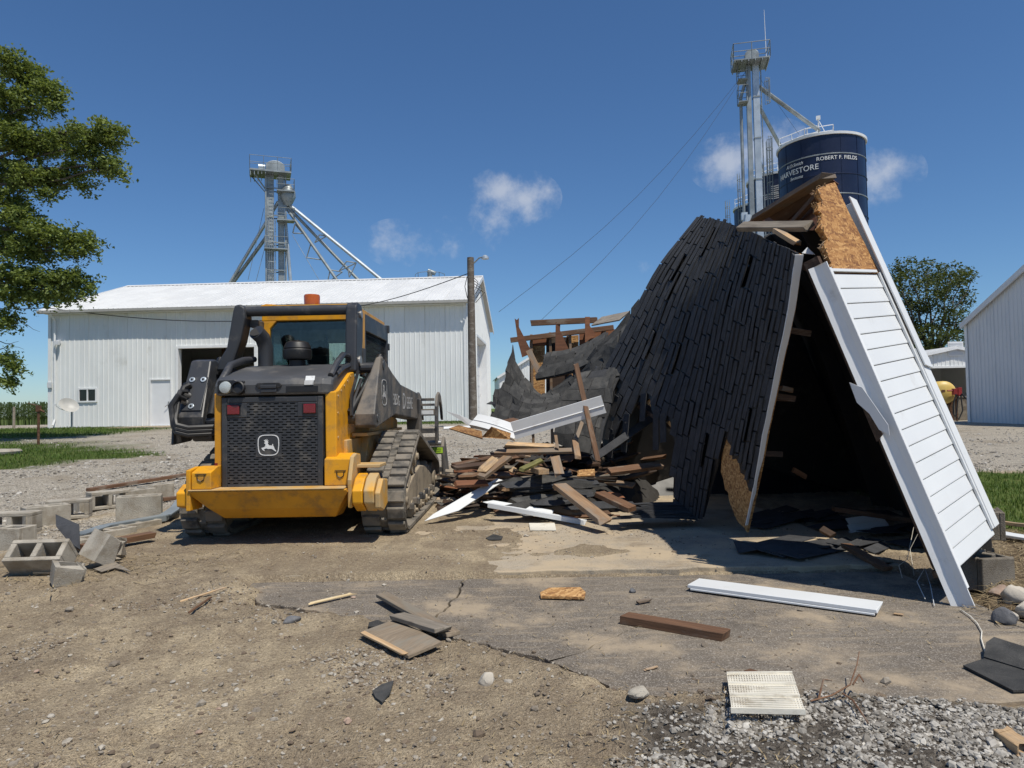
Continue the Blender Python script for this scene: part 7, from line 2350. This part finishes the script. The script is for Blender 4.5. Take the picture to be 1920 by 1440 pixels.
    for k in range(3):
        d = k * .03
        mb = MB(); mb.path([face(-.05, .30 - d * 2.5, .05), face(-.08, .26 - d * 2, .07 + d), face(-.09 - d * .3, .10 - d, .08 + d), Vector((-.925 - d * .2, .24, 1.02 - d)), Vector((-.90, .22, .97 - d)), Vector((-.80, .22, .945 - d)), Vector((-.60, .3, .95 - d))], .024, 8); B('hydraulic_hose', mb, HOSE, 0, None, 1)
    mb = MB(); mb.prism([(.25, .80), (.28, 1.06), (.42, 1.08), (.65, .95), (.6, .82)], 'x', -.97, -.945); B('hose_guard', mb, CHAR, .015)
    mb = MB(); mb.tube((-.80, .32, .88), (-.62, .32, .88), .055, n=12); B('cylinder_end', mb, CHAR, .01)
    mb = MB(); mb.path([(.60, .55, 1.35), (.55, .48, 1.18), (.555, .40, 1.05)], .018, 6); mb.path([(.57, .55, 1.42), (.54, .42, 1.2), (.56, .33, 1.02)], .016, 6); B('hydraulic_hose', mb, HOSE, 0, None, 1)
    build_track(root, .665, 1.035, 1)
    build_track(root, -.86, -.49, -1)
    # fender steps over the tracks
    mb = MB(); mb.rng(.52, .66, .5, 2.3, .84, .87); B('fender', mb, YELLOW_D, .006)
    mb = MB(); mb.rng(-.60, -.52, .5, 2.3, .84, .87); B('fender', mb, YELLOW_D, .006)
    # ---- quick coupler
    mb = MB(); mb.prism([(3.0, .08), (3.12, .08), (3.06, .62), (2.96, .62)], 'x', -.62, .62); B('coupler_frame', mb, CHAR_D, .008)
    return root


LOADER = build_loader()


def build_grapple():
    root = empty('grapple_bucket', (-1.95, 5.80, 0.035), -R(.8), 'black grapple bucket with lime label mounted on the front of the loader', 'grapple')
    B = lambda nm, mb, mat, bev=.006, par=None, sm=None: mb.build(nm, mat, par or root, sm, bev)
    y0 = 3.18
    mb = MB(); mb.rng(-1.0, 1.03, y0, y0 + .03, .50, .60); mb.rng(-1.0, 1.03, y0, y0 + .05, .02, .14); mb.rng(-1.0, 1.03, y0, y0 + .04, .28, .34); B('back_frame', mb, CHAR_D)
    for k in range(14):
        x = -.96 + k * .152
        mb = MB(); mb.rng(x - .012, x + .012, y0 + .0, y0 + .045, .14, .50); mb.prism([(y0, .02), (y0 + .8, .0), (y0 + .82, .03), (y0 + .1, .10), (y0, .2)], 'x', x - .011, x + .011); B('tine', mb, CHAR_D)
    for x in (-1.0, 1.0):
        mb = MB(); mb.prism([(y0 + .0, .02), (y0 + .78, .0), (y0 + .80, .05), (y0 + .45, .42), (y0 + .22, .66), (y0 + .12, .72), (y0, .60)], 'x', x, x + .035); B('side_plate', mb, CHAR_D)
    lb = MB().rng(.78, 1.02, y0 - .004, y0 - .0005, .515, .585).build('lime_label', GREEN_LABEL, root)
    MB().rng(.898, .903, y0 - .006, y0 - .0042, .515, .585).build('label_divider', BLACK_INK, lb)
    for (s, x, z) in (('DANGER', .84, .555), ('PINCH', .96, .565), ('POINT', .955, .535)):
        vs, fs = text_geo(s, .028, .0004); MB().add(vs, fs).build('label_text', BLACK_INK, lb, M=Matrix.Translation((x, y0 - .006, z)) @ Matrix.Rotation(R(90), 4, 'X'))
    for x in (-.55, .82):
        cl = empty('grapple_claw'); cl.parent = root
        arc = []
        outp = [(y0 - .06, .62), (y0 - .10, .85), (y0 - .08, 1.10), (y0 + .02, 1.24), (y0 + .20, 1.29), (y0 + .38, 1.24), (y0 + .52, 1.10), (y0 + .60, .92)]
        inn = [(y0 + .53, .94), (y0 + .44, 1.08), (y0 + .34, 1.15), (y0 + .2, 1.17), (y0 + .10, 1.10), (y0 + .06, .95), (y0 + .08, .62)]
        for xx in (x - .13, x + .13):
            mb = MB(); mb.prism(outp + inn, 'x', xx - .016, xx + .016); B('claw_arm', mb, CHAR_D, .006, cl)
        for (z, h) in ((1.19, .035), (1.125, .03), (1.03, .085), (.80, .06), (.70, .05)):
            mb = MB(); mb.rng(x - .114, x + .114, y0 - .085, y0 - .06, z - h / 2, z + h / 2); B('cross_slat', mb, CHAR_D, .004, cl)
        mb = MB(); mb.rng(x - .10, x + .10, y0 - .088, y0 - .0855, 1.005, 1.055); B('white_decal', mb, WHITE_INK, 0, cl)
        mb = MB(); mb.tube((x - .18, y0 + .02, .64), (x + .18, y0 + .02, .64), .035, n=12); B('claw_pivot', mb, STEELW, 0, cl, 1)
    return root


build_grapple()

# ================================================================== TREES AND CORN
def leaf_mesh(name, C, size, mat, parent, seed, droop=.4, upn=.45):
    """leaf quads (two bent halves) at centres C"""
    r = np.random.default_rng(seed); n = len(C)
    nrm = r.normal(size=(n, 3)); nrm[:, 2] = np.abs(nrm[:, 2]) + upn; nrm /= np.linalg.norm(nrm, axis=1)[:, None]
    t = r.normal(size=(n, 3)); t[:, 2] -= droop; t -= nrm * (t * nrm).sum(1)[:, None]; t /= np.linalg.norm(t, axis=1)[:, None]
    b = np.cross(nrm, t)
    s = (size * r.uniform(.6, 1.35, n))[:, None]
    V = np.stack([C - t * s * .5, C + b * s * .30 + nrm * s * .07, C + t * s * .55, C - b * s * .30 + nrm * s * .07], 1)
    i = np.arange(n)[:, None] * 4
    F = np.concatenate([i + np.array([[0, 1, 2]]), i + np.array([[0, 2, 3]])], 0)
    me = fast_mesh(name, V.reshape(-1, 3), F)
    tone = np.repeat(r.uniform(0, 1, n) ** 1.1, 4).astype(np.float32)
    a = me.attributes.new('tone', 'FLOAT', 'POINT'); a.data.foreach_set('value', tone)
    return obj(name, me, mat, parent)


def limb(mb, a, b, r0, r1, seed, n=7, wob=.12, sag=0.0):
    r = random.Random(seed); a = Vector(a); b = Vector(b); L = (b - a).length
    pts = []
    for k in range(n + 1):
        f = k / n
        p = a.lerp(b, f) + Vector((r.uniform(-1, 1), r.uniform(-1, 1), r.uniform(-1, 1))) * wob * L * .25 * math.sin(math.pi * f)
        p.z += sag * math.sin(math.pi * f)
        pts.append(p)
    mb.path(pts, [r0 + (r1 - r0) * k / n for k in range(n + 1)], 6)
    return pts


def build_left_tree():
    Y = 21.0
    tb = Vector((-18.6, 21.5, 0)); tb.z = float(terrain(tb.x, tb.y))
    root = empty('maple_tree', tb, 0, 'large leafy tree reaching in from the left edge above the lawn', 'tree')
    inv = root.matrix_basis.inverted()
    mb = MB()
    trunk = limb(mb, (0, 0, -.2), (.5, .3, 7), .55, .32, 3, 8, .1)
    limb(mb, trunk[-1], (1.0, 0, 12.5), .32, .06, 4, 8, .15)
    limb(mb, (.3, .2, 4), (-4, 1, 9.5), .25, .05, 5)
    limb(mb, (.3, .2, 5), (-1, -3.5, 9.5), .22, .05, 6)
    # visible boughs: (start height, tip pixel, depth)
    clumps = []  # (px, py, rx, ry, depth)
    for q in ((10, 112, 40, 24, 0), (50, 140, 38, 26, .5), (85, 165, 26, 22, 0), (30, 185, 48, 28, .3), (92, 195, 18, 15, 0), (10, 225, 40, 20, .6), (-40, 130, 50, 40, .5),
              (15, 255, 50, 30, 0), (60, 270, 44, 28, .4), (105, 262, 36, 22, .2), (150, 245, 34, 17, -.2), (195, 238, 30, 14, -.2), (218, 244, 12, 9, -.2), (190, 262, 28, 14, 0), (150, 280, 36, 18, 0),
              (205, 300, 20, 12, -.3), (216, 318, 11, 8, -.3), (180, 310, 22, 14, 0), (130, 318, 30, 18, .2), (90, 330, 30, 20, .2), (150, 345, 16, 10, .1), (50, 330, 42, 26, .2), (15, 320, 30, 34, .5), (85, 362, 18, 10, 0),
              (10, 370, 34, 22, .3), (30, 405, 40, 24, .1), (70, 430, 40, 24, 0), (115, 442, 34, 19, -.2), (152, 446, 20, 12, -.2), (164, 462, 9, 10, -.2), (130, 470, 26, 12, 0), (50, 465, 46, 24, .2), (10, 450, 30, 34, .5),
              (20, 510, 40, 22, .2), (60, 520, 40, 22, .1), (100, 518, 34, 22, 0), (138, 520, 26, 18, -.1), (158, 540, 13, 10, -.1), (110, 548, 32, 12, 0), (70, 552, 34, 14, .2), (25, 552, 34, 16, .2), (8, 590, 18, 14, 0), (4, 605, 16, 10, 0),
              (6, 672, 18, 16, 0), (22, 686, 14, 9, 0), (8, 710, 18, 10, 0), (-40, 300, 60, 90, .5), (-45, 480, 60, 80, .5), (-50, 640, 40, 60, .3), (-120, 250, 80, 120, 1), (-130, 480, 80, 120, 1), (-110, 120, 80, 60, 1)):
        clumps.append(q)
    r = np.random.default_rng(21)
    Cs = []
    for (px, py, rx, ry, dd) in clumps:
        c = at(px, py, Y + dd)
        a = inv @ c
        start = trunk[min(8, max(3, int((a.z + 1.0) / 7 * 8) - 1))] if a.z < 8 else Vector((.8, .1, min(11.5, a.z - 1)))
        vis = -20 < px
        k = Y / FPX
        limb(mb, start, a, .075 if vis else .1, .014, int(px * 7 + py), 8, .10, .25)
        area = rx * ry
        nsp = int(area / (8.5 if vis else 40)) + 5
        # sprays: little drooping twigs, each with leaves along it
        for j in range(nsp):
            u = r.normal(size=3); u /= np.linalg.norm(u); u *= r.uniform(.15, 1) ** .5
            p0 = np.array([a.x + u[0] * rx * k * .85, a.y + u[1] * rx * k * 1.2, a.z + u[2] * ry * k * .85])
            dirv = np.array([.55 + r.normal() * .35, r.normal() * .4, -.35 + r.normal() * .35]); dirv /= np.linalg.norm(dirv)
            m = 16 if vis else 6
            L = r.uniform(.2, .6)
            f = r.uniform(0, 1, m)
            Cs.append(p0 + dirv * (f * L)[:, None] + r.normal(size=(m, 3)) * .045)
    Cs = np.concatenate(Cs)
    mb.build('trunk', BARK, root, smooth=1)
    leaf_mesh('crown', Cs, .105, LEAF_A, root, 5)
    # a few bare hanging twigs
    tw = MB()
    for (a, b) in (((0, 640), (45, 655)), ((0, 655), (35, 640)), ((130, 330), (172, 362)), ((20, 590), (75, 622))):
        limb(tw, inv @ at(*a, Y), inv @ at(*b, Y), .014, .004, a[1], 5, .3)
    tag(tw.build('bare_twigs', BARK, root), kind='stuff')


build_left_tree()


def build_right_tree():
    Y = 66.0
    b = at(1745, 770, Y); b.z = float(terrain(b.x, b.y))
    root = empty('cottonwood_tree', b, 0, 'dark green broad tree standing behind the small open shed', 'tree')
    inv = root.matrix_basis.inverted(); k = Y / FPX
    mb = MB(); trunk = limb(mb, (0, 0, -.2), (.2, 0, 5), .42, .3, 8, 6, .1)
    r = np.random.default_rng(33); Cs = []
    cl = [(1700, 505, 34, 20), (1740, 508, 36, 22), (1785, 515, 30, 20), (1808, 520, 22, 20), (1822, 522, 12, 10), (1690, 545, 38, 26), (1735, 550, 44, 30), (1785, 552, 36, 26), (1810, 560, 16, 18), (1700, 590, 36, 28), (1745, 595, 44, 30),
          (1790, 595, 28, 24), (1800, 625, 20, 16), (1720, 635, 42, 26), (1765, 640, 40, 24), (1680, 520, 20, 24), (1668, 560, 20, 34), (1690, 640, 36, 30), (1740, 670, 50, 20), (1800, 655, 24, 14), (1760, 530, 40, 24), (1650, 590, 26, 40), (1640, 650, 30, 30)]
    for i, (px, py, rx, ry) in enumerate(cl):
        a = inv @ at(px, py, Y + r.uniform(-2, 2))
        limb(mb, trunk[-1 - (i % 3)], a, .14, .025, i + 50, 7, .15, .2)
        for j in range(int(rx * ry / 16)):
            u = r.normal(size=3); u /= np.linalg.norm(u); u *= r.uniform(.2, 1) ** .4
            p0 = np.array([a.x + u[0] * rx * k, a.y + u[1] * rx * k, a.z + u[2] * ry * k])
            Cs.append(p0 + r.normal(size=(13, 3)) * .2)
    mb.build('trunk', BARK, root, smooth=1)
    leaf_mesh('crown', np.concatenate(Cs), .26, LEAF_B, root, 9)


build_right_tree()


def build_corn():
    r = np.random.default_rng(3); V = []; F = []; T = []
    n = 0
    for i in range(2600):
        x = r.uniform(-110, -24); row = int(r.uniform(0, 9)); y = 74 + row * .76 + r.normal() * .06
        g = float(terrain(x, y)); h = r.uniform(1.95, 2.45); tn = r.uniform(0, 1)
        pts = [((x, y, g), (x + r.normal() * .05, y, g + h), .018)]
        for (a, b, w) in pts:
            V += [(a[0] - w, a[1], a[2]), (a[0] + w, a[1], a[2]), (b[0] + w, b[1], b[2]), (b[0] - w, b[1], b[2])]; F.append((n, n + 1, n + 2, n + 3)); T += [tn] * 4; n += 4
        for k in range(7):
            z = g + h * (.3 + .1 * k) ; an = r.uniform(0, 6.28); L = r.uniform(.35, .65); c, s = math.cos(an), math.sin(an)
            w = .05; px_, py_ = -s * w, c * w
            V += [(x + px_ * .3, y + py_ * .3, z), (x + c * L * .55 + px_, y + s * L * .55 + py_, z + .22), (x + c * L, y + s * L, z + .02), (x + c * L * .55 - px_, y + s * L * .55 - py_, z + .22)]
            F.append((n, n + 1, n + 2, n + 3)); T += [tn * .7 + r.uniform(0, .3)] * 4; n += 4
        V += [(x - .03, y, g + h - .05), (x + .03, y, g + h - .05), (x + .06, y, g + h + .2), (x - .06, y, g + h + .2)]; F.append((n, n + 1, n + 2, n + 3)); T += [1.0] * 4; n += 4
    me = fast_mesh('corn_field', np.array(V), np.array(F))
    a = me.attributes.new('tone', 'FLOAT', 'POINT'); a.data.foreach_set('value', np.array(T, np.float32))
    tag(obj('corn_field', me, CORN), 'tall dark green corn field behind the left lawn', 'corn', kind='stuff')


build_corn()
